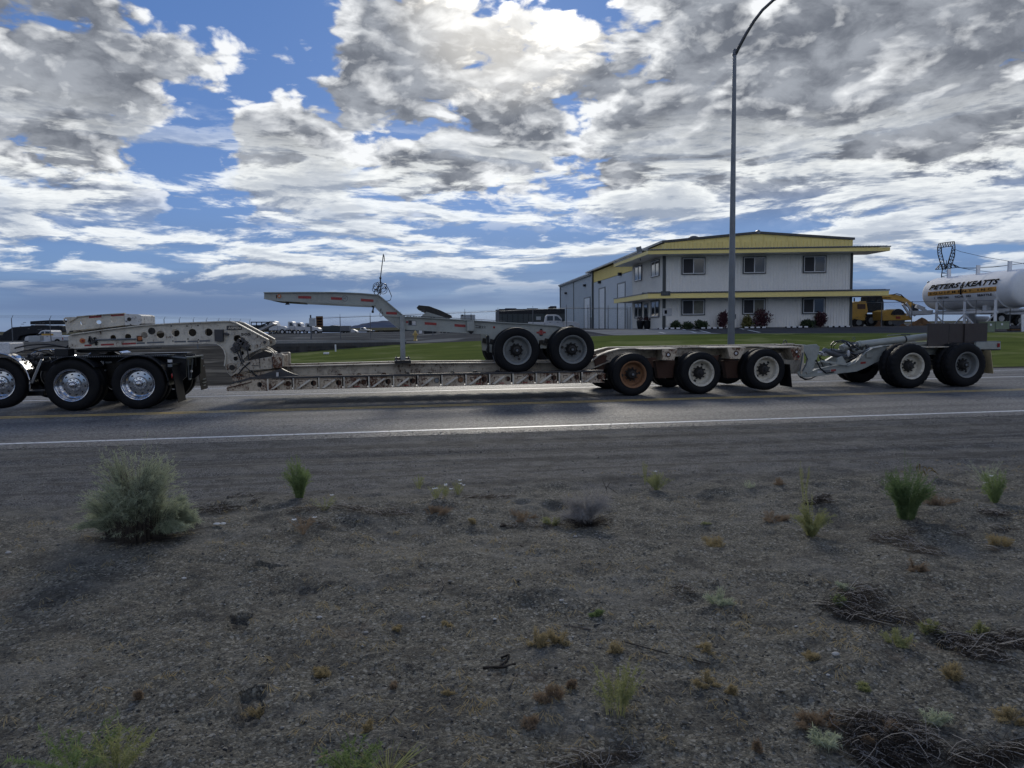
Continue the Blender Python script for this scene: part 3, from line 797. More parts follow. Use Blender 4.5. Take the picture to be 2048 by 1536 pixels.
b = MB(); b.bar((xe+.01, TY+.75, .99), (xe-.02, TY+.85, .55), .03); b.bar((xe+.01, TY+1.1, .99), (xe-.02, TY+1.0, .55), .03); b.bar((xe-.02, TY+.85, .55), (xe-.02, TY+1.0, .55), .03)
b.build('tow_bracket', M['galv'], trac, bev=.004)
MB().ball((xe+.02, TY+.93, .72), .03, 10).build('tow_light', M['lamp'], trac, smooth=60)
# mud flaps behind the wheels, printed with pale lettering too small to read
def flap(p0, p1, y0, y1, z0, z1, mat, parent, lean=.05, bars=5):
    b = MB(); x = p0
    b.add([(x, y0, z1), (x, y1, z1), (x+lean, y1, z0), (x+lean, y0, z0), (x+.012, y0, z1), (x+.012, y1, z1), (x+lean+.012, y1, z0), (x+lean+.012, y0, z0)],
          [(0,1,2,3), (7,6,5,4), (0,4,5,1), (3,2,6,7), (0,3,7,4), (1,5,6,2)])
    f = b.build('mud_flap', M[mat], parent)
    return f
fxa = onY(343, 760, TY).x
flap(fxa, 0, TY+.02, TY+.60, .12, .90, 'mudflap', trac, .10)
flap(fxa+.02, 0, YF-.62, YF-.02, .22, .93, 'mudflap', trac, .07)
b = MB().bar((fxa, TY-.0, .92), (fxa, YF, .92), .04); b.build('flap_hanger', M['black'], trac)
b = MB()
for k, (w0, zz) in enumerate(((.30, .46), (.34, .38), (.22, .31), (.10, .78))):
    b.box((fxa+.02+.06+.012+.004, YF-.30, zz), (.004, w0, .03))
b.build('flap_print', M['galv'], trac)
for k, (py, mt) in enumerate(((722, 'tapewhite'), (731, 'galv'))):
    q = onY(340, py, TY-.02); MB().box((q.x, TY-.02, q.z), (.09, .01, .06)).build('label_plate', M[mt], trac)
MB().ball(onY(344, 752, TY-.01), .035, 8, (.5,.5,1.6)).build('marker_light', M['redlens'], trac, smooth=60)
# air and electric lines looping to the trailer
def wob(a, b, sag, n=14, seed=0, amp=.03):
    r = random.Random(seed); a, b = Vector(a), Vector(b); out = []
    ph = r.random()*6
    for i in range(n+1):
        t = i/n; p = a.lerp(b, t); p.z -= sag*4*t*(1-t); p.y += amp*sin(t*7+ph); p.x += amp*.6*sin(t*5+ph*2); out.append(p)
    return out
for k, (a, b_, sag) in enumerate((((22, 700), (136, 696), -.10), ((30, 706), (108, 712), -.09), ((60, 700), (135, 695), -.05), ((4, 694), (22, 702), -.05), ((95, 715), (138, 692), .22), ((110, 712), (140, 700), .15), ((100, 700), (136, 690), .12), ((40, 712), (90, 722), .1))):
    MB().tube(wob(onY(*a, TY+.5+.06*k), onY(*b_, TY+.8), sag, seed=k), .014 if k % 2 else .018).build('air_line', M['hose'], trac, smooth=60)
b = MB(); r = random.Random(4)
for i in range(46):
    q = onY(r.uniform(56, 86), r.uniform(708, 730), TY+.35+r.random()*.3); b.ball(q, r.uniform(.01, .035), 6, (1, 1, r.uniform(.4, 1.2)))
for i in range(10):
    q = onY(r.uniform(50, 90), r.uniform(706, 735), TY+.5); b.bar(q, q+Vector((r.uniform(-.15, .2), .1, r.uniform(-.1, .1))), .02)
b.build('valves_and_brackets', M['steel'], trac, smooth=40)

# ================================================================== lowbed trailer
LY = YN+.62                      # plane of the near gooseneck plate
LY2 = YN+1.50
low = thing('lowbed_trailer', 'long rusty white lowbed trailer with gooseneck, low deck and three axles, crossing the whole picture', 'trailer', (onY(800, 770, YN).x, YN+1.27, 0))
go = [(141.5,670),(210,660.5),(283,651.8),(350,647.5),(420,644.6),(450,643.2),(462,643.6),(472,646.6),(536,680.3),(539.5,684.6),(538,689.5),(533,692),(510,702),(497,708),(489,716),
      (482.5,726),(478,738),(470,748),(462,752),(454,744),(451,732),(454,712),(450,699),(444,691),(435,686.2),(420,685.6),(370,687),(307,688.7),(220,692),(143.5,695.5),(138,694),(137,672.5)]
def holes(L, Y):
    o = []
    for x, y, r in L:
        p = onY(x, y, Y); o.append((p.x, p.z, r*(Y/1479)*1.02))
    return o
HL = [(226.6,675.5,5.4),(256.4,673.5,5.6),(289,670.5,6),(321,669,7.3),(351.7,666,7.2),(385,665.3,7.4),(417.5,664.6,7.4),(475,677.5,7.2),(499,699.5,3),(484.6,706.5,3.6),(471.4,717.4,4.4)]
neck_n = plate('gooseneck_side', M['white'], low, XZ(go, LY), holes(HL, LY), LY, .024)
MB().prism(XZ([(300,668),(420,648),(432,648),(432,682),(300,686)], LY), (LY+LY2)/2, (LY+LY2)/2+.02).build('inner_web', M['grease'], low)
MB().prism(XZ([(452,650),(476,652),(520,682),(490,705),(470,735),(458,735),(458,690)], LY), (LY+LY2)/2+.05, (LY+LY2)/2+.07).build('inner_web', M['grease'], low)
o2 = [(x, z) for x, z in XZ(go, LY)]
plate('gooseneck_side', M['white'], low, o2, holes([h for h in HL if h[2] < 5 or h[0] > 280], LY), LY2, .024)
# top and bottom flanges, webs between the plates
def flange(name, pts, Y, y0, y1, th, mat, parent, **kw):
    P = XZ(pts, Y); b = MB()
    for (xa_, za), (xb_, zb) in zip(P, P[1:]):
        d = Vector((xb_-xa_, 0, zb-za)).normalized(); n = Vector((-d.z, 0, d.x))*th/2
        b.add([(xa_-n.x, y0, za-n.z), (xb_-n.x, y0, zb-n.z), (xb_+n.x, y0, zb+n.z), (xa_+n.x, y0, za+n.z), (xa_-n.x, y1, za-n.z), (xb_-n.x, y1, zb-n.z), (xb_+n.x, y1, zb+n.z), (xa_+n.x, y1, za+n.z)],
              [(0,1,2,3), (7,6,5,4), (0,4,5,1), (3,2,6,7), (0,3,7,4), (1,5,6,2)])
    return b.build(name, mat, parent, **kw)
for y in (LY, LY2):
    flange('top_flange', [(143,669.2),(210,659.7),(283,651),(350,646.7),(420,643.8),(450,642.4),(462,642.8),(472.5,645.8),(536.5,679.6)], LY, y-.07, y+.07, .022, M['white'], low)
    flange('bottom_flange', [(143.5,696.2),(220,692.8),(307,689.5),(370,687.8),(420,686.4),(435,687),(443,691.6),(449.4,699.6),(453,712),(450.3,732)], LY, y-.075, y+.075, .024, M['white'], low)
b = MB()
for (x, y) in ((150,682),(205,678),(272,671),(336,667),(402,666),(440,664),(520,686)):
    q = onY(x, y, LY); b.bb((q.x-.01, LY+.012, q.z-.14), (q.x+.01, LY2-.012, q.z+.14))
b.build('cross_webs', M['beamwhite'], low)
MB().bb((onY(141,690,LY).x, LY+.02, 1.235), (onY(300,690,LY).x, LY2-.02, 1.26)).build('kingpin_plate', M['steel'], low)
q = onY(515,690,LY)
MB().cyl((q.x+.0, LY+.1, q.z+.09), (onY(460,668,LY).x, LY+.44, 1.55), .075, n=16).build('lift_cylinder', M['steel'], low, smooth=40)
for y0 in (LY+.05, LY2-.13):
    qa = onY(496, 654, LY)
    MB().cyl((onY(463, 650, LY).x, y0, onY(463,650,LY).z), (onY(533,686,LY).x, y0+.05, onY(533,686,LY).z), .04, n=12).build('tension_rod', M['beamwhite'], low, smooth=40)
# pins and round details
def disc(px, py, r, Y, mat, name, th=.03, parent=None, n=16, ring=False):
    q = onY(px, py, Y); rr = r*Y/1479*1.02
    b = MB()
    if ring: b.lathe([(rr*.55, -th), (rr, -th), (rr, 0), ], (q.x, Y, q.z), n); b.lathe([(rr*.55, 0), (rr*.55, -th)], (q.x, Y, q.z), n)
    else: b.cyl((q.x, Y, q.z), (q.x, Y-th, q.z), rr, n=n)
    return b.build(name, M[mat], parent or low, smooth=40)
disc(463.5, 735, 9, LY-.012, 'beamwhite', 'hinge_pin', .05); disc(464, 735, 5, LY-.062, 'grease', 'hinge_pin_end', .012)
disc(529.5, 684.6, 5.4, LY-.012, 'beamwhite', 'hinge_pin', .035); disc(529.5, 684.6, 3, LY-.047, 'steel', 'hinge_pin_end', .012)
disc(514, 692, 3.2, LY-.012, 'beamwhite', 'bolt_head', .02); disc(303.6, 662, 6.4, LY-.012, 'grease', 'socket_disc', .01)
for (x, y) in ((342.5,652),(376,678),(396,651),(374,652),(397,679.5),(346,682),(300,662)): disc(x, y, 1.3, LY-.012, 'grease', 'bolt_head', .01, n=8)
# valve box, hydraulic block, name board without readable lettering
a, b_ = onY(431, 659, LY), onY(449, 682.5, LY)
MB().bb((a.x, LY-.13, b_.z), (b_.x, LY-.012, a.z)).build('valve_box', M['steel'], low, bev=.006)
a, b_ = onY(453.5, 651.5, LY), onY(484, 659.5, LY)
MB().bb((a.x, LY-.035, b_.z), (b_.x, LY-.012, a.z)).build('name_board', M['steel'], low, bev=.012)
text_obj('name_board_lettering', 'ASPEN', M['beamwhite'], low, Matrix.Translation((a.x+.035, LY-.037, b_.z+.017)) @ FRONT, .075, sx=1.22, ext=.001, bold=.002)
text_obj('fleet_number', '505', M['grease'], low, Matrix.Translation((onY(482, 670, LY).x, LY-.014, onY(482, 671, LY).z)) @ FRONT, .075, sx=1.9, ext=.001, bold=.003)
r = random.Random(11)
b = MB()
for (x, y, w, h) in ((474,690,11,7),(483,684,14,9),(470,699,12,9),(490,688,9,14),(496,694,7,12),(478,697,7,7),(455,668,8,4),(485,680,6,10)):
    q = onY(x, y, LY); k = LY/1479; b.box((q.x, LY-.07, q.z), (w*k, .09, h*k), Matrix.Rotation(r.uniform(.2, .9), 3, 'Y'))
b.build('hydraulic_valve_block', M['steel'], low, bev=.008)
for k, pts in enumerate(([(478,690),(481,704),(484,718),(492,730),(505,744),(512,752)], [(494,694),(497,715),(499,733),(507,748),(516,753)], [(470,695),(478,712),(484,726),(500,742)], [(500,724),(486,736),(477,748)])):
    MB().tube([onY(x, y, LY-.13-.02*k) for x, y in pts], .016).build('hydraulic_hose', M['hose'], low, smooth=60)
# stay rod with clamps and two amber lamps
a, b_ = onY(190, 679.5, LY-.05), onY(272, 678, LY-.05)
MB().cyl(a, b_, .017, n=8).build('stay_rod', M['galv'], low, smooth=60)
b = MB()
for i in range(16):
    q = onY(r.uniform(178, 193), r.uniform(675, 687), LY-.04); b.box(q, (.03, .05, r.uniform(.03, .09)), Matrix.Rotation(r.uniform(-.6,.6), 3, 'Y'))
b.build('rod_clamp', M['steel'], low)
disc(165.5, 681.5, 4.6, LY-.012, 'orange', 'marker_lamp', .03); disc(165.5, 681.5, 2.1, LY-.042, 'redlens', 'marker_lamp_centre', .01)
q = onY(280, 677, LY); MB().box((q.x, LY-.03, q.z), (.11, .03, .12)).build('lamp_bracket', M['rust'], low, bev=.004)
disc(280, 677, 3.6, LY-.045, 'orange', 'marker_lamp', .02)
tapes(low, [(169,691,183,690.6,3.2,'red'),(202,689.6,228,688.6,3.2,'red'),(245,687.8,272,686.6,3.2,'red'),(273,686.6,290,686,3,'galvdark'),(294,685.6,328,684.4,3,'galvdark'),(349,683.6,372,683,3,'galvdark'),(375,683,396,682.3,3,'galvdark'),(399,682.2,420,681.6,3,'galvdark')], LY-.0125)
# flip-up nose riding on the gooseneck
fo = [(127.5,637.5),(131,634.8),(146,634.6),(156,634),(180,632),(249,627.4),(249,650),(200,656),(139.4,661.4),(137.5,666),(134,668),(133,661),(131,648)]
flp = plate('flip_nose_side', M['white'], low, XZ(fo, LY+.02), holes([(166.5,645,5.4),(198,642.8,5.2),(227.8,639.8,5.2),(131.5,641.5,3.2)], LY+.02), LY+.02, .022)
plate('flip_nose_side', M['white'], low, XZ(fo, LY+.02), holes([(166.5,645,5.4)], LY+.02), LY2-.02, .022)
q0, q1 = onY(249, 627.4, LY), onY(283, 648.5, LY)
MB().prism(XZ([(249.5,627.4),(276,628.4),(283,631),(284,647.5),(278,650.5),(249.5,650.5)], LY), LY-.02, LY2+.02).build('flip_nose_end', M['whitechip'], low, bev=.012)
flange('flip_top_flange', [(139,644),(156,633.4),(180,631.2),(249,626.6)], LY, LY-.03, LY+.08, .018, M['beamwhite'], low)
MB().prism(XZ([(252,650.8),(280,650.8),(276,655),(250,655)], LY), LY+.05, LY2-.05).build('nose_rest', M['grease'], low)
MB().prism(XZ([(146,664),(240,652.5),(240,650.5),(146,661)], LY+.02), LY+.04, LY2-.04).build('nose_floor', M['beamwhite'], low)
tapes(low, [(178,634.5,203,632.8,3.4,'red'),(222,631,248,629.4,3.4,'red')], LY+.008)
disc(258.5, 638.5, 3.6, LY-.02, 'grease', 'bolt_hole', .004)
b = MB()
for (x, y, w) in ((202,661,10),(216,658.5,14),(180,665,8),(166,667.5,10),(232,656,4)):
    q = onY(x, y, LY+.1); k = LY/1479; b.box((q.x, LY+.15, q.z), (w*k, .12, 3.4*k))
b.build('hinge_blocks', M['steel'], low)

# block at the foot of the neck where it hooks the deck
nb = [(462,753),(467,747),(486,727),(490,722.5),(543,713),(545,708.5),(563,707.5),(566,710),(566.5,733),(543,738),(500,741),(470,748)]
MB().prism(XZ(nb, LY-.18), LY-.18, LY+.02).build('neck_hook_block', M['beamwhite'], low, bev=.012)
MB().prism(XZ(nb, LY-.18), LY2-.02, LY2+.18).build('neck_hook_block', M['beamwhite'], low, bev=.012)
a, b_ = onY(543.5, 712, LY-.19), onY(564.5, 736, LY-.19)
MB().bb((a.x, LY-.20, b_.z), (b_.x, LY+.9, a.z)).build('hook_end_plate', M['deckwhite'], low, bev=.01)
for dy in (0, .30):
    flange('hook_strap', [(531,695),(538,698),(545,704),(550,711)], LY-.1, LY-.16+dy, LY-.08+dy, .02, M['beamwhite'], low)
MB().prism(XZ([(494,722),(505,712),(528,701),(543,706),(545,713)], LY), LY+.03, LY2-.03).build('hook_inner', M['grease'], low)
b = MB()
for (x0, y0, x1, y1) in ((468,752,508,755),(503,731,517,731),(519,717,520,737),(544,714,545,737)):
    b.bar(onY(x0, y0, LY-.20), onY(x1, y1, LY-.20), .012)
b.build('weld_seams', M['steel'], low)
# front deck nose below the block
MB().prism(XZ([(462,753),(470,770),(500,760),(566,754),(566,738),(470,749)], LY-.1), LY-.1, LY2+.1).build('deck_nose', M['deckwhite'], low, bev=.01)
MB().prism(XZ([(498,757),(563,737),(575,743),(600,752),(560,757)], LY-.35), LY-.35, LY-.25).build('nose_gusset', M['steel'], low)
q = onY(555.5, 749, LY-.36); MB().cyl((q.x, LY-.40, q.z-.05), (q.x, LY-.40, q.z+.05), .028).build('lashing_pin', M['lamp'], low, smooth=50)

# deck main beams
DY = YN+.78
bm = [(560,735.5),(567,732.8),(680,729.8),(800,726.8),(995,725.2),(1100,724.6),(1180,722.5),(1194,711.5),(1215,703),(1238,697.4),(1262,696.6),(1600,690.3),(1604,690.8),(1604,702),(1560,705),
      (1340,712),(1300,714),(1250,716),(1213,724),(1186,735),(1169,740),(1120,749),(1000,749.5),(620,753.8),(560,757)]
B0 = [(x, z) for x, z in XZ(bm, DY)]
plate('main_beam', M['beamwhite'], low, B0, [], DY, .03)
plate('main_beam', M['beamwhite'], low, B0, [], YF-.75, .03)
for y in (DY, YF-.75):
    flange('beam_flange', bm[1:7], DY, y-.11, y+.11, .022, M['beamwhite'], low)
    flange('beam_flange', bm[6:12], DY, y-.12, y+.12, .024, M['beamwhite'], low)
    flange('beam_flange', bm[14:24], DY, y-.10, y+.10, .022, M['beamwhite'], low)
# deck surface: planks between rails
xs0, xs1 = onY(566, 750, YN+.1).x, onY(1206, 747, YN+.1).x
zd = onY(900, 748.6, YN).z
nP = 5
for side in (0, 1):
    ys = (YN+.10, DY-.12) if side == 0 else (YF-.75+.12, YF-.10)
    for k in range(nP):
        ya, yb = lerp(*ys, k/nP)+.006, lerp(*ys, (k+1)/nP)-.006
        MB().bb((xs0, ya, zd-.05), (xs1, yb, zd-.004*(k % 2))).build('deck_plank', M['rust'] if k % 3 else M['steel'], low)
b = MB()
for i in range(26):
    x = lerp(xs0-.9, xs1, i/25); b.bb((x-.05, YN+.09, zd-.20), (x+.05, YF-.09, zd-.055))
b.build('cross_members', M['deckwhite'], low)
# side rail and the row of outrigger panels under it
for yy, s in ((YN+.0, 1), (YF-.0, -1)):
    a, b_ = onY(464, 767.7, YN), onY(503, 757.6, YN)
    pr = [(a.x, a.z), (b_.x, zd-.01), (onY(1207,746,YN).x, zd-.01)]
    bb_ = MB()
    for (xa_, za), (xb_, zb) in zip(pr, pr[1:]):
        bb_.add([(xa_, yy, za), (xb_, yy, zb), (xb_, yy, zb+.035), (xa_, yy, za+.035), (xa_, yy+.10*s, za), (xb_, yy+.10*s, zb), (xb_, yy+.10*s, zb+.035), (xa_, yy+.10*s, za+.035)],
              [(0,1,2,3), (7,6,5,4), (0,4,5,1), (3,2,6,7), (0,3,7,4), (1,5,6,2)])
    bb_.build('side_rail', M['steel'], low)
XD = [onY(x, 770, YN).x for x in (536, 1209)]
zt, zb = zd-.014, onY(900, 771.2, YN).z
nPan = 14
pw = (XD[1]-XD[0])/nPan
r = random.Random(5)
panel_mesh = None
def outrigger(x, w, yy, s, var):
    """one pressed panel: plate with a hole, diagonal gusset, small slot and a stiffener at its left edge"""
    fin = [(x+.012, zb), (x+w-.045, zb), (x+w-.045, zt-.012), (x+.012, zt-.012)]
    pn = plate('outrigger_panel', M['deckwhite'], low, fin, [(x+w*.78, (zt+zb)/2+.0, .064)], yy+.03*s, .014, .003)
    if s > 0:
        g = MB().prism([(x+.05, zb+.012), (x+.115, zb+.012), (x+w*.66, zt-.062), (x+w*.62, zt-.03)], yy-.045, yy+.022)
        g.bb((x-.012, yy-.035, zb-.006), (x+.014, yy+.03, zt))
        g.build('gusset', M['panelwhite'], low, bev=.003)
        g = MB(); g.bb((x+.10, yy+.014, zt-.075), (x+.20, yy+.022, zt-.062)); g.bb((x+.10, yy+.014, zt-.12), (x+.112, yy+.022, zt-.062)); g.bb((x+w*.78-.012, yy+.05, (zt+zb)/2-.05), (x+w*.78+.05, yy+.056, (zt+zb)/2+.05))
        g.bb((x+.03, yy+.016, zt-.03), (x+w-.05, yy+.0225, zt-.022))  # dark strip standing in for the shade under the side rail
        g.build('seams_and_rail_shade', M['rust'], low)
        if var in (3, 5, 8, 9, 10, 11): 
            MB().bb((x+w*.42, yy+.016, zb+.018), (x+w*.62, yy+.0225, zb+.038)).build('reflective_tape', M['red'], low)
        if var in (7, 6): MB().cyl((x+w*.78, yy+.04, (zt+zb)/2), (x+w*.78, yy+.0, (zt+zb)/2), .05).build('hole_plug', M['wheelrust'] if var == 7 else M['wheelgrey'], low, smooth=40)
for i in range(nPan):
    outrigger(XD[0]+i*pw, pw, YN, 1, i)
    outrigger(XD[0]+i*pw, pw, YF, -1, i)
for yy in (YN+.03, YF-.03):
    tp = XZ([(453,774),(464,769),(503,759.5),(535,758.5),(535,781.5),(453,782)], YN)
    plate('nose_side_panel', M['deckwhite'], low, tp, holes([(518.5,769.5,5.2)], YN), yy, .016)
b = MB()
a0 = XZ([(455,779),(535,779)], YN)
b.bar((a0[0][0], YN+.012, a0[0][1]+.03), (XZ([(503,766)], YN)[0][0], YN+.012, XZ([(503,764)], YN)[0][1]), .02); b.build('nose_brace', M['rust'], low)
b = MB(); b.bb((XD[0], YN+.0, zb-.012), (XD[1], YN+.09, zb-.0005)); b.bb((XD[0], YF-.09, zb-.012), (XD[1], YF, zb-.0005)); b.build('bottom_flange', M['deckwhite'], low)
for y_ in (YN+.30, YF-.33): MB().bb((XD[0]-.6, y_, zb+.015), (XD[1], y_+.03, zt-.05)).build('hole_backing', M['steel'], low)  # dark plate added behind the panels so no road glare shows through holes
# lashing rings on the deck edge
for px in (815, 860, 905.5, 950.5, 718, 768, 995, 680):
    q = onY(px, 746, YN+.16); b = MB()
    b.lathe([(.075, -.03), (.075, .03)], (q.x, YN+.16, zd-.015), 18); b.cyl((q.x-.03, YN+.13, zd+.01), (q.x-.03, YN+.19, zd+.01), .012)
    b.ball((q.x, YN+.16, zd-.01), .07, 10, (1, .5, 1)); b.build('lashing_ring', M['grease'] if px > 790 else M['rust'], low, smooth=50)
    if px > 790: MB().ball((q.x+.02, YN+.13, zd+.055), .014, 8, (1.6,1,.6)).build('ring_clip', M['galv'], low, smooth=50)
# suspension frames, axles and wheels
ka = dict(R=.495, rim=.30)
W1 = wheel_pair(low, 1267, 749.5, kind='rust', z=.497, label='orange rusty wheel, foremost of the three trailer axles', spin=.12, **ka)
W2 = wheel_pair(low, 1403.5, 744.6, kind='white', z=.497, spin=1.15, **ka)
W3 = wheel_pair(low, 1533.5, 737.4, kind='white', z=.545, spin=1.6+2.4, label='cream wheel lifted clear of the road', **ka)
for w_, z_ in ((W1, .497), (W2, .497), (W3, .545)):
    axle(low, w_.x, z_, YN+.1, YF-.1)
    for y in (YN+.80, YF-.80):
        b = MB().prism([(w_.x-.62, .62), (w_.x+.1, .48), (w_.x+.1, .60), (w_.x-.55, .86)], y-.05, y+.05); b.cyl((w_.x+.22, y, .55), (w_.x+.22, y, .80), .11)
        b.build('suspension_arm', M['grease'], low, smooth=40)
        MB().prism([(w_.x-.78, .92), (w_.x-.42, .92), (w_.x-.5, .55), (w_.x-.66, .55)], y-.07, y+.07).build('hanger', M['rust'], low, bev=.006)
for (xA, xB, yt, yb_, iA, iB, rings) in (((1301,698.4), (1355.5,698.2), 0, 720.7, 1325, 1348, [(1336.5,709.4,5.4)]), ((1455,695.2), (1492,694.8), 0, 718, 1460, 1480, [(1472,706.6,5.4)]), ((1580,694.8), (1603,694.4), 0, 720.5, 1589, 1600.5, [(1593,703.4,4.6), (1596.3,713,3.8)])):
    y0 = YN+.02
    o = XZ([(xA[0]+24 if xA[0] < 1302 else xA[0], xA[1]), xB, (iB, yb_), (iA, yb_-.6)], y0)
    MB().prism(o, y0, y0+.02).build('fender_end_plate', M['deckwhite'], low, bev=.003)
    for ring in rings:
        disc(*ring, y0-.001, 'rust', 'lamp_ring', .012, n=14, ring=True)
        disc(ring[0], ring[1], ring[2]*.5, y0, 'tapewhite' if ring[2] > 4 else 'redlens', 'side_lamp', .01)
    # long covered box going in to the beam, sloping underside
    p = o; n_ = len(p)
    xa_, xb_ = p[0][0], p[1][0]; ztp = p[0][1]
    sh = -.55
    V = [(p[0][0], y0+.02, p[0][1]), (p[1][0], y0+.02, p[1][1]), (p[2][0], y0+.02, p[2][1]), (p[3][0], y0+.02, p[3][1]),
         (p[0][0]+.10, DY-.02, p[0][1]+.02), (p[1][0]+.06, DY-.02, p[1][1]+.02), (p[2][0]+.05, DY-.02, p[2][1]-.02), (p[3][0]+.12, DY-.02, p[3][1]-.02)]
    MB().add(V, [(0,1,2,3), (7,6,5,4), (0,4,5,1), (3,2,6,7), (0,3,7,4), (1,5,6,2)]).build('fender_box', M['beamwhite'], low)
    MB().bb((p[0][0]-.45, y0+.05, ztp-.012), (p[1][0]+.0, DY-.1, ztp+.012)).build('fender_top', M['beamwhite'], low, bev=.004)
# lower boxes between the axles
for (x0, x1) in ((1312, 1352), (1450, 1482)):
    o = XZ([(x0,722),(x1,721),(x1-4,756),(x0+6,757)], YN+.5); MB().prism(o, YN+.55, YN+.75).build('axle_box', M['rust'], low, bev=.008)
b = MB()
for (x, y, w, h) in ((1452,694,26,2),(1459,692.6,12,2.2),(1567,690,26,2.2),(1575,688,14,3)):
    q = onY(x, y, DY); k = DY/1479; b.box((q.x, DY-.05, q.z), (w*k, .3, h*k))
b.build('deck_lugs', M['beamwhite'], low, bev=.004)
q = onY(1570, 688, DY); k = DY/1479
MB().tube([(q.x+.045*cos(t), DY, q.z+.02+.075*sin(t)) for t in lin(0, pi, 8)], .011).build('lifting_eye', M['steel'], low, smooth=60)
xf = onY(1578.5, 760, YN).x
flap(xf, 0, YN+.0, YN+.56, .11, .66, 'mudflap', low, .07)
flap(xf, 0, YF-.56, YF, .11, .66, 'mudflap', low, .07)
MB().prism(XZ([(1598,690.5),(1604,690.5),(1604,735),(1600,748),(1597,748)], DY), DY-.1, YF-.65).build('rear_bulkhead', M['beamwhite'], low, bev=.01)
# ================================================================== two-axle jeep dolly carried on the low deck
JY = YN+.55; JY2 = YF-.55
jeep = thing('jeep_dolly', 'grey two-axle gooseneck dolly marked 10, riding on top of the low trailer deck', 'trailer dolly', (onY(950, 745, YN).x, YN+1.27, zd))
jo = [(528.7,586.2),(600,585.6),(668,585.6),(720,587.6),(756.4,590.8),(806,632),(811,634.5),(860,637),(940,641.8),(1004.6,646),(1060,649),(1112,652.8),(1150,662),(1160,675),(1150,690),(1128,700),(1097,700),(1092,680),(1078,680),(1074,712),(1066,712),(1060,690),(1020,676),
      (1000,700),(990,706),(979,704),(975,667.5),(930,664.5),(873,661.6),(814,658),(797.4,656.6),(770,634),(747.5,610),(700,608.2),(640,605),(545,600.2),(528.7,596.6)]
JX = XZ(jo, JY)
plate('side_beam', M['grey'], jeep, JX, [], JY, .028)
plate('side_beam', M['grey'], jeep, JX, [], JY2, .028)
for y in (JY, JY2):
    flange('top_flange', [(528,585.4),(600,584.8),(668,584.8),(720,586.8),(757,590),(806.5,631.2)], JY, y-.06, y+.06, .02, M['grey'], jeep)
    flange('top_flange', [(811,633.6),(860,636),(940,640.8),(1004.6,645),(1060,648),(1112,651.8),(1150,661)], JY, y-.07, y+.07, .02, M['grey'], jeep)
    flange('bottom_flange', [(528.7,597.2),(545,600.8),(640,605.6),(700,608.8),(747.5,610.8),(770,634.4),(797.4,657)], JY, y-.06, y+.06, .02, M['grey'], jeep)
    flange('bottom_flange', [(814,658.8),(873,662.2),(930,665),(975,668)], JY, y-.06, y+.06, .02, M['grey'], jeep)
flange('joint_rib', [(757,590.5),(748,610.5)], JY-.016, JY-.04, JY-.016, .015, M['grey'], jeep)
flange('joint_rib', [(770,632),(800,634)], JY-.016, JY-.04, JY-.016, .015, M['grey'], jeep)
for px, w in ((536,.05),(640,.05),(750,.08),(870,.08),(960,.08),(1085,.12)):
    q = onY(px, 640, JY); zc = {536: 593, 640: 596, 750: 600, 870: 650, 960: 655, 1085: 668}[px]
    q = onY(px, zc, JY); MB().bb((q.x-w/2, JY+.014, q.z-.06), (q.x+w/2, JY2-.014, q.z+.06)).build('cross_member', M['grey'], jeep)
MB().prism(XZ([(545,600.5),(600,603),(600,605.5),(545,602)], JY), JY+.02, JY2-.02).build('kingpin_plate', M['steel'], jeep)
q = onY(574, 602, JY)
b = MB(); b.cyl((q.x, JY+.05, q.z), (q.x, JY+.05, q.z-.065), .035, n=12); b.cyl((q.x, JY+.05, q.z-.065), (q.x, JY+.05, q.z-.08), .05, n=12); b.build('kingpin', M['grease'], jeep, smooth=40)
b = MB(); q = onY(747, 611, JY); b.box((q.x, JY+.0, q.z-.02), (.08, .06, .05)); b.bar((q.x, JY, q.z-.03), (q.x-.02, JY, q.z-.13), .03); b.box((q.x-.02, JY, q.z-.14), (.05, .04, .05)); b.build('hanging_hook', M['grease'], jeep, bev=.004)
# stand legs propping the neck on the deck
for y, x0, x1 in ((JY-.05, 799.5, 811), (JY2+.05, 799.5, 811)):
    a, b_ = onY(x0, 631, JY-.05), onY(x1, 720, JY-.05)
    MB().bb((a.x, y-.04, b_.z), (b_.x-.025, y+.04, a.z)).build('stand_leg', M['greyworn'], jeep, bev=.006)
    MB().bb((b_.x-.024, y-.03, b_.z), (b_.x, y+.05, a.z)).build('leg_angle', M['greyworn'], jeep)
    MB().bb((a.x-.14, y-.12, b_.z-.075), (b_.x+.12, y+.12, b_.z-.005)).build('foot_pad', M['grease'], jeep, bev=.01)
    b = MB()
    for dx in (-.1, .0, .20): b.cyl((a.x+dx, y-.1, b_.z-.005), (a.x+dx, y-.1, b_.z+.03), .016, n=6)
    b.build('foot_bolts', M['galv'], jeep, kind='stuff')
tapes(jeep, [(596.4,594.3,622.6,594.9,4.9,'red'),(662,596.6,684,597.6,4.9,'red'),(722,599.9,747,601.6,4.9,'red'),(772.5,626,794,626.8,4.8,'red'),(849.5,646.7,873,648,5,'red'),(909,650.6,931,652,5,'red'),(812,644,817,644.3,4,'red')], JY-.0145)
tapes(jeep, [(816.5,645.6,832.5,646.4,10,'galvdark')], JY-.0145); tapes(jeep, [(818,645.4,823,645.6,8,'hub'),(824.5,646,831.5,646.4,8,'tapewhite')], JY-.016)
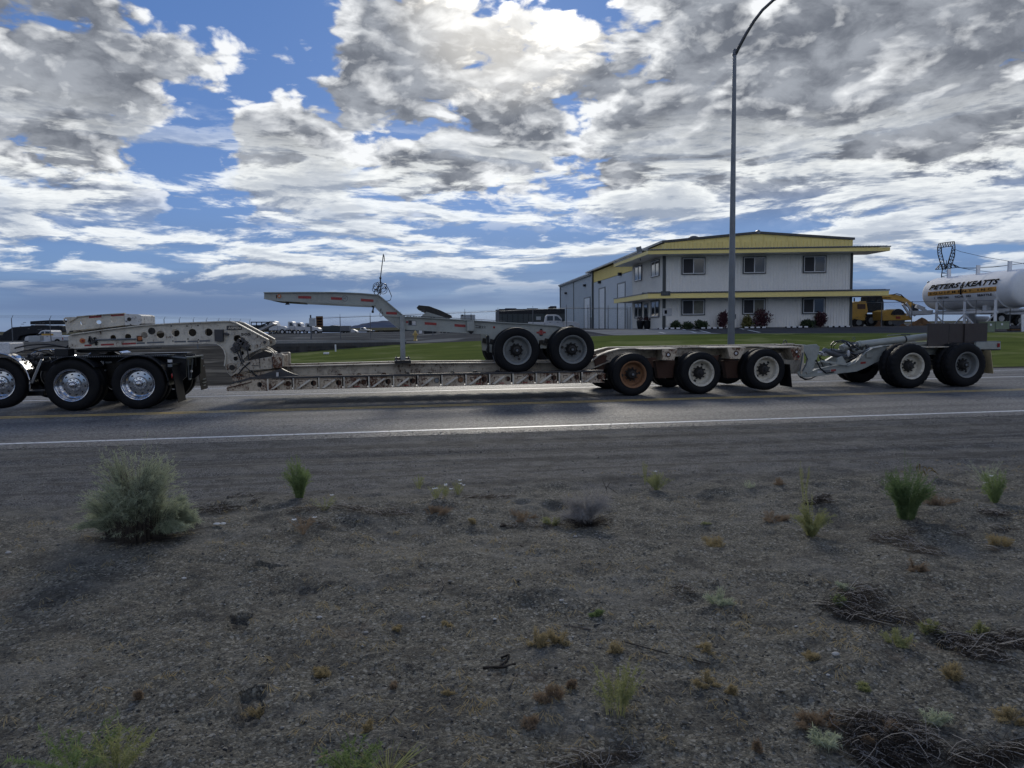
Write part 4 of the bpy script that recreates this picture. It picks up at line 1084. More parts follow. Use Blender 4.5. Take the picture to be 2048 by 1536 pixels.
# "10" : black 1 and an amber ring lamp as the 0
text_obj('fleet_number', '1', M['black'], jeep, Matrix.Translation((onY(550.5, 596, JY).x, JY-.0155, onY(553, 596.6, JY).z)) @ FRONT, .105, sx=1.1, ext=.001, bold=.003)
disc(558.6, 592.3, 3.8, JY-.014, 'orange', 'marker_lamp', .02, parent=jeep); disc(558.6, 592.3, 1.9, JY-.034, 'grey', 'marker_lamp_centre', .004, parent=jeep)
disc(689.8, 597, 5.6, JY-.0145, 'galvdark', 'round_decal', .002, parent=jeep); disc(689.8, 597, 4.8, JY-.0168, 'grey', 'round_decal', .002, parent=jeep)
q = onY(686.8, 599, JY); text_obj('decal_lettering', 'H', M['galvdark'], jeep, Matrix.Translation((q.x, JY-.0205, q.z)) @ FRONT, .07, ext=.0005)
a, b_ = onY(933.6, 642.8, JY-.1), onY(948.6, 662, JY-.1)
MB().bb((a.x, JY-.13, b_.z), (b_.x, JY-.014, a.z)).build('side_box', M['grey'], jeep, bev=.012)
MB().prism(XZ([(937,663),(947,663),(943,668),(940,668)], JY-.05), JY-.1, JY-.03).build('box_drain', M['black'], jeep)
text_obj('beam_lettering', '=22', M['black'], jeep, Matrix.Translation((onY(957, 655.5, JY).x, JY-.0155, onY(957, 656.5, JY).z)) @ FRONT, .075, sx=1.4, ext=.0005, bold=.001)
tapes(jeep, [(951,651,962,652.4,1.2,'black'),(951,655.2,962,656.2,1.2,'black')], JY-.0145)
q = onY(988, 654.6, JY); MB().box((q.x, JY-.02, q.z), (.045, .02, .045)).build('side_light', M['redlens'], jeep, bev=.004)
# winged red badge
q = onY(1082, 665, JY); s_ = JY/1479; b = MB()
b.box((q.x, JY-.018, q.z), (9*s_, .006, 9*s_)); b.box((q.x-7*s_, JY-.018, q.z-.0*s_), (5*s_, .006, 3.6*s_)); b.box((q.x+7*s_, JY-.018, q.z), (5*s_, .006, 3.6*s_)); b.build('winged_badge', M['red'], jeep)
b = MB(); b.box((q.x, JY-.022, q.z+6.2*s_), (5*s_, .004, 3*s_)); b.box((q.x, JY-.022, q.z-5.4*s_), (6*s_, .004, 2.4*s_)); b.build('badge_ends', M['black'], jeep, kind='stuff')
b = MB(); 
for dx in (-3.6, 3.6): b.bar((q.x+dx*s_, JY-.023, q.z+5*s_), (q.x+dx*.7*s_, JY-.023, q.z-4*s_), .01, .004)
b.build('badge_wings', M['beamwhite'], jeep, kind='stuff')
# whip pole with coiled air lines
p0 = onY(760.5, 590, JY+.3); p1 = onY(760.8, 556, JY+.3); p2 = onY(766.8, 508, JY+.3)
MB().tube([p0, p1, p2], .012).build('whip_pole', M['cable'], jeep, smooth=60)
b = MB(); b.ball(p1, .028, 8); b.bar(p1+Vector((0,0,-.13)), p1, .03); b.bar(p2+Vector((.012,0,-.03)), p2+Vector((.02,0,-.17)), .018); b.build('pole_clamp', M['grease'], jeep, smooth=40)
r = random.Random(8)
cc = onY(759.5, 577, JY+.3)
for k in range(11):
    c0 = cc+Vector((r.uniform(-.11, .10), r.uniform(-.1, .1), r.uniform(-.10, .13))); R_ = r.uniform(.05, .085); ax = Vector((r.uniform(-.5,.5), 1, r.uniform(-.5,.5))).normalized()
    u = ax.orthogonal().normalized(); v = ax.cross(u)
    MB().tube([c0+u*R_*cos(t)+v*R_*sin(t)*.8+ax*.02*t/3 for t in lin(0, 2*pi*1.15, 15)], .0065, 5).build('coiled_air_line', M['hose'], jeep, smooth=60)
MB().tube([onY(x, y, JY+.2) for x, y in ((764,566),(772,570),(778,580),(783,592),(781,600),(774,602.5),(766,599),(758,592))], .009).build('air_line', M['hose'], jeep, smooth=60)
MB().tube([onY(x, y, JY-.03) for x, y in ((762,617),(759.6,628),(760.5,634),(764,633.5),(765,624))], .007).build('air_line', M['hose'], jeep, smooth=60)
# rail with clips along the top, tilted fifth wheel
b = MB()
for i in range(34):
    px = 809+i*5.9+r.uniform(-1, 1); q = onY(px, 632.5+(px-809)*.068, JY+.3); b.box((q.x, JY+.3, q.z+.0), (r.uniform(.02, .05), .1, r.uniform(.01, .05)))
b.build('top_fittings', M['steel'], jeep, kind='stuff')
b = MB(); q0 = onY(806, 630.5, JY+.3); q1 = onY(1010, 642, JY+.3); b.bar(q0, q1, .012); b.build('air_pipe', M['cable'], jeep)
f0, f1 = onY(834.5, 612.5, JY+.6), onY(901, 633, JY+.6)
MB().prism(XZ([(834,614.5),(837,610.8),(858,612.8),(880,621),(902,631.5),(903,636),(890,635),(868,630),(850,625),(838,619)], JY+.6), JY+.4, JY+1.1).build('fifth_wheel_plate', M['grease'], jeep, bev=.006)
MB().prism(XZ([(838,636),(846,629),(852,624),(872,630),(892,636),(900,641)], JY+.6), JY+.34, JY+.4).build('fifth_wheel_bracket', M['grey'], jeep, bev=.004)
b = MB()
for (x, y) in ((846,622),(856,626),(866,629),(877,634)): q = onY(x, y, JY+.42); b.box(q, (.07, .1, .05))
b.build('fifth_wheel_latch', M['steel'], jeep, kind='stuff')
MB().prism(XZ([(868,622),(890,628),(906,640),(880,637)], JY+.9), JY+1.15, JY+1.2).build('fifth_wheel_bracket', M['grey'], jeep)
# wheels of the dolly
zj = zd+.505
kw = dict(R=.50, rim=.30)
j1 = onY(1034.5, 695.4, YN-.02); j2 = onY(1146, 695.4, YN-.02)
for jx, sp in ((j1.x, 1.9), (j2.x, 2.9)):
    wheel(jeep, (jx, YN-.03, zj), .515, .31, True, 'grey', spin=sp)
    wheel(jeep, (jx, YF, zj), .515, .31, False, 'grey', simple_far=True)
    axle(jeep, jx, zj, YN+.1, YF-.1)
    b = MB()
    for y in (JY+.02, JY2-.02): b.bar((jx-.55, y, zj+.2), (jx+.3, y, zj+.0), .08, .12); b.cyl((jx+.25, y, zj+.05), (jx+.25, y, zj+.3), .11)
    b.build('suspension_arm', M['grease'], jeep, smooth=40, kind='stuff')
b = MB().prism(XZ([(972,672),(978,671),(979,704),(975,706),(972,700),(974,690)], JY-.05), JY-.06, JY+.02); b.build('hanger_edge', M['black'], jeep)
MB().cyl((j1.x-.55, YN-.0, zj-.1), (j1.x-.50, YN+.02, zj-.3), .008).build('valve_stem', M['galv'], jeep)

# ================================================================== two-axle booster hooked on behind
BY = YN+.72; BY2 = YF-.72
boo = thing('booster_dolly', 'grey two-axle booster dolly hooked on behind, carrying three dark steel plates', 'trailer dolly', (onY(1850, 770, YN).x, YN+1.27, 0))
hk = [(1604,695),(1612,690.5),(1632,688.8),(1638,694),(1637,703),(1631,722),(1622,745),(1608,752.5),(1597,751),(1595,744),(1604,741),(1612,727),(1614,715),(1608,704)]
for y in (BY, BY2): plate('hitch_hook', M['grey'], boo, XZ(hk, BY), holes([(1611,746,2.2)], BY), y, .05, .006)
MB().bb((onY(1606,700,BY).x, BY+.025, 1.02), (onY(1612,700,BY).x, BY2-.025, 1.10)).build('hitch_beam', M['grey'], boo)
tg = [(1598,748),(1612,748.5),(1632,739.5),(1660,733.5),(1684,730.5),(1700,727),(1719,715.5),(1727,706),(1741,697),(1762,692.8),(1790,690.8),(1950,685.5),(1990,683.2),(2000,684.2),(2000.5,698),(1968,700),(1930,706),(1790,712),(1768,716),(1748,726),(1731.5,735),(1712.5,742.8),(1680,746.5),(1638,751.5),(1607,755.5)]
TB = XZ(tg, BY)
plate('side_beam', M['grey'], boo, TB, [], BY, .03); plate('side_beam', M['grey'], boo, TB, [], BY2, .03)
for y in (BY, BY2):
    flange('top_flange', [(1612,747.5),(1632,738.5),(1660,732.5),(1684,729.5),(1700,726),(1719,714.5),(1727,705),(1741,696),(1762,691.8),(1790,689.8),(1950,684.5)], BY, y-.05, y+.05, .02, M['grey'], boo)
flange('curved_rim', [(1689,731),(1704,726),(1718,714),(1726,704.5),(1740,696.5),(1760,692.5)], BY, BY-.12, BY-.05, .018, M['grey'], boo)
for px, py in ((1640,744),(1700,736),(1760,700),(1850,694),(1950,692)):
    q = onY(px, py, BY); MB().bb((q.x-.04, BY+.015, q.z-.06), (q.x+.04, BY2-.015, q.z+.06)).build('cross_member', M['grey'], boo)
tapes(boo, [(1721,726.2,1731.5,725,4.4,'red'),(1662,741,1672,740,4.2,'red'),(1647,742.5,1660,741.5,4.5,'galvdark'),(1635,744,1645,743,4.5,'tapewhite')], BY-.0155)
q = onY(1736.5, 710.8, BY); k = BY/1479*1.1; MB().box((q.x, BY-.03, q.z), (13*k, .04, 9*k)).build('side_box', M['grey'], boo, bev=.008)
# big tube (hydraulic ram) rising to the rear, bands and pipe on top
ra, rb = onY(1714, 689.5, BY+.35), onY(1852, 673.5, BY+.35)
MB().cyl(ra, rb, .088, n=22).build('ram_tube', M['grey'], boo, smooth=40, bev=.006)
t = (rb-ra).normalized()
for f in (.68, .04): MB().cyl(ra.lerp(rb, f)-t*.02, ra.lerp(rb, f)+t*.02, .098, n=22).build('tube_band', M['hose' if f > .5 else 'grey'], boo, smooth=40)
MB().cyl(ra-t*.12, ra, .06, n=14).build('ram_collar', M['galv'], boo, smooth=40)
MB().tube([onY(x, y, BY+.35) for x, y in ((1776,670.5),(1800,669.5),(1818,669),(1828,676))], .016).build('grease_pipe', M['steel'], boo, smooth=60)
MB().bar(onY(1775, 670.5, BY+.35), onY(1800, 669, BY+.35), .06, .012).build('step_plate', M['grey'], boo)
q = onY(1707.5, 677, BY+.3); b = MB(); b.tube([(q.x+.035*cos(a), q.y, q.z+.035*sin(a)) for a in lin(0, 2*pi, 12)], .006, 5); b.build('lifting_ring', M['galv'], boo, smooth=60)
# accumulators, valves, hose loops over the tongue
for (x0, y0, x1, y1, r_, mt) in ((1647,701,1690,715,.075,'galvdark'),(1640,706,1652,709,.055,'tapewhite'),(1648,704,1662,708,.062,'tapewhite'),(1660,700,1690,704,.045,'galv'),(1683,697,1698,690,.09,'grey'),(1648,747.5,1684,733,.03,'galv')):
    MB().cyl(onY(x0, y0, BY+.3), onY(x1, y1, BY+.35), r_, n=16).build('accumulator' if r_ > .05 else 'ram_rod', M[mt], boo, smooth=40, bev=.008 if r_ > .05 else 0)
b = MB(); r = random.Random(21)
for i in range(30):
    q = onY(r.uniform(1697, 1740), r.uniform(690, 714), BY+.1+r.random()*.5); b.box(q, (r.uniform(.02, .10), .06, r.uniform(.02, .08)), Matrix.Rotation(r.uniform(0, 3), 3, 'Y'))
b.build('valve_cluster', M['steel'], boo, kind='stuff')
MB().ball(onY(1697, 707, BY+.1), .075, 10, (.5, .6, 1.2)).build('filter_bowl', M['tapewhite'], boo, smooth=60)
MB().prism(XZ([(1672,716),(1682,712),(1692,730),(1672,729)], BY), BY-.06, BY-.02).build('tongue_gusset', M['grey'], boo, bev=.004)
MB().bar(onY(1641, 722, BY-.1), onY(1690, 729, BY-.1), .05).build('tongue_bar', M['grey'], boo, bev=.005)
for k, pts in enumerate(([(1664,701),(1662,690),(1668,683),(1680,681.5),(1692,684),(1700,692)],[(1668,702),(1667,692),(1674,686),(1686,685),(1696,690),(1704,698)],[(1672,684),(1684,680.5),(1698,684),(1708,692),(1718,699)],
                         [(1638,712),(1644,728),(1650,741),(1660,748)],[(1632,720),(1640,736),(1652,746),(1668,744)],[(1598,752),(1608,757),(1620,758.5),(1630,753),(1650,747)],[(1600,754),(1611,759.5),(1622,757),(1636,750)],[(1634,703),(1645,707),(1640,716),(1650,722),(1665,731)],[(1700,705),(1712,709),(1722,706),(1738,699)],[(1690,716),(1702,718),(1716,711),(1730,701)])):
    MB().tube([onY(x, y, BY-.05+.06*(k % 4)) for x, y in pts], .014 if k % 2 else .018).build('hydraulic_hose', M['hose'], boo, smooth=60)
for k, pts in enumerate(([(1610,707),(1615,718),(1612,730),(1605,742)],[(1606,705),(1600,742)])):
    MB().tube([onY(x, y, BY-.05) for x, y in pts], .015).build('pipe', M['galv'], boo, smooth=60)
# wheels with block tread
for (px, kd, sp, lb) in ((1825.5, 'white', .3, 'white wheel with a rusty stain, front axle of the booster'), (1935, 'grey', 2.2, None)):
    q = onY(px, 729, YN+.02); q.z = .545
    wheel(boo, (q.x, YN+.02, .552), .55, .31, True, kd, blocks=1, spin=sp, label=lb, w=.27)
    wheel(boo, (q.x, YF, .552), .55, .31, False, 'grey', blocks=1, simple_far=True, w=.27)
    axle(boo, q.x, .552, YN+.1, YF-.1)
    b = MB()
    for y in (BY+.05, BY2-.05): b.bar((q.x-.6, y, .80), (q.x+.2, y, .52), .1, .13); b.cyl((q.x+.25, y, .6), (q.x+.25, y, .9), .12)
    b.build('suspension_arm', M['grease'], boo, smooth=40, kind='stuff')
# rear frame box, lamp, mud flaps
a, b_ = onY(1953, 684.5, YN+.25), onY(2000, 698, YN+.25)
MB().bb((a.x, YN+.25, b_.z), (b_.x, YN+.33, a.z)).build('rear_side_rail', M['grey'], boo, bev=.006)
MB().bb((b_.x-.06, YN+.331, b_.z), (b_.x, YF-.33, a.z)).build('rear_cross_rail', M['grey'], boo, bev=.006)
MB().bb((a.x, YN+.252, a.z-.001), (b_.x+.02, YN+.42, a.z+.018)).build('rail_cap', M['galv'], boo)
MB().bb((a.x+.2, YN+.24, b_.z-.03), (b_.x, YN+.32, b_.z-.005)).build('rail_foot', M['black'], boo)
q = onY(1997, 690.3, YN+.24); MB().box((q.x, YN+.236, q.z), (.07, .02, .10)).build('tail_lamp', M['redlens'], boo, bev=.006)
xf = onY(1978, 700, YN+.1).x
flap(xf, 0, YN+.05, YN+.60, onY(1980, 747, YN+.1).z, onY(1978, 701, YN+.1).z, 'yellowflap', boo, .10)
flap(xf, 0, YF-.6, YF-.05, onY(1980, 747, YN+.1).z, onY(1978, 701, YN+.1).z, 'yellowflap', boo, .10)
MB().bb((onY(1850, 690, YN+.4).x, YN+.36, .985), (onY(1972, 690, YN+.4).x, YF-.36, 1.01)).build('deck_plate', M['beamwhite'], boo)
# three steel plates standing on the booster
for i, (x0, x1) in enumerate(((1857.5,1896.5),(1899.5,1927),(1930.5,1974))):
    y_ = YN+.55+(.04 if i == 1 else 0)
    a, b_ = onY(x0, 647, y_), onY(x1, 682, y_)
    p = thing('steel_plate', ['dark brown steel plate standing leftmost on the booster, beside the tube end', 'narrow middle one of the dark steel plates standing on the booster', 'widest dark steel plate, rightmost of the three above the last wheel'][i], 'steel plate', ((a.x+b_.x)/2, y_+.02, 1.012), 'steel plates standing on the booster')
    MB().bb((a.x, y_, 1.012), (b_.x, y_+.05, a.z)).build('plate', M['boxsteel'], p, bev=.003)
    MB().bb((a.x, y_+.051, a.z-.05), (b_.x, y_+.09, a.z-.01)).build('stiffener', M['boxsteel'], p)
# ------------------------------------------------------------------ more materials
M['siding'] = paint('white_metal_siding', (.82,.805,.76), .5, amt=.12, sc=.6, dirt=(.32,.31,.28))
M['sidingblue'] = paint('pale_blue_grey_siding', (.60,.64,.66), .5, amt=.12, sc=.5, dirt=(.3,.31,.32))
M['sidinggrey'] = paint('grey_siding', (.46,.51,.54), .5, amt=.12, sc=.5, dirt=(.25,.27,.28))
M['cream'] = paint('cream_yellow_trim', (.84,.68,.24), .5, amt=.15, sc=.7, dirt=(.35,.30,.16))
M['darktrim'] = paint('dark_green_trim', (.028,.036,.038), .4, amt=.2, sc=2, dirt=(.08,.08,.08))
M['roofmetal'] = paint('dark_metal_roof', (.05,.052,.055), .35, .3, amt=.3, sc=1, dirt=(.12,.12,.12))
M['roofpale'] = paint('pale_metal_roof', (.35,.37,.38), .4, .3, amt=.3, sc=1, dirt=(.2,.2,.2))
M['glass'] = simple('dark_window_glass', (.018,.025,.032), .06, 0, .1, spec=.8)
M['screen'] = simple('insect_screen', (.03,.033,.04), .7, 0, .2, 60)
M['blind'] = simple('pale_blind', (.16,.16,.13), .6, 0, .2, 3)
M['frame'] = simple('white_window_frame', (.62,.63,.64), .4, 0, .05)
M['door'] = paint('white_roller_door', (.68,.70,.70), .5, amt=.15, sc=1)
M['machyellow'] = paint('yellow_machine_paint', (.48,.27,.035), .45, amt=.3, sc=2, rust=.1, dirt=(.14,.10,.05))
M['machblack'] = simple('machine_black', (.014,.016,.02), .5, 0, .3, spec=.2)
M['tank'] = paint('white_tank_paint', (.74,.75,.76), .75, amt=.12, sc=.7, dirt=(.35,.35,.34))
M['tankorange'] = simple('orange_band', (.50,.24,.035), .5, 0, .08)
M['print'] = simple('dark_print', (.010,.011,.014), .9, 0, .1, spec=.02)
M['truckwhite'] = simple('white_truck_paint', (.46,.47,.48), .5, 0, .06)
M['darkgreen'] = paint('dark_green_container', (.022,.035,.038), .5, amt=.2, sc=1, dirt=(.07,.07,.07))
M['greenbox'] = simple('green_utility_box', (.16,.20,.13), .5, 0, .1)
M['pile'] = m_noise2('brown_dirt_pile', (.16,.09,.045), (.10,.06,.035), 1.2, bsc=5, bs=.9)
M['hydrant'] = paint('yellow_hydrant', (.42,.30,.09), .5, amt=.4, sc=8)
M['leafpurple'] = simple('purple_leaves', (.060,.018,.025), .7, 0, .5, 14)
M['leafgreen'] = simple('dark_green_leaves', (.035,.055,.022), .7, 0, .5, 14)
M['leafyellow'] = simple('yellow_green_leaves', (.13,.12,.03), .7, 0, .4, 14)

# ================================================================== office and workshop
BD = 62.0
Bc = onD(1327, 657.6, BD); BZ = 1.24; Bc.z = BZ
ang = rad(2.0); Fv = R0*cos(ang)-HF*sin(ang)
ang = rad(4.4); Sv = -R0*sin(ang)+HF*cos(ang)
def bp(s, t, z): return Bc+Fv*s+Sv*t+Vector((0,0,z-BZ))
def bbox(b, s0, s1, t0, t1, z0, z1):
    b.add([bp(s, t, z) for z in (z0, z1) for t in (t0, t1) for s in (s0, s1)], [(0,2,3,1),(4,5,7,6),(0,1,5,4),(2,6,7,3),(0,4,6,2),(1,3,7,5)]); return b
def s_of(px, t=0.0):
    """distance along the front for a picture column"""
    xr = (px-1024)/1479; d0 = Bc+Sv*t-EYE
    r_, f_ = d0.dot(R0), d0.dot(HF); a, c = Fv.dot(R0), Fv.dot(HF)
    return (xr*f_-r_)/(a-xr*c)
def t_of(px, s=0.0):
    xr = (px-1024)/1479; d0 = Bc+Fv*s-EYE
    r_, f_ = d0.dot(R0), d0.dot(HF); a, c = Sv.dot(R0), Sv.dot(HF)
    return (xr*f_-r_)/(a-xr*c)
LF = s_of(1700)
off = thing('office_building', 'two storey white metal office with cream bands, long canopies and the workshop behind it', 'building', bp(LF/2, 4, BZ))
bt = lambda name, mat, s0, s1, t0, t1, z0, z1, par=None, **kw: bbox(MB(), s0, s1, t0, t1, z0, z1).build(name, M[mat], par or off, **kw)
TS = t_of(1267); TE = 33.0
bt('wall_core', 'seam', .06, LF-.06, .06, TS, BZ-.3, 8.2)
bt('wall_core', 'seam', .5, LF-.2, TS+.01, TE, BZ-.4, 8.25)
bt('foundation', 'concrete', -.01, LF+.01, -.01, .055, BZ-.4, BZ+.06)
# front and side siding: single ribbed sheets
def sheet(mat, a, b_, t, z0, z1, side=False, nr=4, name='siding_panel', par=None):
    m = MB(); w = b_-a
    for k in range(nr):
        u0, u1 = a+w*k/nr+.022, a+w*(k+1)/nr-.001
        if side:
            bbox(m, t-.035, t+.055, u0, u1-.05, z0, z1); bbox(m, t-.085, t+.055, u1-.0495, u1, z0, z1)
        else:
            bbox(m, u0, u1-.05, t-.035, t+.055, z0, z1); bbox(m, u1-.0495, u1, t-.085, t+.055, z0, z1)
    return m.build(name, M[mat], par or off)
n = 17
for i in range(n):
    a, b_ = LF*i/n, LF*(i+1)/n
    sheet('siding', a, b_, 0, BZ+.06, 3.95); sheet('siding', a, b_, 0, 4.1, 7.28); sheet('cream', a, b_, 0, 7.72, 8.37, nr=3)
n = 11
for i in range(n):
    a, b_ = TS*i/n, TS*(i+1)/n
    sheet('siding', a+.1 if i == 0 else a, b_, 0, BZ+.0, 3.95, True); sheet('siding', a+.1 if i == 0 else a, b_, 0, 4.1, 7.28, True); sheet('cream', a, b_, 0, 7.6, 8.3, True, nr=2)
# workshop bays stand at the same plane further back
wsx = .35
T0, T1 = TS+.2, t_of(1188.5, wsx)
n = 14
for i in range(n):
    a, b_ = lerp(T0, T1, i/n), lerp(T0, T1, (i+1)/n)
    sheet('sidingblue', a, b_, wsx, BZ-.35, 6.95, True, 3); sheet('cream', a, b_, wsx, 7.0, 8.3, True, 3)
bt('corner_trim', 'darktrim', -.10, .14, -.10, .04, BZ, 3.95); bt('corner_trim', 'darktrim', -.10, .14, -.10, .04, 4.1, 7.28)
bt('corner_trim', 'darktrim', LF-.12, LF+.06, -.10, .04, BZ, 3.95); bt('corner_trim', 'darktrim', LF-.12, LF+.06, -.10, .04, 4.1, 7.28)
bt('downspout', 'darktrim', wsx-.25, wsx-.08, T0-.1, T0+.25, BZ-.2, 7.3); bt('downspout', 'darktrim', wsx-.25, wsx-.08, T1-.2, T1+.25, BZ-.3, 8.3)
bt('downspout', 'darktrim', wsx-.25, wsx-.1, T1+.5, T1+.9, BZ-.3, 2.6)
# gable roof with thick dark rake
def roof(s0, s1, ze, zr, t0, t1, mat, name, par=None, th=.2):
    sm_ = (s0+s1)/2; V = []
    for t in (t0, t1): V += [bp(s0, t, ze), bp(sm_, t, zr), bp(s1, t, ze), bp(s0, t, ze+th), bp(sm_, t, zr+th), bp(s1, t, ze+th)]
    return MB().add(V, [(0,3,4,1),(1,4,5,2),(6,7,10,9),(7,8,11,10),(3,9,10,4),(4,10,11,5),(0,1,7,6),(1,2,8,7),(0,6,9,3),(2,5,11,8)]).build(name, M[mat], par or off)
roof(-.18, LF+.15, 8.37, 9.0, -.12, TE+3, 'roofmetal', 'roof', th=.18)
MB().add([bp(.02, 0.02, 8.36), bp(LF/2, .02, 8.99), bp(LF-.02, .02, 8.36), bp(.02, .4, 8.36), bp(LF/2, .4, 8.99), bp(LF-.02, .4, 8.36)], [(2,1,0),(3,4,5),(0,1,4,3),(1,2,5,4)]).build('gable_panel', M['cream'], off)
for i in range(16):
    s = LF*(i+.5)/16; zt_ = lerp(8.37, 9.0, 1-abs(s-LF/2)/(LF/2))
    bt('gable_rib', 'cream', s, s+.05, -.04, .02, 8.37, zt_-.01)
b = MB().cyl(bp(LF/2, -.14, 9.12), bp(LF/2, .2, 9.12), .16, n=14); b.build('ridge_cap', M['galv'], off, smooth=40)
MB().ball(bp(s_of(1409), 3, 9.0), .5, 12, (1, 1, .5)).build('roof_vent', M['galvdark'], off, smooth=60)
# canopies wrapping the front and the left side
def canopy(zb_, zf, zc, rise, name):
    d, l, r_ = 1.75, -1.75, LF+2.05; tb_ = 11.0
    wd = MB()
    # soffit
    bbox(wd, l+.03, r_-.03, -d+.03, -.065, zb_, zb_+.05); bbox(wd, l+.03, -.065, -.065, tb_, zb_, zb_+.05); bbox(wd, LF+.065, r_-.03, -.065, 1.6, zb_, zb_+.05)
    wd.build('soffit', M['siding'], off)
    # fascia in ribbed boards
    n = 40
    for i in range(n):
        s0, s1 = lerp(l, r_, i/n), lerp(l, r_, (i+1)/n)
        m = MB(); bbox(m, s0, s1-.02, -d-.02, -d+.03, zb_, zf); bbox(m, s1-.0195, s1-.001, -d-.035, -d+.03, zb_, zf); m.build('fascia_panel', M['cream'], off)
    n = 26
    for i in range(n):
        t0, t1 = lerp(-d+.03, tb_, i/n), lerp(-d+.03, tb_, (i+1)/n)
        m = MB(); bbox(m, l-.02, l+.03, t0, t1-.03, zb_, zf); bbox(m, l-.035, l+.03, t1-.0295, t1-.001, zb_, zf); m.build('fascia_panel', M['cream'], off)
    bt('fascia_panel', 'cream', r_-.03, r_+.02, -d+.03, 1.6, zb_, zf)
    # sloping sheet roof, its corrugated edge ends showing as small teeth
    V = [bp(l-.06, -d-.07, zf+.01), bp(r_+.06, -d-.07, zf+.01), bp(r_+.06, -.065, zf+rise), bp(l-.06, -.065, zf+rise)]
    V2 = [v+Vector((0,0,zc-zf)) for v in V]
    MB().add(V+V2, [(3,2,1,0),(4,5,6,7),(0,1,5,4),(2,3,7,6),(0,4,7,3),(1,2,6,5)]).build('canopy_roof', M['roofmetal'], off)
    V = [bp(l-.06, -.06, zf+.01), bp(-.07, -.06, zf+rise), bp(-.07, tb_+.05, zf+rise), bp(l-.06, tb_+.05, zf+.01)]
    V2 = [v+Vector((0,0,zc-zf)) for v in V]
    MB().add(V+V2, [(3,2,1,0),(4,5,6,7),(0,1,5,4),(2,3,7,6),(0,4,7,3),(1,2,6,5)]).build('canopy_roof', M['roofmetal'], off)
    m = MB(); n = 84
    for i in range(n):
        s = lerp(l, r_-.1, i/n); bbox(m, s, s+.07, -d-.075, -.4, zc+.012, zc+.045)
    m.build('roof_ribs', M['roofpale'], off, kind='stuff')
canopy(7.28, 7.57, 7.66, .18, 'upper'); canopy(3.73, 4.12, 4.21, .10, 'lower')
MB().add([bp(*q) for q in ((s_of(1310)-.0, -1.83, 3.95), (s_of(1328), -1.83, 3.95), (s_of(1328), -1.83, 4.30), (s_of(1310), -1.83, 4.30), (s_of(1310), -1.79, 3.95), (s_of(1328), -1.79, 3.95), (s_of(1328), -1.79, 4.30), (s_of(1310), -1.79, 4.30))], [(0,1,2,3),(7,6,5,4),(0,4,5,1),(3,2,6,7),(0,3,7,4),(1,5,6,2)]).build('number_board', M['darktrim'], off)
nb_ = text_mesh('1935', .26, ext=.004, bold=.004)
nb_.transform(Matrix.Translation(bp(s_of(1311.5), -1.835, 4.02)-wloc(off)) @ Matrix.Rotation(-(YAW+rad(2)), 4, 'Z') @ FRONT); nb_.materials.clear(); nb_.materials.append(M['galvdark'])
o_ = D.objects.new('house_number', nb_); COL.objects.link(o_); o_.parent = off
# windows
def window(s0, s1, z0, z1, right='glass', side=False, t=0.0):
    fr = MB(); e = .07
    def bx(m, a0, a1, c0, c1, d0, d1):
        d0 += .04; d1 += .04; return bbox(m, t-d1, t-d0, a0, a1, c0, c1) if side else bbox(m, a0, a1, t-d1, t-d0, c0, c1)
    bx(fr, s0-e, s1+e, z1, z1+e, .05, .13); bx(fr, s0-e, s1+e, z0-e, z0, .05, .13); bx(fr, s0-e, s0, z0, z1, .05, .13); bx(fr, s1, s1+e, z0, z1, .05, .12)
    w = fr.build('window', M['darktrim'], off)
    i = MB(); f = .06; mid = (s0+s1)/2
    bx(i, s0, s1, z1-f, z1, .06, .11); bx(i, s0, s1, z0, z0+f, .06, .11); bx(i, s0, s0+f, z0+f, z1-f, .06, .11); bx(i, s1-f, s1, z0+f, z1-f, .06, .11); bx(i, mid-f*.6, mid+f*.6, z0+f, z1-f, .06, .115)
    i.build('sash', M['frame'], w)
    bx(MB(), s0+f, mid-f*.6, z0+f, z1-f, .062, .075).build('pane', M['screen' if not side else 'glass'], w)
    bx(MB(), mid+f*.6, s1-f, z0+f, z1-f, .062, .082).build('pane', M[right], w)
    return w
for i, (x0, x1) in enumerate(((1362.5,1408.5),(1483.5,1528.5),(1602.5,1647.5))):
    s0, s1 = s_of(x0)+.05, s_of(x1)-.05
    window(s0, s1, 5.78, 7.06); window(s0, s1, 2.42, 3.62, 'blind' if i < 2 else 'glass')
for (xa_, xb_) in ((1321,1305.5),(1286,1272.5)):
    t0, t1 = t_of(xa_), t_of(xb_)
    window(t0, t1, 5.78, 7.06, side=True); window(t0, t1, 2.3, 3.62, side=True)
t0, t1 = t_of(1298.5), t_of(1290.5)
w = bbox(MB(), -.12, -.055, t0, t1, BZ, 3.5).build('entrance_door', M['darktrim'], off)
bbox(MB(), -.135, -.121, t0+.2, t1-.2, BZ+.2, 3.35).build('pane', M['glass'], w)
t0, t1 = t_of(1263.2, wsx), t_of(1257, wsx); bbox(MB(), wsx-.1, wsx-.055, t0, t1, BZ-.1, 3.4).build('side_door', M['roofpale'], off)
def roller(xa_, xb_, ztop, par, s, zb_, mat='door', nsl=16):
    t0, t1 = t_of(xa_, s), t_of(xb_, s)
    f = MB(); bbox(f, s-.12, s-.06, t0-.3, t0, zb_, ztop+.15); bbox(f, s-.12, s-.06, t1, t1+.3, zb_, ztop+.15); bbox(f, s-.12, s-.06, t0, t1, ztop, ztop+.15)
    d = f.build('roller_door', M['darktrim'], par)
    for k in range(nsl):
        za, zb2 = lerp(zb_, ztop, k/nsl)+.02, lerp(zb_, ztop, (k+1)/nsl)
        bbox(MB(), s-.085, s-.058, t0+.01, t1-.01, za, zb2).build('door_slat', M[mat], d)
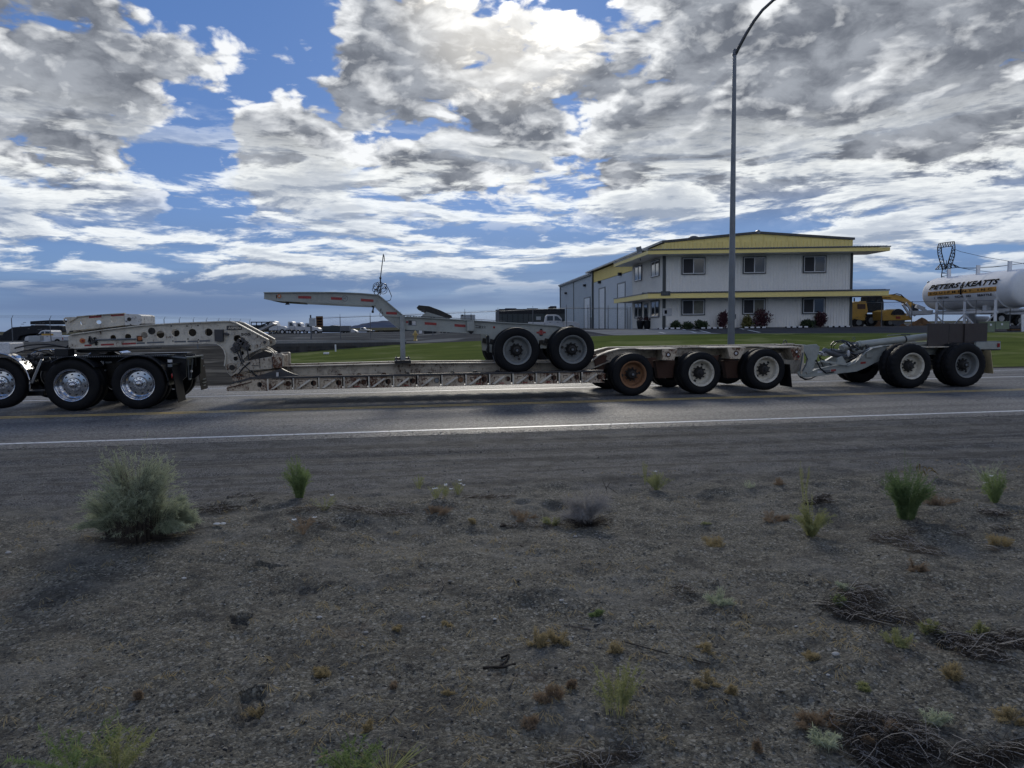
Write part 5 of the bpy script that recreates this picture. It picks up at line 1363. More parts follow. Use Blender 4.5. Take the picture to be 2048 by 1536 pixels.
roller(1252, 1238, 5.95, off, wsx, .95); roller(1211.5, 1201, 5.95, off, wsx, .9)
for px, py in ((1244.5,549),(1203.5,564.5)):
    t = t_of(px, wsx); z = 1.65+(649.5-py)/1479*(Bc+Fv*wsx+Sv*t-EYE).dot(HF)
    b = MB(); bbox(b, wsx-.40, wsx-.06, t-.15, t+.25, z-.2, z+.12); b.build('wall_light', M['machblack'], off)
q = s_of(1332.5); bt('notice_sign', 'tapewhite', -.10, q+.45, -.11, -.08, 2.35, 2.95); bt('sign_symbol', 'print', .05, .25, -.125, -.111, 2.5, 2.8)
b = bbox(MB(), -1.9, -1.5, 2.9, 3.1, 7.9, 8.9); b = MB(); p = onD(1279, 502, 64)
b.box(p, (.45, .06, .75), Matrix.Rotation(-.25, 3, 'Y')); b.build('floodlight', M['galv'], off)
MB().bar(p-Vector((0,0,.3)), p-Vector((-.1,0,.8)), .06).build('floodlight_bracket', M['galvdark'], off)
# grey workshop further back, a building of its own
ws2 = .4; G0, G1 = T1+.9, t_of(1122.5, ws2)
gw = thing('workshop_building', 'plain grey metal workshop with two narrow roller doors, leftmost and behind the office', 'building', bp(5, (G0+G1)/2, .9))
bbox(MB(), ws2+.06, LF-1, G0, G1, .5, 8.2).build('wall_core', M['sidinggrey'], gw)
n = 20
for i in range(n):
    sheet('sidinggrey', lerp(G0, G1, i/n), lerp(G0, G1, (i+1)/n), ws2, .6, 8.2, True, 2, par=gw)
roof(-.0, LF-.8, 8.2, 8.85, G0-.2, G1+.2, 'roofpale', 'roof', gw, .15)
bbox(MB(), ws2-.3, ws2-.08, G0-.2, G1, 8.05, 8.25).build('gutter', M['darktrim'], gw)
bbox(MB(), ws2-.16, ws2-.06, G1-.3, G1, .6, 8.05).build('corner_trim', M['darktrim'], gw)
t = t_of(1150.3, ws2); bbox(MB(), ws2-.16, ws2-.06, t, t+.35, .6, 8.05).build('downspout', M['darktrim'], gw)
roller(1182, 1171, 5.2, gw, ws2, .8, nsl=10)
for px, py in ((1174,571.5),(1136,586.5)):
    t = t_of(px, ws2); z = 1.65+(650-py)/1479*(Bc+Fv*ws2+Sv*t-EYE).dot(HF); bbox(MB(), ws2-.4, ws2-.06, t, t+.5, z-.15, z+.15).build('wall_light', M['machblack'], gw)

# planters, shrubs, wheel stops before the front
def leafball(parent, c, rx, rz, n, size, mat, name='foliage', seed=0, up=.0, lower=.25):
    rs = np.random.RandomState(seed)
    d = rs.normal(size=(n, 3)); d /= np.linalg.norm(d, axis=1)[:,None]
    rad_ = (rs.rand(n)**.45)*(1+.35*(vnoise(d[:,0]*2.3+seed+9, d[:,2]*2.3+d[:,1]+5)-.5)*2)
    p = d*rad_[:,None]*np.array([rx, rx, rz]); p[:,2] = np.maximum(p[:,2], -rz*lower*3)
    a = rs.normal(size=(n, 3)); a[:,2] += up; a += d*.8; a /= np.linalg.norm(a, axis=1)[:,None]
    bq = np.cross(a, rs.normal(size=(n, 3))); bq /= np.linalg.norm(bq, axis=1)[:,None]
    s = size*(.6+.8*rs.rand(n))[:,None]
    V = np.stack([p-bq*s*.28, p+a*s*.5, p+bq*s*.28, p+a*s*1.1-bq*s*.05], 1)
    V = np.stack([p, p+a*s*.5+bq*s*.25, p+a*s, p+a*s*.5-bq*s*.25], 1).reshape(-1, 3)+np.array(Vector(c)-wloc(parent))
    F = np.arange(4*n).reshape(-1, 4)
    return np_obj(name, V, F, mat, parent)
SH = [(1350.5, 641.5, 655, 9, 'leafgreen', 'rounded dark green shrub, leftmost by the office wall corner', 'shrub'),
      (1375.5, 645, 656, 9, 'leafgreen', 'low dark shrub under the left ground floor window', 'shrub'),
      (1403, 642, 656, 12, 'leafgreen', 'wide uneven green shrub right of the low dark one', 'shrub'),
      (1446, 623, 654, 10, 'leafpurple', 'purple shrub half hidden behind the lamp pole', 'shrub'),
      (1494.5, 630, 653.5, 9, 'leafyellow', 'small yellow green shrub beside the tallest purple shrub', 'shrub'),
      (1523, 621, 653.5, 16, 'leafpurple', 'largest purple shrub under the middle window', 'shrub'),
      (1616, 639, 652.5, 13, 'leafgreen', 'low spreading green shrub left of the rightmost purple shrub', 'shrub'),
      (1640.5, 624, 651.5, 12, 'leafpurple', 'vase shaped purple shrub under the right window', 'shrub')]
for i, (px, yt, yb_, w, mt, lb, ct) in enumerate(SH):
    c = onD(px, yb_, BD-.9); k = BD/1479; h = (yb_-yt)*k
    p = thing('shrub', lb, ct, (c.x, c.y, BZ-.05), 'shrubs along the office front')
    tall = mt == 'leafpurple'
    leafball(p, (c.x, c.y, BZ+h*.5), w*k*.98, h*.54, 900, .17, M[mt], seed=i+3, up=1.2 if tall else .3)
    b = MB(); r = random.Random(i)
    for j in range(6): b.tube([(c.x, c.y, BZ-.1), (c.x+r.uniform(-.5,.5)*w*k, c.y+r.uniform(-.2,.2), BZ+h*.6)], .018, 4)
    b.build('stems', M['rust'], p, kind='stuff')
for i, (px, lb) in enumerate(((1280.5, 'left one of two dark tall planters by the office entrance'), (1294.5, 'right one of two dark tall planters, below the entrance door'))):
    d_ = 66; c = onD(px, 656, d_); c.z = BZ-.02; k = d_/1479
    p = thing('planter', lb, 'planter', c, 'planters at the office entrance')
    MB().lathe([(0,.02),(.22,.02),(.30,.35),(.33,.72),(.30,.74),(.27,.70),(0,.68)], c, 20, 'Z').build('pot', M['machblack'], p, smooth=50)
    leafball(p, c+Vector((0,0,.85)), .26, .2, 160, .12, M['leafpurple'], seed=30+i, up=1)
for i, x0 in enumerate((1321.6, 1406.5, 1493, 1577, 1661)):
    dpt = 60.6; c = onD(x0+17, 657, dpt); zz = zg(c.x, c.y)+.004
    p = thing('wheel_stop', ['leftmost', 'second from left', 'middle', 'second from right', 'rightmost'][i]+' black and white wheel stop on the office parking lot', 'wheel stop', (c.x, c.y, zz), 'wheel stops along the office front')
    d = R0; q = Matrix.Rotation(-YAW, 3, 'Z')
    MB().box((c.x, c.y, zz+.06), (1.9, .15, .12), q).build('bumper', M['rubber'], p, bev=.03)
    for k in range(4):
        o = c+d*((k-1.5)*.48); MB().box((o.x, o.y, zz+.07), (.32, .158, .115), q).build('white_block', M['frame'], p, bev=.02)
# bay lines
b = MB()
for px0, py0, px1, py1 in ((1293,659,1330,665),(1384,659,1420,665),(1365,663.5,1392,663.3),(1480,657.5,1520,662)):
    a = onD(px0, py0, 57.5); c = onD(px1, py1, 50); w = Vector((.10,0,0))
    for q in (a, c): q.z = zg(q.x, q.y)+.03
    b.add([a-w, a+w, c+w, c-w], [(3,2,1,0)])
b.build('bay_markings', M['linewhite'], kind='structure')

# ================================================================== street lamp pole on the lawn edge
ld = 26.0; lb_ = onD(1462, 700, ld); lb_.z = zg(lb_.x, lb_.y)
lt = onD(1469.2, 103, ld); tp = onD(1462, 690, ld)
lp = thing('street_lamp', 'tall grey street lamp pole with a curved arm reaching out of the picture', 'street lamp', lb_)
MB().cyl(lb_-Vector((0,0,.1)), lt, .128, .062, n=20).build('pole', M['galv'], lp, smooth=40)
MB().lathe([(.0,.0),(.24,0),(.24,.03),(.16,.04),(.15,.16)], lb_, 20, 'Z').build('base_flange', M['galv'], lp, smooth=30)
MB().cyl(lt-Vector((0,0,.12)), lt+Vector((0,0,.08)), .085, .04, n=16).build('pole_cap', M['galvdark'], lp, smooth=40)
arm = [onD(x, y, ld-.2*i) for i, (x, y) in enumerate(((1471,108),(1479,92),(1492,68),(1508,42),(1525,20),(1547,0),(1575,-16),(1610,-26)))]
MB().tube(arm, [.062,.058,.055,.052,.05,.048,.045,.042], 10).build('arm', M['galvdark'], lp, smooth=60)
q = arm[-1]
MB().box(q+Vector((.3,0,.0)), (.7, .3, .14)).build('lamp_head', M['galv'], lp, bev=.05)
MB().bb(q+Vector((.12,-.1,-.11)), q+Vector((.55,.1,-.072))).build('lens', M['lamp'], lp)
q = onD(1469.5, 633, ld); MB().cyl(q-Vector((0,0,.12)), onD(1469.8, 592, ld), .014, n=8).build('conduit', M['galvdark'], lp, smooth=40)
MB().box(q, (.07,.08,.16)).build('connection_box', M['galvdark'], lp, bev=.01)

# ================================================================== block wall by the lawn and fences
wa, wb = Vector((-9.0, 49.05, 0)), Vector((.6, 47.95, 0))
bw = thing('retaining_wall', 'low dark block retaining wall between lawn and gravel yard', 'wall', ((wa+wb)/2))
n = 20
for c in range(3):
    for i in range(n):
        a, b_ = wa.lerp(wb, (i+(.5 if c % 2 else 0))/n), wa.lerp(wb, min(1, (i+1+(.5 if c % 2 else 0))/n))
        a = a.lerp(b_, .02)
        if (b_-a).length < .1: continue
        MB().bar((a.x, a.y, .12+c*.2), (b_.x, b_.y, .12+c*.2), .19, .35).build('wall_block', M['blockwall'], bw)
MB().bar((wa.x, wa.y-.02, .635), (wb.x, wb.y-.02, .635), .05, .42).build('coping', M['concrete'], bw)

def fence(name, pts, h, label, cat, group, posts_h=None, mesh=True, barbed=0, sp=3.0, r_=.035, mids=None, rail=True, tilt=0):
    pts = [Vector(p) for p in pts]
    t = thing(name, label, cat, pts[0], group)
    L = [0]
    for a, b_ in zip(pts, pts[1:]): L.append(L[-1]+(b_-a).length)
    n = max(1, round(L[-1]/sp)); P = []
    for i in range(n+1):
        d = L[-1]*i/n; j = max(k for k in range(len(pts)-1) if L[k] <= d+1e-6)
        P.append(pts[j].lerp(pts[j+1], (d-L[j])/(L[j+1]-L[j])))
    for i, p in enumerate(P):
        MB().cyl(p-Vector((0,0,.1)), p+Vector((0,0,h+.05)), r_, n=8).build('post', M['galvdark'], t, smooth=40)
        if barbed: MB().bar(p+Vector((0,0,h)), p+Vector((tilt,0,h+.32)), .03).build('barb_arm', M['galvdark'], t)
    if rail: MB().tube([p+Vector((0,0,h)) for p in P], .024, 5).build('top_rail', M['galvdark'], t, smooth=60)
    for k in range(barbed): MB().tube([p+Vector((tilt*(k+1)/barbed,0,h+.1*(k+1))) for p in P], .007, 3).build('barbed_wire', M['cable'], t)
    if mesh:
        V = []; F = []
        w = .0016
        for a, b_ in zip(P, P[1:]):
            d = b_-a; Ls = d.length; u = d/Ls; m_ = int(Ls/.13)
            for k in range(-int(h/.13)-1, m_+1):
                for sgn in (1, -1):
                    s0 = k*.13; pts_ = []
                    s1 = s0+h
                    lo, hi = max(0, -s0), min(h, Ls-s0)
                    if hi <= lo: continue
                    A = a+u*(s0+lo)+Vector((0,0,lo if sgn > 0 else h-lo)); B = a+u*(s0+hi)+Vector((0,0,hi if sgn > 0 else h-hi))
                    q = Vector((0,0,w)); i0 = len(V)
                    V += [A-q, B-q, B+q, A+q]; F.append((i0,i0+1,i0+2,i0+3))
        o = np_obj('chain_link', [tuple(v-wloc(t)) for v in V], F, M['cable'], t, kind='stuff')
    return t
def gp(px, d_, z=None):
    p = onD(px, 660, d_); p.z = zg(p.x, p.y) if z is None else z; return p
fence('chain_link_fence', [gp(622, 71), gp(1003, 66), gp(1128, 66), gp(1254, 73)], 1.95, 'chain link fence with thin rail across the gravel yard to the workshop', 'fence', None, sp=3.05, barbed=1)
MB().cyl(gp(622, 70.9)-Vector((0,0,.1)), gp(622, 70.9)+Vector((0,0,2.3)), .075, n=10).build('gate_post', M['galvdark'], [o for o in D.objects if o.name == 'chain_link_fence'][0], smooth=40)
fence('chain_link_fence', [gp(1703, 62), gp(1757, 61), gp(1858, 60), gp(2090, 56)], 2.0, 'chain link fence in front of the yellow machines and the tank', 'fence', None, sp=2.05*1.05, mesh=True)
fence('barbed_wire_fence', [gp(-60, 62, .6), gp(300, 78, .6), gp(500, 105, .6)], 2.15, 'barbed wire fence far behind the gooseneck on the left', 'fence', None, sp=3.4, mesh=False, barbed=3, rail=False, tilt=.15)
MB().cyl(gp(394, 42, .3)-Vector((0,0,.1)), gp(394, 42, .3)+Vector((0,0,1.2)), .04, n=8).build('post', M['galv'], None, smooth=40, label='thin grey post standing on the dirt drive below the gooseneck', cat='post')
# notice board on the gate post
p = gp(633, 70.7); sgn = thing('yard_sign', 'pale and dark notice hung on the fence end post', 'sign', p+Vector((0,0,1.2)))
MB().box(p+Vector((-.35,0,1.62)), (.62,.03,.75), Matrix.Rotation(-YAW, 3, 'Z')).build('board', M['roofpale'], sgn)
MB().box(p+Vector((.32,-.1,1.66)), (.66,.03,1.02), Matrix.Rotation(-YAW, 3, 'Z')).build('board', M['pile'], sgn)
b = MB()
for k in range(3): b.box(p+Vector((.32,-.13,1.92-.26*k)), (.45,.02,.12), Matrix.Rotation(-YAW, 3, 'Z'))
b.build('board_print', M['print'], sgn, kind='stuff')
# hydrant
hp = onD(831, 687, 54); hp.z = zg(hp.x, hp.y)+.02
hy = thing('fire_hydrant', 'faded yellow fire hydrant at the top of the lawn', 'fire hydrant', hp)
MB().lathe([(.0,0),(.17,0),(.17,.05),(.10,.07),(.10,.48),(.14,.50),(.14,.55),(.11,.57),(.10,.64),(.05,.72),(.0,.74)], hp, 18, 'Z').build('barrel', M['hydrant'], hy, smooth=40)
for s in (-1, 1): MB().cyl(hp+Vector((s*.08,0,.44)), hp+Vector((s*.20,0,.44)), .055, n=12).build('side_cap', M['hydrant'], hy, smooth=40)
MB().cyl(hp+Vector((0,-.08,.38)), hp+Vector((0,-.20,.38)), .07, n=12).build('front_cap', M['hydrant'], hy, smooth=40)
MB().cyl(hp+Vector((0,0,.74)), hp+Vector((0,0,.80)), .03, n=5).build('bonnet_nut', M['hydrant'], hy)
# small white marker and sprinkler box on the lawn
q = gp(670, 44); MB().cyl(q, q+Vector((0,0,.42)), .045, n=10).build('white_marker', M['frame'], None, smooth=40, label='short white marker post against the low block wall', cat='marker')
q = gp(651, 41); MB().box(q+Vector((0,0,.06)), (.30,.2,.1)).build('valve_cover', M['frame'], None, bev=.02, label='small white valve cover lying on the lawn edge', cat='cover')
# pale hedge / distant hill
def hill(name, pts, d_, mat, depth=300, **kw):
    b = MB(); n = len(pts); top = [onD(x, y, d_) for x, y in pts]; V = []
    for p in top: V += [(p.x, p.y-depth, -3), tuple(p), (p.x, p.y+depth, -3)]
    F = []
    for i in range(n-1):
        a = i*3; F += [(a, a+3, a+4, a+1), (a+1, a+4, a+5, a+2)]
    b.add(V, F); return b.build(name, mat, smooth=80, kind='structure', **kw)
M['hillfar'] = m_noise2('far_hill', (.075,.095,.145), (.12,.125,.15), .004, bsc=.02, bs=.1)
M['hillnear'] = m_noise2('dry_rise', (.10,.095,.05), (.07,.07,.04), .03, bsc=.4)
hp_ = [(640,662),(670,660),(690,656),(715,650),(735,645.5),(755,642.5),(775,641),(800,643),(830,645),(860,646.5),(900,647.5),(960,648),(1020,649),(1060,654)]
HP2 = []
for a, b_ in zip(hp_, hp_[1:]):
    for i in range(6):
        t = i/6; HP2.append((lerp(a[0], b_[0], t), lerp(a[1], b_[1], t)+.5*sin((a[0]+t*20)*.31)))
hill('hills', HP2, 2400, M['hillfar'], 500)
hill('rise', [(740,664),(752,660.8),(775,658.8),(800,658.6),(840,659),(900,659.5),(960,660),(1010,661)], 260, M['hillnear'], 60)
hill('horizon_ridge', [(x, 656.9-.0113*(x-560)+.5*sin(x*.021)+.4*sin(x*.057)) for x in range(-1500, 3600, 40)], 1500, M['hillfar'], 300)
# ================================================================== white tank on a stand, with lettering
TR = 1.45; tl = 37.2; tz = 4.07
def tkp(d, lat, z): return EYE+HF*d+R0*(tl+TR+lat)+Vector((0,0,z-EYE.z))
tk = thing('storage_tank', 'big white cylindrical tank on a pipe stand lettered PETERS & KEATTS EQUIPMENT INC.', 'tank', tkp(60, 0, 1.0))
def ring(d, r, n=40): return [tkp(d, r*cos(2*pi*i/n), tz+r*sin(2*pi*i/n)) for i in range(n)]
prof = [(67.9, .0), (67.9, .55), (67.82, .95), (67.65, 1.22), (67.4, 1.39), (67.1, TR), (64.0, TR), (64.0, TR+.012), (63.96, TR+.012), (63.96, TR), (59.2, TR), (59.2, TR+.012), (59.16, TR+.012), (59.16, TR), (55.8, TR), (55.5, 1.42), (55.35, 1.3), (55.2, 1.0), (55.12, .5), (55.1, 0)]
b = MB(); V = []; n = 40
for d_, r_ in prof: V += ring(d_, max(r_, .001), n)
b.add(V, [(j*n+i, (j+1)*n+i, (j+1)*n+(i+1)%n, j*n+(i+1)%n) for j in range(len(prof)-1) for i in range(n)])
b.build('shell', M['tank'], tk, smooth=40)
def dpx(px): return tl*1479/(px-1024)
for px in (1872.5, 1929, 1990):
    d_ = dpx(px); MB().bar(tkp(d_, -.55, tz+TR-.25), tkp(d_, -.55, tz+TR+.62), .30, .12).build('top_post', M['tank'], tk)
for px in (1870, 1926, 1987.5):
    d_ = dpx(px); 
    for lat in (-TR+.05, TR-.05): MB().cyl(tkp(d_, lat, .9), tkp(d_, lat, 3.25), .11, n=12).build('stand_leg', M['tank'], tk, smooth=40)
    b = MB(); m_ = 14
    for i in range(m_):
        a0, a1 = lerp(pi*1.05, pi*1.95, i/m_), lerp(pi*1.05, pi*1.95, (i+1)/m_)
        b.bar(tkp(d_, (TR+.06)*cos(a0), tz+(TR+.06)*sin(a0)), tkp(d_, (TR+.06)*cos(a1), tz+(TR+.06)*sin(a1)), .2, .1)
    b.build('saddle', M['tank'], tk)
for lat in (-TR+.05, TR-.05):
    MB().bar(tkp(dpx(1862), lat, 2.32), tkp(dpx(1992), lat, 2.32), .10, .16).build('stand_beam', M['tank'], tk)
    for pa, pb in ((1870, 1926), (1926, 1987.5)):
        da, db = dpx(pa), dpx(pb)
        MB().bar(tkp(da, lat, 2.15), tkp(lerp(da, db, .42), lat, 1.1), .09).build('brace', M['tank'], tk)
        MB().bar(tkp(db, lat, 2.15), tkp(lerp(da, db, .55), lat, 1.1), .09).build('brace', M['tank'], tk)
MB().ball(tkp(67.3, -.9, tz+1.05), .13, 10).build('valve_knob', M['galv'], tk, smooth=60)
def wrap(name, me_or_box, px0, px1, z0, z1, mat, off):
    me = me_or_box; xs = [v.co.x for v in me.vertices]; ys = [v.co.y for v in me.vertices]
    xa_, xb_, ya, yb = min(xs), max(xs), min(ys), max(ys); d0, d1 = dpx(px0), dpx(px1); base = wloc(tk)
    for v in me.vertices:
        d_ = lerp(d0, d1, (v.co.x-xa_)/(xb_-xa_)); z = lerp(z0, z1, (v.co.y-ya)/(yb-ya)); h = z-tz
        v.co = tkp(d_, -math.sqrt(max(0, (TR+off)**2-h*h)), z)-base
    me.materials.clear(); me.materials.append(M[mat]); o = D.objects.new(name, me); COL.objects.link(o); o.parent = tk; return o
bm_ = bmesh.new(); bmesh.ops.create_grid(bm_, x_segments=2, y_segments=10, size=1); me = D.meshes.new('band'); bm_.to_mesh(me)
wrap('orange_band', me, 1853, 1989, 3.87, 4.24, 'tankorange', .018)
wrap('lettering', text_mesh('PETERS', 1, shear=.25, bold=.045, spacing=1.08), 1854, 1914, 4.40, 4.84, 'print', .045)
wrap('lettering', text_mesh('&', 1, shear=.2, bold=.03), 1916, 1923.5, 4.32, 4.86, 'print', .045)
wrap('lettering', text_mesh('KEATTS', 1, shear=.25, bold=.045, spacing=1.08), 1925, 1991, 4.40, 4.84, 'print', .045)
wrap('lettering', text_mesh('EQUIPMENT INC.', 1, spacing=1.7, bold=.02), 1857, 1987, 3.95, 4.16, 'print', .04)
wrap('lettering', text_mesh('|', 1, bold=.03), 1917, 1920.5, 3.80, 4.30, 'print', .05)
wrap('lettering', text_mesh('LEWISTON', 1, shear=.1, bold=.03), 1865, 1893.5, 3.56, 3.74, 'print', .045)
wrap('lettering', text_mesh('RICHLAND', 1, shear=.1, bold=.03), 1906, 1938, 3.56, 3.74, 'print', .045)
wrap('lettering', text_mesh('SEATTLE', 1, shear=.1, bold=.03), 1950, 1980, 3.56, 3.74, 'print', .045)

def dd(pts, d_): return [onD(x, y, d_) for x, y in pts]
def slab(b, pts, d_, th):
    """picture-measured outline at distance d_, run back th metres"""
    P = dd(pts, d_); n = len(P); w = HF*th
    ar = sum((P[i].dot(R0)*P[(i+1)%n].z-P[(i+1)%n].dot(R0)*P[i].z) for i in range(n))
    if ar < 0: P = P[::-1]
    return b.add(P+[p+w for p in P], [tuple(range(n)), tuple(range(2*n-1, n-1, -1))]+[(i, i+n, (i+1)%n+n, (i+1)%n) for i in range(n)])
def part(name, pts, d_, th, mat, parent, **kw): return slab(MB(), pts, d_, th).build(name, M[mat], parent, **kw)
def rect(x0, y0, x1, y1): return [(x0, y1), (x1, y1), (x1, y0), (x0, y0)]
def fwheel(parent, px, py, rpx, d_, w=.35, mat='rubber', rim='wheelgrey', name='wheel'):
    c = onD(px, py, d_); r_ = rpx*d_/1479
    o = MB().cyl(c, c+HF*w, r_, n=20).build(name, M[mat], parent, smooth=40)
    MB().cyl(c-HF*.02, c+HF*.01, r_*.5, n=14).build('rim', M[rim], o, smooth=40)
    return o
# yellow wheel machine beside the office
d_ = 70
t = thing('wheel_loader', 'yellow wheeled machine with dark cab right beside the office corner', 'loader', gp(1728, d_))
part('body', [(1703,640),(1703,606),(1712,603),(1733,603),(1736,622),(1732,640)], d_, 1.8, 'machyellow', t, bev=.05)
part('lower_frame', [(1706,650),(1706,638),(1734,632),(1735,648)], d_+.2, 1.4, 'machyellow', t)
part('cab', [(1735,625),(1736,594),(1740,591),(1764,592),(1768,604),(1768,620),(1762,625)], d_+.3, 1.5, 'machblack', t, bev=.05)
part('cab_window', rect(1741,595,1750,607), d_+.27, .02, 'glass', t); part('cab_window', rect(1753,595,1761,607), d_+.27, .02, 'glass', t)
part('cab_roof', rect(1734,589.5,1768,592), d_+.2, 1.7, 'machblack', t)
fwheel(t, 1718, 645, 11, d_-.2); fwheel(t, 1743, 641, 12, d_-.2)
part('side_panel', [(1706,637),(1728,632),(1731,640),(1727,641)], d_-.3, .1, 'machyellow', t)
part('engine_grille', rect(1715,608,1731,618), d_-.03, .04, 'rust', t); part('exhaust', rect(1708,596,1710,604), d_+.5, .1, 'machblack', t)
part('step', rect(1733,628,1745,631), d_-.2, .3, 'machblack', t)
# roller
d_ = 68
t = thing('road_roller', 'yellow drum roller with black arched guard between the loader and the tank', 'roller', gp(1795, d_))
part('body', [(1764.5,641),(1764,623),(1775,619.5),(1790,619),(1800,624),(1824,629),(1825,639),(1812,641)], d_, 1.9, 'machyellow', t, bev=.05)
c = onD(1796, 630, d_-.1)
MB().cyl(onD(1797, 640, d_-.15), onD(1797, 640, d_-.15)+HF*2.0, 13*d_/1479, n=28).build('drum', M['galvdark'], t, smooth=40)
arc = [(1797+13.5*cos(a), 631-13.5*sin(a)) for a in lin(0.12, pi-.12, 12)]
part('arched_guard', arc, d_-.16, 2.0, 'machblack', t)
part('side_plate', [(1766,641),(1766,630),(1824,631),(1824,640)], d_-.22, .06, 'machyellow', t)
part('badge', rect(1792,632.5,1801,637.5), d_-.25, .02, 'red', t)
fwheel(t, 1781, 645, 9, d_-.1)
# excavator
d_ = 76
t = thing('excavator', 'yellow excavator with its bent boom reaching right behind the roller', 'excavator', gp(1760, d_))
part('boom', [(1745,600),(1750,592),(1764,589.6),(1788,588.2),(1806,592),(1814,597.5),(1829,607.5),(1835,616),(1828,620),(1819,613),(1806,604),(1795,600),(1764.5,598.4)], d_, .6, 'machyellow', t, bev=.04)
part('arm', [(1826,606),(1838,612),(1836,626),(1829,630),(1824,618)], d_+.1, .4, 'machblack', t)
part('bucket', [(1824,612),(1833,608),(1838,622),(1828,628)], d_-.15, .8, 'machblack', t)
MB().tube(dd([(1785,589.5),(1793,587.5),(1802,589.5),(1808,595)], d_-.1), .05).build('boom_hose', M['hose'], t, smooth=60)
part('house', rect(1738,600,1764,622), d_+.3, 2.2, 'machyellow', t, bev=.05); part('track', [(1738,652),(1736,646),(1740,641),(1770,641),(1774,646),(1771,652)], d_, .6, 'machblack', t)
me = text_mesh('KOMATSU', 1, bold=.02); xs = max(v.co.x for v in me.vertices); p0 = onD(1765, 598, d_-.03); p1 = onD(1782, 598, d_-.03)
me.transform(Matrix.Translation(p0+Vector((0,0,.05))-wloc(t)) @ Matrix.Rotation(-YAW, 4, 'Z') @ FRONT @ Matrix.Scale((p1-p0).length/xs, 4)); me.materials.clear(); me.materials.append(M['print'])
o = D.objects.new('boom_lettering', me); COL.objects.link(o); o.parent = t
# cylinders and white jib behind
t = thing('boom_trailer', 'white folding jib and hydraulic arms between excavator and tank', 'trailer', gp(1835, 66))
for a, b_, w in (((1805,608),(1822,634),.16),((1812,606),(1830,632),.14),((1832,612),(1848,618),.3),((1818,626),(1864,624),.34),((1840,614),(1852,622),.2)):
    p0, p1 = onD(*a, 66), onD(*b_, 66); MB().bar(p0, p1, w).build('arm', M['truckwhite'], t)
part('frame', [(1819,631.5),(1822,624),(1866,622),(1866,629)], 66.2, .6, 'truckwhite', t)
for (px, py, w, h, nm) in ((1757,652,9,12,'small brown dirt heap between loader and roller'),(1843,652,30,19,'broad brown dirt pile behind the roller and jib'),(1806,653,14,6,'low dark dirt heap under the roller')):
    c = onD(px, py, 67 if w < 20 else 74); k = 67/1479; rs = np.random.RandomState(px)
    b = MB(); n = 18; V = [(c.x, c.y, c.z+h*k)]
    for j in range(1, 5):
        for i in range(n):
            a = 2*pi*i/n; r_ = w*k*j/4*(1+.25*(rs.rand()-.5)); V.append((c.x+r_*cos(a), c.y+r_*sin(a), c.z+h*k*(1-(j/4)**1.3)*(1+.2*(rs.rand()-.5))-.05*j))
    F = [(0, 1+i, 1+(i+1)%n) for i in range(n)]+[(1+(j-1)*n+i, 1+j*n+i, 1+j*n+(i+1)%n, 1+(j-1)*n+(i+1)%n) for j in range(1, 4) for i in range(n)]
    b.add(V, F); b.build('dirt_pile', M['pile'], None, label=nm, cat='dirt pile', group='dirt piles in the machine yard')
# white truck under/behind the tank
d_ = 60
t = thing('tank_truck', 'white truck chassis parked behind the tank stand at the right edge', 'truck', gp(2000, d_))
part('frame', [(1878,629),(1878,621),(1975,617),(2048,618),(2070,618),(2070,629)], d_+4, .5, 'truckwhite', t)
part('rear_deck', [(1984,628),(1990,617),(2066,617),(2066,628)], d_, 1.6, 'truckwhite', t)
part('saddle_block', [(2012,604),(2036,604),(2031,617),(2016,617)], d_, 1.2, 'truckwhite', t)
part('side_box', rect(1973,611,1983,625), d_-1, .5, 'frame', t); part('side_box', rect(1986,610,1996,625), d_-1, .5, 'frame', t); part('side_box', rect(1938,626,1950,638), d_+2, .5, 'truckwhite', t)
MB().cyl(onD(1945, 640, d_+3), onD(1975, 640, d_+3), .32, n=16).build('air_tank', M['truckwhite'], t, smooth=40)
part('underframe', rect(2000,629,2062,646), d_+.3, 1.2, 'machblack', t)
fwheel(t, 2003, 637, 11.5, d_-.1, rim='truckwhite'); fwheel(t, 2042, 641, 11.5, d_-.1); 
b = MB()
for px in (2021, 2029): 
    c = onD(px, 623.5, d_-.02); b.cyl(c, c+HF*.03, .09, n=12)
b.build('frame_holes', M['print'], t, kind='stuff')
for i in range(5): part('ladder_rung', rect(2037,646+i*2.2,2046,647+i*2.2), d_-1, .1, 'galvdark', t)
for (x0, y0, x1, y1, lb) in ((1975.5,643.5,1990,665,'taller green utility cabinet, left of two on the lawn edge'), (1991,642.5,2019,658.5,'wide green utility cabinet, right of two on the lawn edge')):
    c = gp((x0+x1)/2, 50); t = thing('utility_cabinet', lb, 'utility box', c, 'green utility cabinets')
    part('cabinet', rect(x0, y0+1.5, x1, y1), 50, .9, 'greenbox', t, bev=.02); part('lid', rect(x0-.6, y0, x1+.6, y0+1.6), 49.97, .98, 'greenbox', t, bev=.01)
    part('label', rect((x0+x1)/2-2.5, y0+4, (x0+x1)/2+1, y0+8), 49.97, .02, 'frame', t)
part('white_post', rect(2044,629,2049,666), 50, .1, 'frame', None, label='white post cut off by the right picture edge', cat='post')
t = thing('debris_stack', 'dark stack of timber on the ground by the right edge', 'timber', gp(2035, 50.5))
for k in range(3): part('timber', rect(2022+k, 655+k*3, 2052, 657.6+k*3), 50.5-.1*k, .5, 'pile' if k % 2 else 'machblack', t)

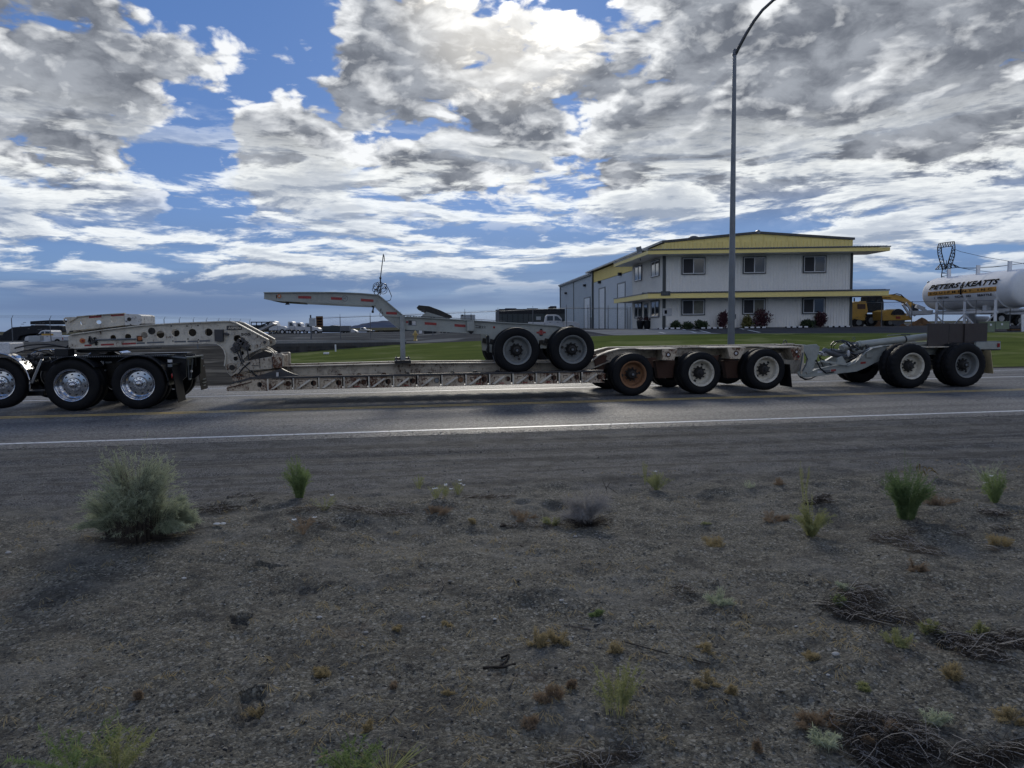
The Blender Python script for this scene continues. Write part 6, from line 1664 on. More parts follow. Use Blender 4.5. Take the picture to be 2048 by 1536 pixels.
# ================================================================== lattice pylon
PD = 330
py_ = thing('transmission_tower', 'steel lattice transmission tower standing above the white tank', 'pylon', onD(1892, 640, PD))
def PZ(x, y, f=0): return onD(1680+x/5.565, 460+y/5.565, PD+f)
seg = []
L = [(1130,600),(1130,500),(1140,440),(1112,350),(1090,270),(1085,195),(1100,152)]; Rr = [(1228,600),(1230,470),(1225,430),(1250,370),(1275,290),(1280,190),(1272,128)]
Li = [(1175,440),(1150,330),(1130,250),(1128,195)]; Ri = [(1185,430),(1215,320),(1240,240),(1250,185)]
for f in (0, 3.5):
    for ch in (L, Rr, Li, Ri, [(1100,152),(1190,138),(1272,128)], [(1090,200),(1180,188),(1260,180)], [(1062,440),(1175,430),(1325,415)], [(1062,438),(1108,388)], [(1245,375),(1325,415)], [(1105,385),(1175,380),(1250,375)]):
        for a, b_ in zip(ch, ch[1:]): seg.append((PZ(*a, f), PZ(*b_, f), .30))
    for A, B in ((L[1:], Li[:1]*3+Li[1:]),):
        pass
    def zig(A, B, n):
        out = []
        def at(P, t):
            t *= len(P)-1; i = min(int(t), len(P)-2); return (lerp(P[i][0], P[i+1][0], t-i), lerp(P[i][1], P[i+1][1], t-i))
        for i in range(n):
            a, b_, c = at(A, i/n), at(B, (i+.5)/n), at(A, (i+1)/n); out += [(a, b_), (b_, c)]
        return out
    for a, b_ in zig(L[2:6], Li, 7)+zig(Rr[2:6], Ri, 7)+zig([(1095,198),(1260,182)], [(1105,152),(1270,130)], 6)+zig([(1110,388),(1250,376)], [(1062,438),(1325,416)], 5)+zig([(1135,440),(1130,600)], [(1225,430),(1228,600)], 4)+zig([(1150,345),(1220,330)],[(1175,432),(1185,430)],2): seg.append((PZ(*a, f), PZ(*b_, f), .19))
for k, (a, b_, w) in enumerate(seg): MB().bar(a, b_, w).build('lattice_bar', M['machblack'], py_)
for k, pts in enumerate(([(1255,205),(1340,240),(1600,300),(2048,375),(2400,430)], [(1290,412),(1440,440),(1700,470),(2200,470)], [(1325,415),(1430,432),(1700,415),(2048,370),(2400,330)], [(1320,420),(1500,420),(1800,400),(2300,340)])):
    MB().tube([PZ(x, y) for x, y in pts], .09, 4).build('power_line', M['cable'], py_)

# ================================================================== vehicles in the yard, left to right
def pickup(px0, px1, ytop, ybase, d_, lb, right=True, dark=False):
    w = px1-px0; h = ybase-ytop
    X = lambda u: px0+w*u if right else px1-w*u
    Yv = lambda v: ybase-h*v
    t = thing('pickup_truck', lb, 'pickup truck', gp((px0+px1)/2, d_))
    q = lambda L: [(X(a), Yv(b)) for a, b in L]
    part('bed', q([(0,.28),(0,.58),(.31,.58),(.31,.28)]), d_, 1.85, 'truckwhite', t, bev=.04)
    part('cab', q([(.315,.25),(.315,.60),(.33,.90),(.37,.98),(.52,.99),(.59,.93),(.68,.64),(.68,.25)]), d_, 1.85, 'truckwhite', t, bev=.05)
    part('bonnet', q([(.685,.25),(.685,.63),(.90,.60),(.97,.54),(.99,.42),(.99,.27)]), d_, 1.85, 'truckwhite', t, bev=.05)
    part('side_window', q([(.355,.66),(.36,.90),(.47,.91),(.47,.66)]), d_-.02, .03, 'glass', t)
    part('side_window', q([(.50,.66),(.50,.91),(.55,.90),(.64,.66)]), d_-.02, .03, 'glass', t)
    part('tail_lamp', q([(.02,.36),(.02,.50),(.045,.50),(.045,.36)]), d_-.02, .03, 'redlens', t)
    part('side_mirror', q([(.645,.62),(.645,.74),(.675,.74),(.675,.62)]), d_-.25, .2, 'machblack', t)
    for u, v in ((.40,.56),(.545,.56)): part('door_handle', q([(u,v),(u,v+.03),(u+.035,v+.03),(u+.035,v)]), d_-.03, .03, 'galvdark', t)
    for u in (.17, .82):
        arch = [(X(u+.078*cos(a)), Yv(.20+.22*sin(a))) for a in lin(0, pi, 8)]
        part('wheel_arch', arch, d_-.015, .4, 'machblack', t)
        fwheel(t, X(u), Yv(.19), h*.19, d_-.03, .25)
    part('sill', q([(.02,.22),(.02,.29),(.97,.29),(.97,.22)]), d_+.02, 1.8, 'machblack', t)
    return t
pickup(1057, 1161, 628.5, 666, 83, 'white crew cab pickup truck parked behind the fence by the dark green container')
def semi(px0, px1, ytop, ybase, d_, lb, mat='truckwhite', bed='machblack', load=True):
    w = px1-px0; h = ybase-ytop; X = lambda u: px0+w*u; Yv = lambda v: ybase-h*v; q = lambda L: [(X(a), Yv(b)) for a, b in L]
    t = thing('work_truck', lb, 'truck', gp((px0+px1)/2, d_), 'work trucks parked in a row in the gravel yard')
    part('cab', q([(.50,.3),(.50,.96),(.53,1.0),(.64,1.0),(.69,.93),(.735,.66),(.735,.3)]), d_, 2.2, mat, t, bev=.06)
    part('bonnet', q([(.74,.3),(.74,.66),(.92,.60),(.985,.50),(1.0,.28),(.9,.25)]), d_, 2.0, mat, t, bev=.06)
    part('side_window', q([(.56,.66),(.56,.90),(.64,.90),(.70,.66)]), d_-.03, .04, 'glass', t)
    part('frame', q([(0,.26),(0,.36),(.9,.36),(.9,.26)]), d_+.3, 1.2, 'machblack', t)
    if load:
        part('flatbed', q([(0,.36),(0,.44),(.48,.44),(.48,.36)]), d_, 2.3, bed, t)
        part('headboard', q([(.45,.44),(.45,.95),(.48,.95),(.48,.44)]), d_, 2.3, bed, t)
        part('top_rack', q([(.02,.88),(.02,.95),(.45,.95),(.45,.88)]), d_, 2.3, bed, t)
        for u in (.02,.16,.30): part('rack_post', q([(u,.44),(u,.88),(u+.02,.88),(u+.02,.44)]), d_, .1, bed, t)
        part('tool_boxes', q([(.05,.44),(.05,.70),(.40,.70),(.40,.44)]), d_+.3, 1.4, 'darkgreen', t)
    for u in (.16, .27, .86): fwheel(t, X(u), Yv(.20), h*.20, d_-.05, rim='truckwhite')
    return t
semi(500, 575, 642, 669, 150, 'dark racked work truck, leftmost of the parked row beyond the lawn wall', bed='machblack')
semi(548, 603, 643, 668.5, 153, 'second white work truck in the parked row beyond the lawn wall', load=False)
semi(566, 618, 645, 668.5, 150, 'third white work truck in the parked row, between two others', load=False)
semi(580, 640, 646, 669, 146, 'white truck nearest the fence end post in the parked row, its front wheel clear', load=False)
# tilt trailer bed and dark dump trailer
t = thing('tilt_trailer', 'dark tilted trailer bed behind the hinge of the gooseneck', 'trailer', gp(520, 140))
part('bed', [(503,664),(545,645),(548,648),(508,667)], 140, 2.2, 'truckwhite', t); part('rail', [(500,658),(540,643),(541,645),(502,661)], 139.5, .3, 'machblack', t)
fwheel(t, 540, 665, 3.2, 139.5); fwheel(t, 548, 665, 3.2, 139.5)
t = thing('dump_trailer', 'long dark dump trailer parked behind the yard sign', 'trailer', gp(665, 150))
part('body', [(622,662),(620,652),(658,652),(664,650.5),(690,652.5),(690,663)], 150, 2.4, 'darkgreen', t, bev=.05); part('cab', rect(680,651.5,698,662), 149.5, 2, 'galvdark', t)
part('frame', rect(620,662,698,664.5), 150.2, 1.6, 'machblack', t)
for x in (626, 633, 640, 684, 691): fwheel(t, x, 665.2, 3, 149.6)
t = thing('car', 'small white car parked left of the far white truck', 'car', gp(705, 165))
part('body', [(692,665.5),(693,661.5),(699,658.5),(706,658.5),(713,662),(716,665.5)], 165, 1.8, 'truckwhite', t, bev=.05); fwheel(t, 697, 665.5, 1.9, 164.8); fwheel(t, 711, 665.5, 1.9, 164.8)
semi(698, 742, 655, 666.5, 185, 'small far white truck before the pale hill', load=False)
for i, (x0, x1, mt) in enumerate(((737,746,'truckwhite'),(748,756,'machyellow'),(758,766,'truckwhite'))):
    part('parked_vehicle', [(x0,665.4),(x0+.5,662.5),(x0+3,661.5),(x1-2,661.8),(x1,665.4)], 210, 1.8, mt, None, label=['tiny white vehicle just left of the second fence post', 'tiny yellow vehicle between two white ones far away', 'tiny white vehicle right of the yellow one far away'][i], cat='vehicle', group='tiny vehicles at the far side of the yard')
t = thing('flat_trailers', 'low dark flatbed trailer seen under the jeep dolly beam', 'trailer', gp(900, 95))
part('deck', rect(808,658.5,965,662.5), 95, 2.4, 'darkgreen', t); part('tool_box', rect(848,662,872,670), 95, .6, 'machblack', t); part('white_crate', rect(838,658,844,667), 94.8, .5, 'frame', t)
for x in (885,893,901,909,917): fwheel(t, x, 666, 4, 94.8)
t = thing('office_trailer', 'pale low trailer far behind the jeep dolly beam', 'trailer', gp(935, 120))
part('body', rect(921,629.5,949,644), 120, 2.6, 'roofpale', t); part('mast', rect(941.5,627,942.6,640), 119.8, .1, 'machblack', t); part('roof_unit', rect(923,629,926,631.5), 119.8, .6, 'machblack', t)
# dark green container
t = thing('container', 'long dark green container with roof hatches behind the white pickup', 'container', gp(1060, 96))
part('box', rect(998,619,1130,668), 96, 3, 'darkgreen', t, bev=.03); slab(MB(), [(991,668),(991,619.5),(998,619),(998,668)], 96.02, 3).build('end_wall', M['galvdark'], t)
part('top_band', rect(998,618,1130,627.5), 95.95, .05, 'machblack', t)
part('roof_hatch', rect(1010,616.5,1033,618), 96.5, 1, 'machblack', t); part('roof_hatch', rect(1054,616.5,1076,618), 96.5, 1, 'machblack', t); part('roof_hatch', [(1097,617.5),(1097,614.5),(1101,612.2),(1113,612.2),(1113,617.5)], 96.2, 1.4, 'machblack', t)
part('side_board', rect(1072.5,633,1081.5,640), 95.7, .05, 'roofpale', t)
for i in range(12): part('side_rib', rect(1004+i*10.5,628,1005+i*10.5,668), 95.93, .07, 'machblack', t)
# black low trailers and a white pickup at far left
d_ = 84
t = thing('stacked_trailer', 'black lowbed gooseneck trailer parked far left behind the tractor', 'trailer', gp(50, d_))
part('gooseneck', [(-12,690),(0,676),(8,664),(25,654.5),(60,652),(62,650),(124,652),(125,664),(60,668),(40,672),(30,690)], d_, 2.4, 'machblack', t, bev=.05)
part('upper_frame', [(60,649),(60,642.5),(96,640.3),(124,640.3),(124,649)], d_+.2, 2.2, 'machblack', t, bev=.05)
part('deck_box', rect(-20,670,60,698), d_+.3, 2, 'machblack', t)
b = MB(); r = random.Random(3)
for i in range(14): slab(b, rect(*(lambda x, y: (x, y, x+r.uniform(1.5,6), y+r.uniform(.5,1.4)))(r.uniform(15, 118), r.uniform(644, 660))), d_-.05, .05)
b.build('scuffs_and_fittings', M['galvdark'], t, kind='stuff')
part('light_strip', rect(70,648.6,90,650.6), d_-.05, .1, 'truckwhite', t); part('light_strip', rect(98,650,124,651.8), d_-.05, .1, 'truckwhite', t)
pickup(48, 128, 660, 690, 76, 'white pickup with yellow light bar far left under the black trailer', right=False)
t = thing('flatbed_rail', 'pale flatbed with a yellow light bar behind the gooseneck nose', 'trailer', gp(90, 74))
part('rail', [(57,684),(57,682),(128,686),(128,688)], 74, 2, 'truckwhite', t); part('yellow_bar', rect(83,667.5,103,671), 74, .3, 'machyellow', t); part('grille_box', rect(57,672,80,682), 74, .6, 'roofpale', t)
# ------------------------------------------------------------------ plants of the verge
def m_leaf(name, a, b_, sc=25, rough=.8):
    m, q, b = base_mat(name, a, rough, 0, .2)
    n = q.noise(wpos(q), sc, 3, .6).outputs[0]; n2 = q.noise(wpos(q), 3, 2, .5).outputs[0]
    q.put(b.inputs['Base Color'], q.mix(q.rng(q.m('ADD', q.m('MULTIPLY', n, .6), q.m('MULTIPLY', n2, .4)), .38, .62), a, b_))
    tr = q.new('ShaderNodeBsdfTranslucent'); q.put(tr.inputs[0], q.mix(n, tuple(x*1.3 for x in a), tuple(min(1, x*1.3) for x in b_)))
    mx = q.new('ShaderNodeMixShader'); mx.inputs[0].default_value = .42; out = [n_ for n_ in q.n if n_.type == 'OUTPUT_MATERIAL'][0]
    q.l.new(b.outputs[0], mx.inputs[1]); q.l.new(tr.outputs[0], mx.inputs[2]); q.l.new(mx.outputs[0], out.inputs[0])
    return m
LM = {'sage': m_leaf('grey_green_foliage', (.25,.285,.18), (.40,.43,.31)), 'green': m_leaf('green_foliage', (.12,.165,.06), (.21,.27,.11)), 'olive': m_leaf('olive_foliage', (.19,.20,.08), (.29,.30,.14)),
      'straw': m_leaf('dry_straw', (.23,.18,.09), (.34,.28,.16)), 'rusty': m_leaf('rusty_dry_plant', (.16,.115,.075), (.25,.19,.13)), 'grey': m_leaf('grey_dead_twigs', (.21,.20,.19), (.34,.325,.31)),
      'dark': m_leaf('dark_dead_twigs', (.022,.019,.016), (.06,.052,.045)), 'wood': m_leaf('bare_wood', (.14,.12,.10), (.22,.20,.18)), 'petal': m_leaf('white_petals', (.72,.72,.70), (.8,.8,.78)), 'deepgreen': m_leaf('deep_green_foliage', (.085,.13,.05), (.15,.21,.09)), 'litter': m_leaf('plant_litter', (.05,.043,.036), (.10,.085,.07))}
def ribbons(P, w, rs, taper=.35):
    """P (n,k,3) centre lines to flat ribbons"""
    n, k, _ = P.shape; T = P[:, -1]-P[:, 0]; T /= np.linalg.norm(T, axis=1)[:,None]+1e-9
    N = np.cross(T, rs.normal(size=(n, 3))*.35+np.array([0, -1, .25])); N /= np.linalg.norm(N, axis=1)[:,None]+1e-9
    ww = (w*np.linspace(1, taper, k))[None,:,None]*(N[:,None,:])*.5
    V = np.stack([P-ww, P+ww], 2).reshape(n*k*2, 3)
    i = (np.arange(n)[:,None]*k+np.arange(k-1)[None,:])*2
    F = np.stack([i, i+1, i+3, i+2], -1).reshape(-1, 4)
    return V, F
class VB:
    def __init__(s): s.V = []; s.F = []; s.n = 0
    def add(s, V, F): s.V.append(V); s.F.append(F+s.n); s.n += len(V)
    def build(s, name, mat, parent, **kw):
        V = np.concatenate(s.V)-np.array(wloc(parent) if parent else (0,0,0)); return np_obj(name, V, np.concatenate(s.F), mat, parent, **kw)
def stems(rs, base, n, rx, ry, h, spread=1.0, curve=.3, k=5, hmin=.5, droop=0.0, lump=0, rb=.06, ph=None):
    """stems rising from a crown; lumps give an uneven outline"""
    if lump:
        la = rs.rand(lump)*2*pi; lr = rs.rand(lump)**.5*.85; lh = hmin+(1-hmin)*rs.rand(lump)*(1-.45*lr)
        j = rs.randint(lump, size=n); cx = lr[j]*np.cos(la[j])+rs.normal(size=n)*.14; cy = lr[j]*np.sin(la[j])+rs.normal(size=n)*.14; hh = lh[j]*(1+.12*rs.normal(size=n))
    else:
        a = rs.rand(n)*2*pi; r_ = rs.rand(n)**.5; cx = r_*np.cos(a); cy = r_*np.sin(a); hh = hmin+(1-hmin)*rs.rand(n)*(1-.3*r_)
    tip = np.stack([cx*rx*spread, cy*ry*spread, hh*h], -1)
    b0 = np.stack([cx*rb, cy*rb, np.zeros(n)], -1)
    t = np.linspace(0, 1, k)[None,:,None]
    mid = b0*.5+tip*.5+np.stack([-cx*rx, -cy*ry, np.full(n, h*.55)], -1)*curve*.4+rs.normal(size=(n,3))*.02*h
    P = (1-t)**2*b0[:,None]+2*t*(1-t)*mid[:,None]+t*t*tip[:,None]
    P[:,:,2] -= droop*h*(t[...,0]**3)
    return P+np.array(base)
def leaves(rs, P, per, ln, w, t0=.3, out=.7, up=.6):
    n, k, _ = P.shape; m = n*per; idx = np.repeat(np.arange(n), per); t = t0+(1-t0)*rs.rand(m); f = t*(k-1); i = np.minimum(f.astype(int), k-2); fr = (f-i)[:,None]
    p = P[idx, i]*(1-fr)+P[idx, i+1]*fr; T = P[idx, i+1]-P[idx, i]; T /= np.linalg.norm(T, axis=1)[:,None]+1e-9
    d = T*up+rs.normal(size=(m,3))*out; d /= np.linalg.norm(d, axis=1)[:,None]; l = (ln*(.5+rs.rand(m)))[:,None]
    Q = np.stack([p, p+d*l*.5, p+d*l+np.array([0,0,-.1])*l], 1); return Q
def gpt(px, py):
    p = onZ(px, py, 0.0)
    for _ in range(3): p = onZ(px, py, float(zn(p.x, p.y)))
    return p, (p-EYE).dot(HF)/1479
VG = 'wild plants on the sandy verge'
def plant(name, label, cat, px, py, wpx, hpx, leafm, n=200, per=12, ln=.02, lw=.003, sw=.003, stemm=None, seed=1, lump=0, curve=.3, spread=1, hmin=.5, t0=.3, droop=0, group=None, up=.6, out=.7, rb=.05, dy=1.0, flowers=0):
    p, k = gpt(px, py); rs = np.random.RandomState(seed)
    t = thing(name, label, cat, p, group); w, h = wpx*k/2*1.18, hpx*k*1.05
    P = stems(rs, tuple(p-Vector((0,0,.01))), n, w, w*dy, h, spread, curve, 5, hmin, droop, lump, rb*w*2)
    vb = VB(); vb.add(*ribbons(P, sw, rs)); vb.build('stems', stemm or leafm, t)
    if per:
        vb = VB(); vb.add(*ribbons(leaves(rs, P, int(per*1.5), ln, lw, t0, out*1.25, up), lw, rs, .2)); vb.build('foliage', leafm, t)
    for f in range(flowers):
        c = Vector(P[rs.randint(n), -1]); m = MB(); r_ = .016
        for j in range(5):
            a = 2*pi*j/5+f; q = Vector((cos(a), sin(a), .0)); s_ = Vector((-sin(a), cos(a), 0))
            m.add([c, c+q*r_*.7+s_*r_*.6+Vector((0,0,.006)), c+q*r_*1.5+Vector((0,0,.010)), c+q*r_*.7-s_*r_*.6+Vector((0,0,.006))], [(0,1,2,3)])
        m.build('flower', LM['petal'], t)
    return t
# the big grey-green bush at the left
p, k = gpt(272, 1078)
bush = thing('rabbitbrush', 'large rounded grey green bush at the left of the verge', 'bush', p)
rs = np.random.RandomState(42)
for j, (ox, w_, h_, ny, nst, sd, lo_) in enumerate(((4, 98, 178, 1.0, 820, 1, .38), (70, 62, 112, .8, 420, 2, .12), (-70, 60, 118, .8, 380, 3, .18), (20, 60, 150, .9, 300, 4, .4), (0, 105, 84, 1.0, 420, 6, .15), (96, 34, 74, .8, 200, 7, .15))):
    r2 = np.random.RandomState(sd*11)
    P = stems(r2, (p.x+ox*k*.55, p.y+.03*j, p.z), nst, w_*k*1.02, w_*k*.8*ny, h_*k*1.06, 1.0, 1.1, 6, lo_, 0, 17, w_*k*.45)
    P[:,:,0] += (ox*k*.45)*np.linspace(0, 1, 6)[None,:]
    vb = VB(); vb.add(*ribbons(P, .0030, r2)); vb.build('stems', LM['litter'], bush)
    vb = VB(); vb.add(*ribbons(leaves(r2, P, 30, .026, .0024, .25, .55, 1.0), .0028, r2, .3)); vb.build('foliage', LM['sage'], bush)
P = stems(rs, tuple(p+Vector((.02,0,0))), 140, 150*k, 80*k, .10, 1, .1, 5, .1); vb = VB(); vb.add(*ribbons(P, .004, rs)); vb.build('dead_twigs', LM['dark'], bush)
P = stems(rs, tuple(p), 26, 60*k, 40*k, 90*k, 1, .3, 5, .6); vb = VB(); vb.add(*ribbons(P, .010, rs)); vb.build('branches', LM['dark'], bush)

plant('tumble_mustard', 'upright bright green plant right of the big grey green bush', 'plant', 600, 994, 62, 78, LM['green'], 190, 22, .022, .0035, .003, seed=5, curve=.7, hmin=.5, rb=.12, lump=10, t0=.12)
plant('tumble_mustard', 'dense dark green plant on the right with arching pale grass behind it', 'plant', 1812, 1036, 92, 112, LM['deepgreen'], 330, 24, .022, .0035, .003, seed=6, curve=.75, hmin=.42, rb=.14, lump=16, t0=.12)
plant('weed', 'yellow green feathery weed left of the dense dark green plant', 'plant', 1622, 1072, 84, 92, LM['olive'], 130, 22, .020, .003, .003, seed=7, curve=.5, hmin=.22, rb=.07, lump=11, t0=.12)
plant('weed', 'tall wispy stem rising behind the feathery yellow green weed', 'plant', 1608, 1005, 22, 92, LM['olive'], 9, 36, .018, .0026, .0022, seed=8, curve=.2, hmin=.7)
plant('prickly_poppy', 'green plant with white flowers near the right edge', 'plant', 1992, 1006, 62, 74, LM['green'], 90, 20, .022, .004, .003, seed=9, hmin=.3, lump=9, t0=.12, flowers=2)
plant('prickly_poppy', 'wispy weed standing behind the white flowers near the right edge', 'plant', 1975, 975, 70, 62, LM['sage'], 30, 18, .018, .0028, .002, seed=10, hmin=.5)
plant('prickly_poppy', 'small orange green plant with white flowers below the upright green plant', 'plant', 606, 1066, 54, 40, LM['rusty'], 40, 10, .016, .003, .002, seed=11, flowers=3)
plant('prickly_poppy', 'weed with single white flower right of the upright green plant', 'plant', 650, 1020, 50, 36, LM['olive'], 24, 6, .016, .003, .002, seed=12, flowers=1)
for i, (px, py, f) in enumerate(((838, 978, 0), (872, 1000, 2), (890, 995, 3), (916, 990, 3))):
    plant('prickly_poppy', ['small yellow green sprig left of the cluster of white flowers', 'sprig with two white flowers, left in the middle cluster', 'flowering sprig in the heart of the middle white flower cluster', 'sprig with white flowers, right in the middle cluster'][i], 'plant', px, py, 30, 34, LM['olive'], 22, 10, .016, .003, .002, seed=20+i, flowers=f, group='white flowered sprigs on the verge')
plant('weed', 'yellow green clump with one white flower left of the lamp line', 'plant', 1313, 980, 62, 44, LM['olive'], 80, 16, .018, .003, .0025, seed=25, hmin=.4, lump=6, flowers=1)
plant('weed', 'thin yellow green upright spike beside the flowering clump', 'plant', 1290, 968, 16, 48, LM['olive'], 8, 22, .016, .003, .0025, seed=26, hmin=.7)
plant('weed', 'small pale green weed standing alone in the gravel shoulder', 'plant', 1496, 984, 32, 26, LM['sage'], 26, 10, .016, .003, .0025, seed=27)
# grey tumbleweed
p, k = gpt(1172, 1050); tw = thing('tumbleweed', 'grey dead tumbleweed lying in the middle of the verge', 'tumbleweed', p)
rs = np.random.RandomState(33)
P = stems(rs, tuple(p), 620, 62*k, 50*k, 92*k, 1, .9, 6, .12, 0, 20, .03); P += rs.normal(size=P.shape)*.010
vb = VB(); vb.add(*ribbons(P, .0028, rs, .5)); vb.build('stems', LM['grey'], tw)
vb = VB(); vb.add(*ribbons(leaves(rs, P, 7, .05, .002, .25, .9, .5), .0019, rs, .4)); vb.build('twigs', LM['grey'], tw)
P = stems(rs, tuple(p), 200, 66*k, 45*k, 26*k, 1, .4, 6, .1); P += rs.normal(size=P.shape)*.01; vb = VB(); vb.add(*ribbons(P, .004, rs, .5)); vb.build('dark_twigs', LM['dark'], tw)
q1, _ = gpt(1215, 1000)
b = MB(); b.tube([q1+Vector((0,0,.02)), q1+Vector((-.01,0,.12)), q1+Vector((.03,0,.17))], .004, 4); b.tube([q1+Vector((-.01,0,.1)), q1+Vector((-.05,0,.2))], .003, 4); b.tube([q1+Vector((.0,0,.13)), q1+Vector((.10,0,.06))], .003, 4); b.build('pale_broken_stems', LM['wood'], tw)
# arching pale grass
p, k = gpt(1835, 1000); gr_ = thing('foxtail_grass', 'pale arching grass heads behind the dense dark green plant', 'grass', p)
rs = np.random.RandomState(5)
for i in range(9):
    x1 = rs.uniform(-10, 52)*k; h1 = rs.uniform(58, 82)*k
    pts = [(p.x+x1*t**1.5, p.y, p.z+h1*(1-(1-t)**2)-.25*h1*max(0, t-.7)/.3*(t-.7)*3) for t in lin(0, 1, 8)]
    b = MB().tube(pts, [.0018]*6+[.007,.006,.002], 4); b.build('stem', LM['straw'], gr_)
# low plants: tufts
TUF = [(1440,1092,62,34,'straw','golden tuft alone right of centre below the flowering clump'),(1070,1290,56,44,'straw','left half of the golden double tuft in the middle'),(1118,1284,46,36,'straw','right half of the golden double tuft in the middle'),
 (1105,1400,66,30,'rusty','reddish mat left of the spindly green weed'),(1075,1448,48,26,'rusty','reddish tuft lowest in the middle of the picture'),(1142,1378,28,26,'rusty','small reddish sprig at the right end of the reddish mat'),
 (1910,1358,62,42,'straw','golden tuft standing alone at the right above the dark twig field'),(1635,1446,84,48,'rusty','wide rusty tuft at the upper left of the dark twig field'),(1760,1490,84,60,'rusty','largest rusty tuft in the middle of the dark twig field'),
 (2020,1440,66,40,'straw','golden tuft cut by the right edge above the dark twig field'),(1832,1142,44,34,'rusty','orange tuft under the dense dark green plant, in the hollow'),(1795,1290,56,38,'olive','olive tuft below the dark branch pile'),
 (1630,1318,38,24,'straw','small golden tuft beside the white pebble'),(1520,1502,30,36,'rusty','rusty sprig left of the dark twig field'),(1410,1300,40,22,'straw','flat golden tuft near the small dark brush patch'),
 (1412,1368,48,30,'straw','golden tuft lowest of the pair right of the spindly weed'),(1466,1388,28,22,'straw','small golden tuft right of the pair near the spindly weed'),(640,1352,40,36,'straw','small golden sprig between footprints and the middle'),
 (524,1436,50,44,'straw','golden weed growing in the lowest footprint'),(284,1398,26,26,'rusty','tiny rusty sprig left of the lowest footprint'),(800,1258,22,20,'straw','tiny golden sprig left of the golden double tuft'),
 (897,1252,26,18,'straw','small golden sprig just left of the double tuft'),(740,1462,30,26,'straw','golden sprig above the lower middle brush'),(790,1372,22,18,'rusty','tiny rusty sprig left of the reddish mat'),(896,1390,22,20,'straw','tiny straw sprig between rusty sprig and reddish mat'),
 (1735,1376,36,24,'olive','olive sprig right of the white pebble'),(1560,968,34,18,'rusty','rusty low plant at the shoulder edge'),(1545,1040,60,20,'rusty','rusty flat mat left of the feathery weed'),(1870,1005,70,30,'rusty','rusty straw litter right of the arching grass'),
 (1232,1306,34,34,'straw','golden sprig just behind the spindly green weed'),(870,1028,60,22,'rusty','low orange mat under the middle white flowers'),(1045,1040,60,26,'rusty','low orange mat left of the tumbleweed'),(1105,1050,34,26,'olive','olive sprig touching the tumbleweed base'),
 (950,1045,26,16,'straw','small straw tuft left of the low orange mats'),(1700,1180,40,24,'sage','pale grey sprig above the dark branch pile'),(1440,1208,56,40,'sage','pale green spreading sprig left of the dark branch pile'),(1405,1052,30,16,'olive','small olive sprig left of the feathery weed'),
 (1190,1232,26,18,'green','small bright green sprig in the centre'),(2000,1090,60,30,'straw','dry straw patch at the right edge'),(1958,1268,40,28,'olive','olive sprig right of the branch pile'),(1862,1262,44,28,'olive','olive sprig between branch pile and right edge')]
for i, (px, py, w, h, mt, lb) in enumerate(TUF):
    flat = w > h*1.7
    plant('grass_tuft', lb, 'grass tuft', px, py, w, h, LM[mt], int(60+w*1.6), 6, .014, .0028, .0022, seed=60+i, hmin=.15, curve=.25, rb=.34 if flat else .22, lump=7 if w > 30 else 3, spread=1.15, group='low dry tufts scattered over the sand', dy=.8, t0=.2)
plant('weed', 'spindly green weed in the lower middle right', 'plant', 1232, 1424, 92, 118, LM['olive'], 30, 26, .018, .0030, .0024, seed=140, hmin=.35, curve=.5, rb=.2)
plant('weed', 'tall thin side shoots of the lower middle weed patch', 'plant', 1245, 1412, 120, 96, LM['olive'], 9, 24, .014, .0026, .002, seed=141, hmin=.7)
plant('weed', 'sprawling green weed in the lower left corner', 'plant', 150, 1552, 200, 110, LM['green'], 26, 34, .022, .0034, .003, seed=142, hmin=.5, curve=.5)
plant('weed', 'branching olive weed reaching up in the lower left', 'plant', 232, 1556, 140, 120, LM['olive'], 20, 34, .022, .0034, .003, seed=143, hmin=.5, curve=.3)
plant('weed', 'green weed cut by the bottom edge left of centre', 'plant', 700, 1552, 130, 80, LM['green'], 26, 30, .020, .0034, .003, seed=144, hmin=.5)
plant('grass_clump', 'long green grass blades arching over the lower brush pile', 'grass', 775, 1548, 170, 62, LM['olive'], 46, 0, seed=145, sw=.005, hmin=.4, curve=.2)
plant('weed', 'pale green rosette inside the dark twig field', 'plant', 1650, 1490, 60, 34, LM['sage'], 40, 12, .02, .004, .003, seed=146)
plant('weed', 'pale grey green sprig right in the dark twig field', 'plant', 1870, 1450, 60, 36, LM['sage'], 30, 12, .02, .004, .003, seed=147)
plant('weed', 'green shoots on the left of the dark branch pile', 'plant', 1678, 1212, 30, 26, LM['green'], 20, 12, .02, .004, .003, seed=148)
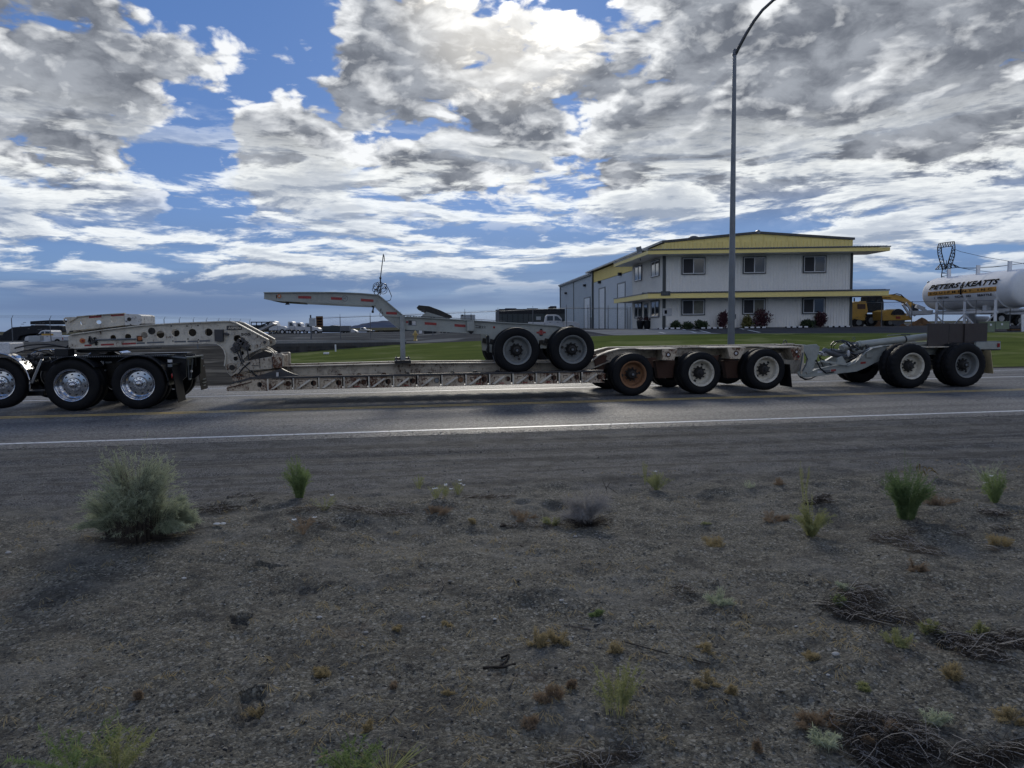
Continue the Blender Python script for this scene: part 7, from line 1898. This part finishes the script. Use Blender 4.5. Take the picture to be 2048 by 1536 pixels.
# dark brush piles: tangled dead twigs lying low
def brush(name, label, px, py, w, h, n, seed, mat='dark', hh=.05, cat='dead brush', ln=.20):
    rs = np.random.RandomState(seed); p, k = gpt(px, py); t = thing(name, label, cat, p)
    p2, _ = gpt(px, py-h/2); p3, _ = gpt(px, py+h/2); ry = abs(p2.y-p3.y)/2
    n4 = n*5; a = rs.rand(n4)*2*pi; r_ = rs.rand(n4)**.55*1.15; x = p.x+r_*np.cos(a)*w*k/2; y = p.y+r_*np.sin(a)*ry
    kp = vnoise(x*3.2+seed*3, y*5.5+seed) > .40+.30*r_; x, y, r_ = x[kp][:n], y[kp][:n], r_[kp][:n]; n = len(x); z = zn(x, y)+rs.rand(n)*hh*np.clip(1-r_*.8, .1, 1)*.8
    th = rs.rand(n)*2*pi; l = ln*(.15+1.0*rs.rand(n)**1.6); d = np.stack([np.cos(th), np.sin(th), rs.normal(size=n)*.22], -1)*l[:,None]
    c = np.stack([x, y, z], -1); bend = rs.normal(size=(n,3))*l[:,None]*.18; bend[:,2] = abs(bend[:,2])
    tt = np.linspace(-.5, .5, 5)[None,:,None]; P = c[:,None]+d[:,None]*tt+bend[:,None]*(1-4*tt*tt)
    P[:,:,2] = np.maximum(P[:,:,2], zn(P[:,:,0], P[:,:,1])+.002)
    vb = VB(); vb.add(*ribbons(P, .0032, rs, .5)); vb.build('dead_twigs', LM[mat], t)
    m = n//5; vb = VB(); vb.add(*ribbons(P[:m]+np.array([0,0,.012]), .0036, rs, .5)); vb.build('pale_twigs', LM['grey'], t)
    return t
brush('dead_brush', 'dark branch pile low on the right slope', 1725, 1215, 160, 76, 620, 1, hh=.06)
brush('dead_brush', 'large field of dark dead twigs filling the lower right corner', 1830, 1490, 520, 130, 1700, 2, hh=.05, ln=.17)
brush('dead_brush', 'dark twigs along the right edge above the corner', 1965, 1290, 240, 90, 900, 3, hh=.035, ln=.14)
brush('dead_brush', 'brush pile cut by the bottom edge in the middle', 850, 1500, 210, 74, 520, 4, hh=.10)
brush('dead_brush', 'thin dark brush band left of the tumbleweed', 700, 1020, 220, 34, 420, 5, 'litter', .04, ln=.14)
brush('dead_brush', 'grey litter beside the big grey green bush', 440, 1012, 120, 44, 300, 6, 'dark', .06, ln=.16)
brush('dead_brush', 'dark clump behind the feathery yellow green weed', 1668, 1010, 90, 40, 520, 7, 'dark', .12, ln=.12)
brush('dead_brush', 'small dark brush patch between tufts right of the spindly weed', 1320, 1322, 80, 30, 120, 8, hh=.03, ln=.12)
brush('dead_brush', 'loose dark twigs by the right middle slope', 1370, 1185, 40, 30, 60, 9, hh=.04, ln=.10)
brush('dead_brush', 'low twigs at the bottom edge right of centre', 1170, 1520, 200, 40, 220, 10, 'litter', .03, ln=.12)
brush('dead_brush', 'dark matted litter under the dense dark green plant', 1850, 1090, 240, 60, 700, 12, 'litter', .02, ln=.10)
brush('dead_brush', 'fine grey litter along the berm in the middle', 1000, 1015, 300, 50, 600, 13, 'litter', .03, ln=.10)
brush('dead_brush', 'dark litter below the right edge flowers', 1990, 1040, 130, 50, 320, 14, 'dark', .03, ln=.10)
# fine litter everywhere: one mass
rs = np.random.RandomState(77); n = 5200
y = 2.3*(8.0/2.3)**rs.rand(n); x = y*.19+(rs.rand(n)*2-1)*y*.85; kp = vnoise(x*.9+4, y*.9) > .38+.25*(x < 0); x, y = x[kp], y[kp]; n = len(x); z = zn(x, y)+.004
th = rs.rand(n)*2*pi; l = .02+.05*rs.rand(n)**2; d = np.stack([np.cos(th), np.sin(th), rs.normal(size=n)*.15], -1)*l[:,None]; tt = np.linspace(-.5, .5, 3)[None,:,None]
P = np.stack([x, y, z], -1)[:,None]+d[:,None]*tt+(1-4*tt*tt)*np.array([0,0,.006]); vb = VB(); vb.add(*ribbons(P, .0024, rs, .6)); vb.build('plant_litter', LM['litter'], None, kind='stuff', label='fine dry litter strewn over the sand')
rs = np.random.RandomState(78); n = 900
y = 2.4*(8.0/2.4)**rs.rand(n); x = y*.19+(rs.rand(n)*2-1)*y*.85; kp = vnoise(x*.8+14, y*.8) > .5; x, y = x[kp], y[kp]; vb = VB()
for i in range(len(x)):
    P = stems(rs, (x[i], y[i], float(zn(x[i], y[i]))), 7, .02, .02, .025+.02*rs.rand(), 1, .2, 3, .4); vb.add(*ribbons(P, .003, rs, .4))
vb.build('seedlings', LM['straw'], None, kind='stuff', label='tiny dry seedlings dotted over the sand')
# sticks, stones, a scrap of bark
for i, (pts, mt, r_, lb) in enumerate((([(1040,1092),(1062,1104)], 'dark', .004, 'small forked dark twig right of the dark bark piece'), ([(1128,1252),(1182,1261)], 'wood', .004, 'thin pale stick right of the golden double tuft'),
      ([(1018,1374),(1034,1350)], 'wood', .004, 'short pale stick standing above the reddish mat'), ([(778,1432),(790,1418)], 'wood', .004, 'short curved pale stick in the lower left middle'), ([(966,1338),(1010,1336),(1030,1330)], 'dark', .007, 'dark knobbly twig in the lower middle'),
      ([(1002,1318),(1018,1312),(1012,1326),(994,1338)], 'dark', .006, 'small dark twig scrap above the dark knobbly twig'), ([(880,1186),(888,1170),(882,1155)], 'wood', .003, 'curled pale straw left of centre'), ([(1880,1025),(1888,1050)], 'wood', .005, 'pale broken stem right of the dense dark green plant'),
      ([(1245,1285),(1330,1308),(1420,1330)], 'dark', .003, 'long thin dark stem lying right of the spindly weed'), ([(1200,1518),(1250,1520)], 'wood', .003, 'pale straw at the bottom edge'))):
    P = [gpt(x, y)[0]+Vector((0,0,.006)) for x, y in pts]
    MB().tube(P, r_, 5).build('stick', LM[mt], None, smooth=60, label=lb, cat='stick')
q0, q1 = gpt(995, 1053)[0], gpt(1018, 1063)[0]
MB().prism([(q0.x, q0.z+.005), (q0.x+.05, q0.z+.03), (q1.x, q1.z+.02), (q1.x-.01, q1.z)], q0.y-.05, q0.y+.02).build('bark_piece', LM['dark'], None, bev=.004, label='dark curved piece of bark left of the tumbleweed', cat='bark')
p, k = gpt(439, 1050); b = MB()
b.ball(p+Vector((-.02,0,.012)), .022, 8, (1.4,.8,.4)); b.ball(p+Vector((.03,0,.012)), .018, 8, (1.3,.8,.5)); b.build('paper_scrap', LM['petal'], None, smooth=60, label='white scrap beside the big grey green bush', cat='litter')
for i, (px, py, r_, lb) in enumerate(((1671,1310,.016,'bright white pebble, largest on the right slope'),(639,1236,.013,'smooth pale pebble right of the middle footprint'),(1656,1351,.008,'small white pebble below the bright white one'),(1592,1254,.009,'small white pebble above the golden tuft on the right'),(732,1266,.011,'pale pebble left of the tiny golden sprig'),(847,1235,.010,'flat pale pebble left of centre'),
      (990,1239,.009,'white pebble left of the golden double tuft'),(1030,1136,.011,'pale pebble in the middle under the dark twig'),(1151,1074,.014,'white pebble below the tumbleweed'),(368,1158,.014,'pale pebble below the shadow of the big bush'),(1123,1202,.012,'flat pale stone right of centre'),(17,1107,.018,'white stone at the left edge'))):
    p, k = gpt(px, py); MB().ball(p+Vector((0,0,r_*.35)), r_, 10, (1.3,.9,.6)).build('pebble', M['palestone'], None, smooth=70, label=lb, cat='pebble', group='pale pebbles on the sand')

# joined small pieces read as one mass
for o in D.objects:
    if o.type == 'MESH' and o.name.split('.')[0] in ('hand_holes','wheel_nuts','hydraulic_valve_block','deck_lugs','air_fittings','valves_and_brackets','flap_print','deck_tread','hinge_blocks','rod_clamp','weld_seams','pole_clamp','foliage','stems','twigs','dead_twigs','pale_twigs','dark_twigs','branches','seams_and_rail_shade','cross_webs'):
        o['kind'] = 'stuff'
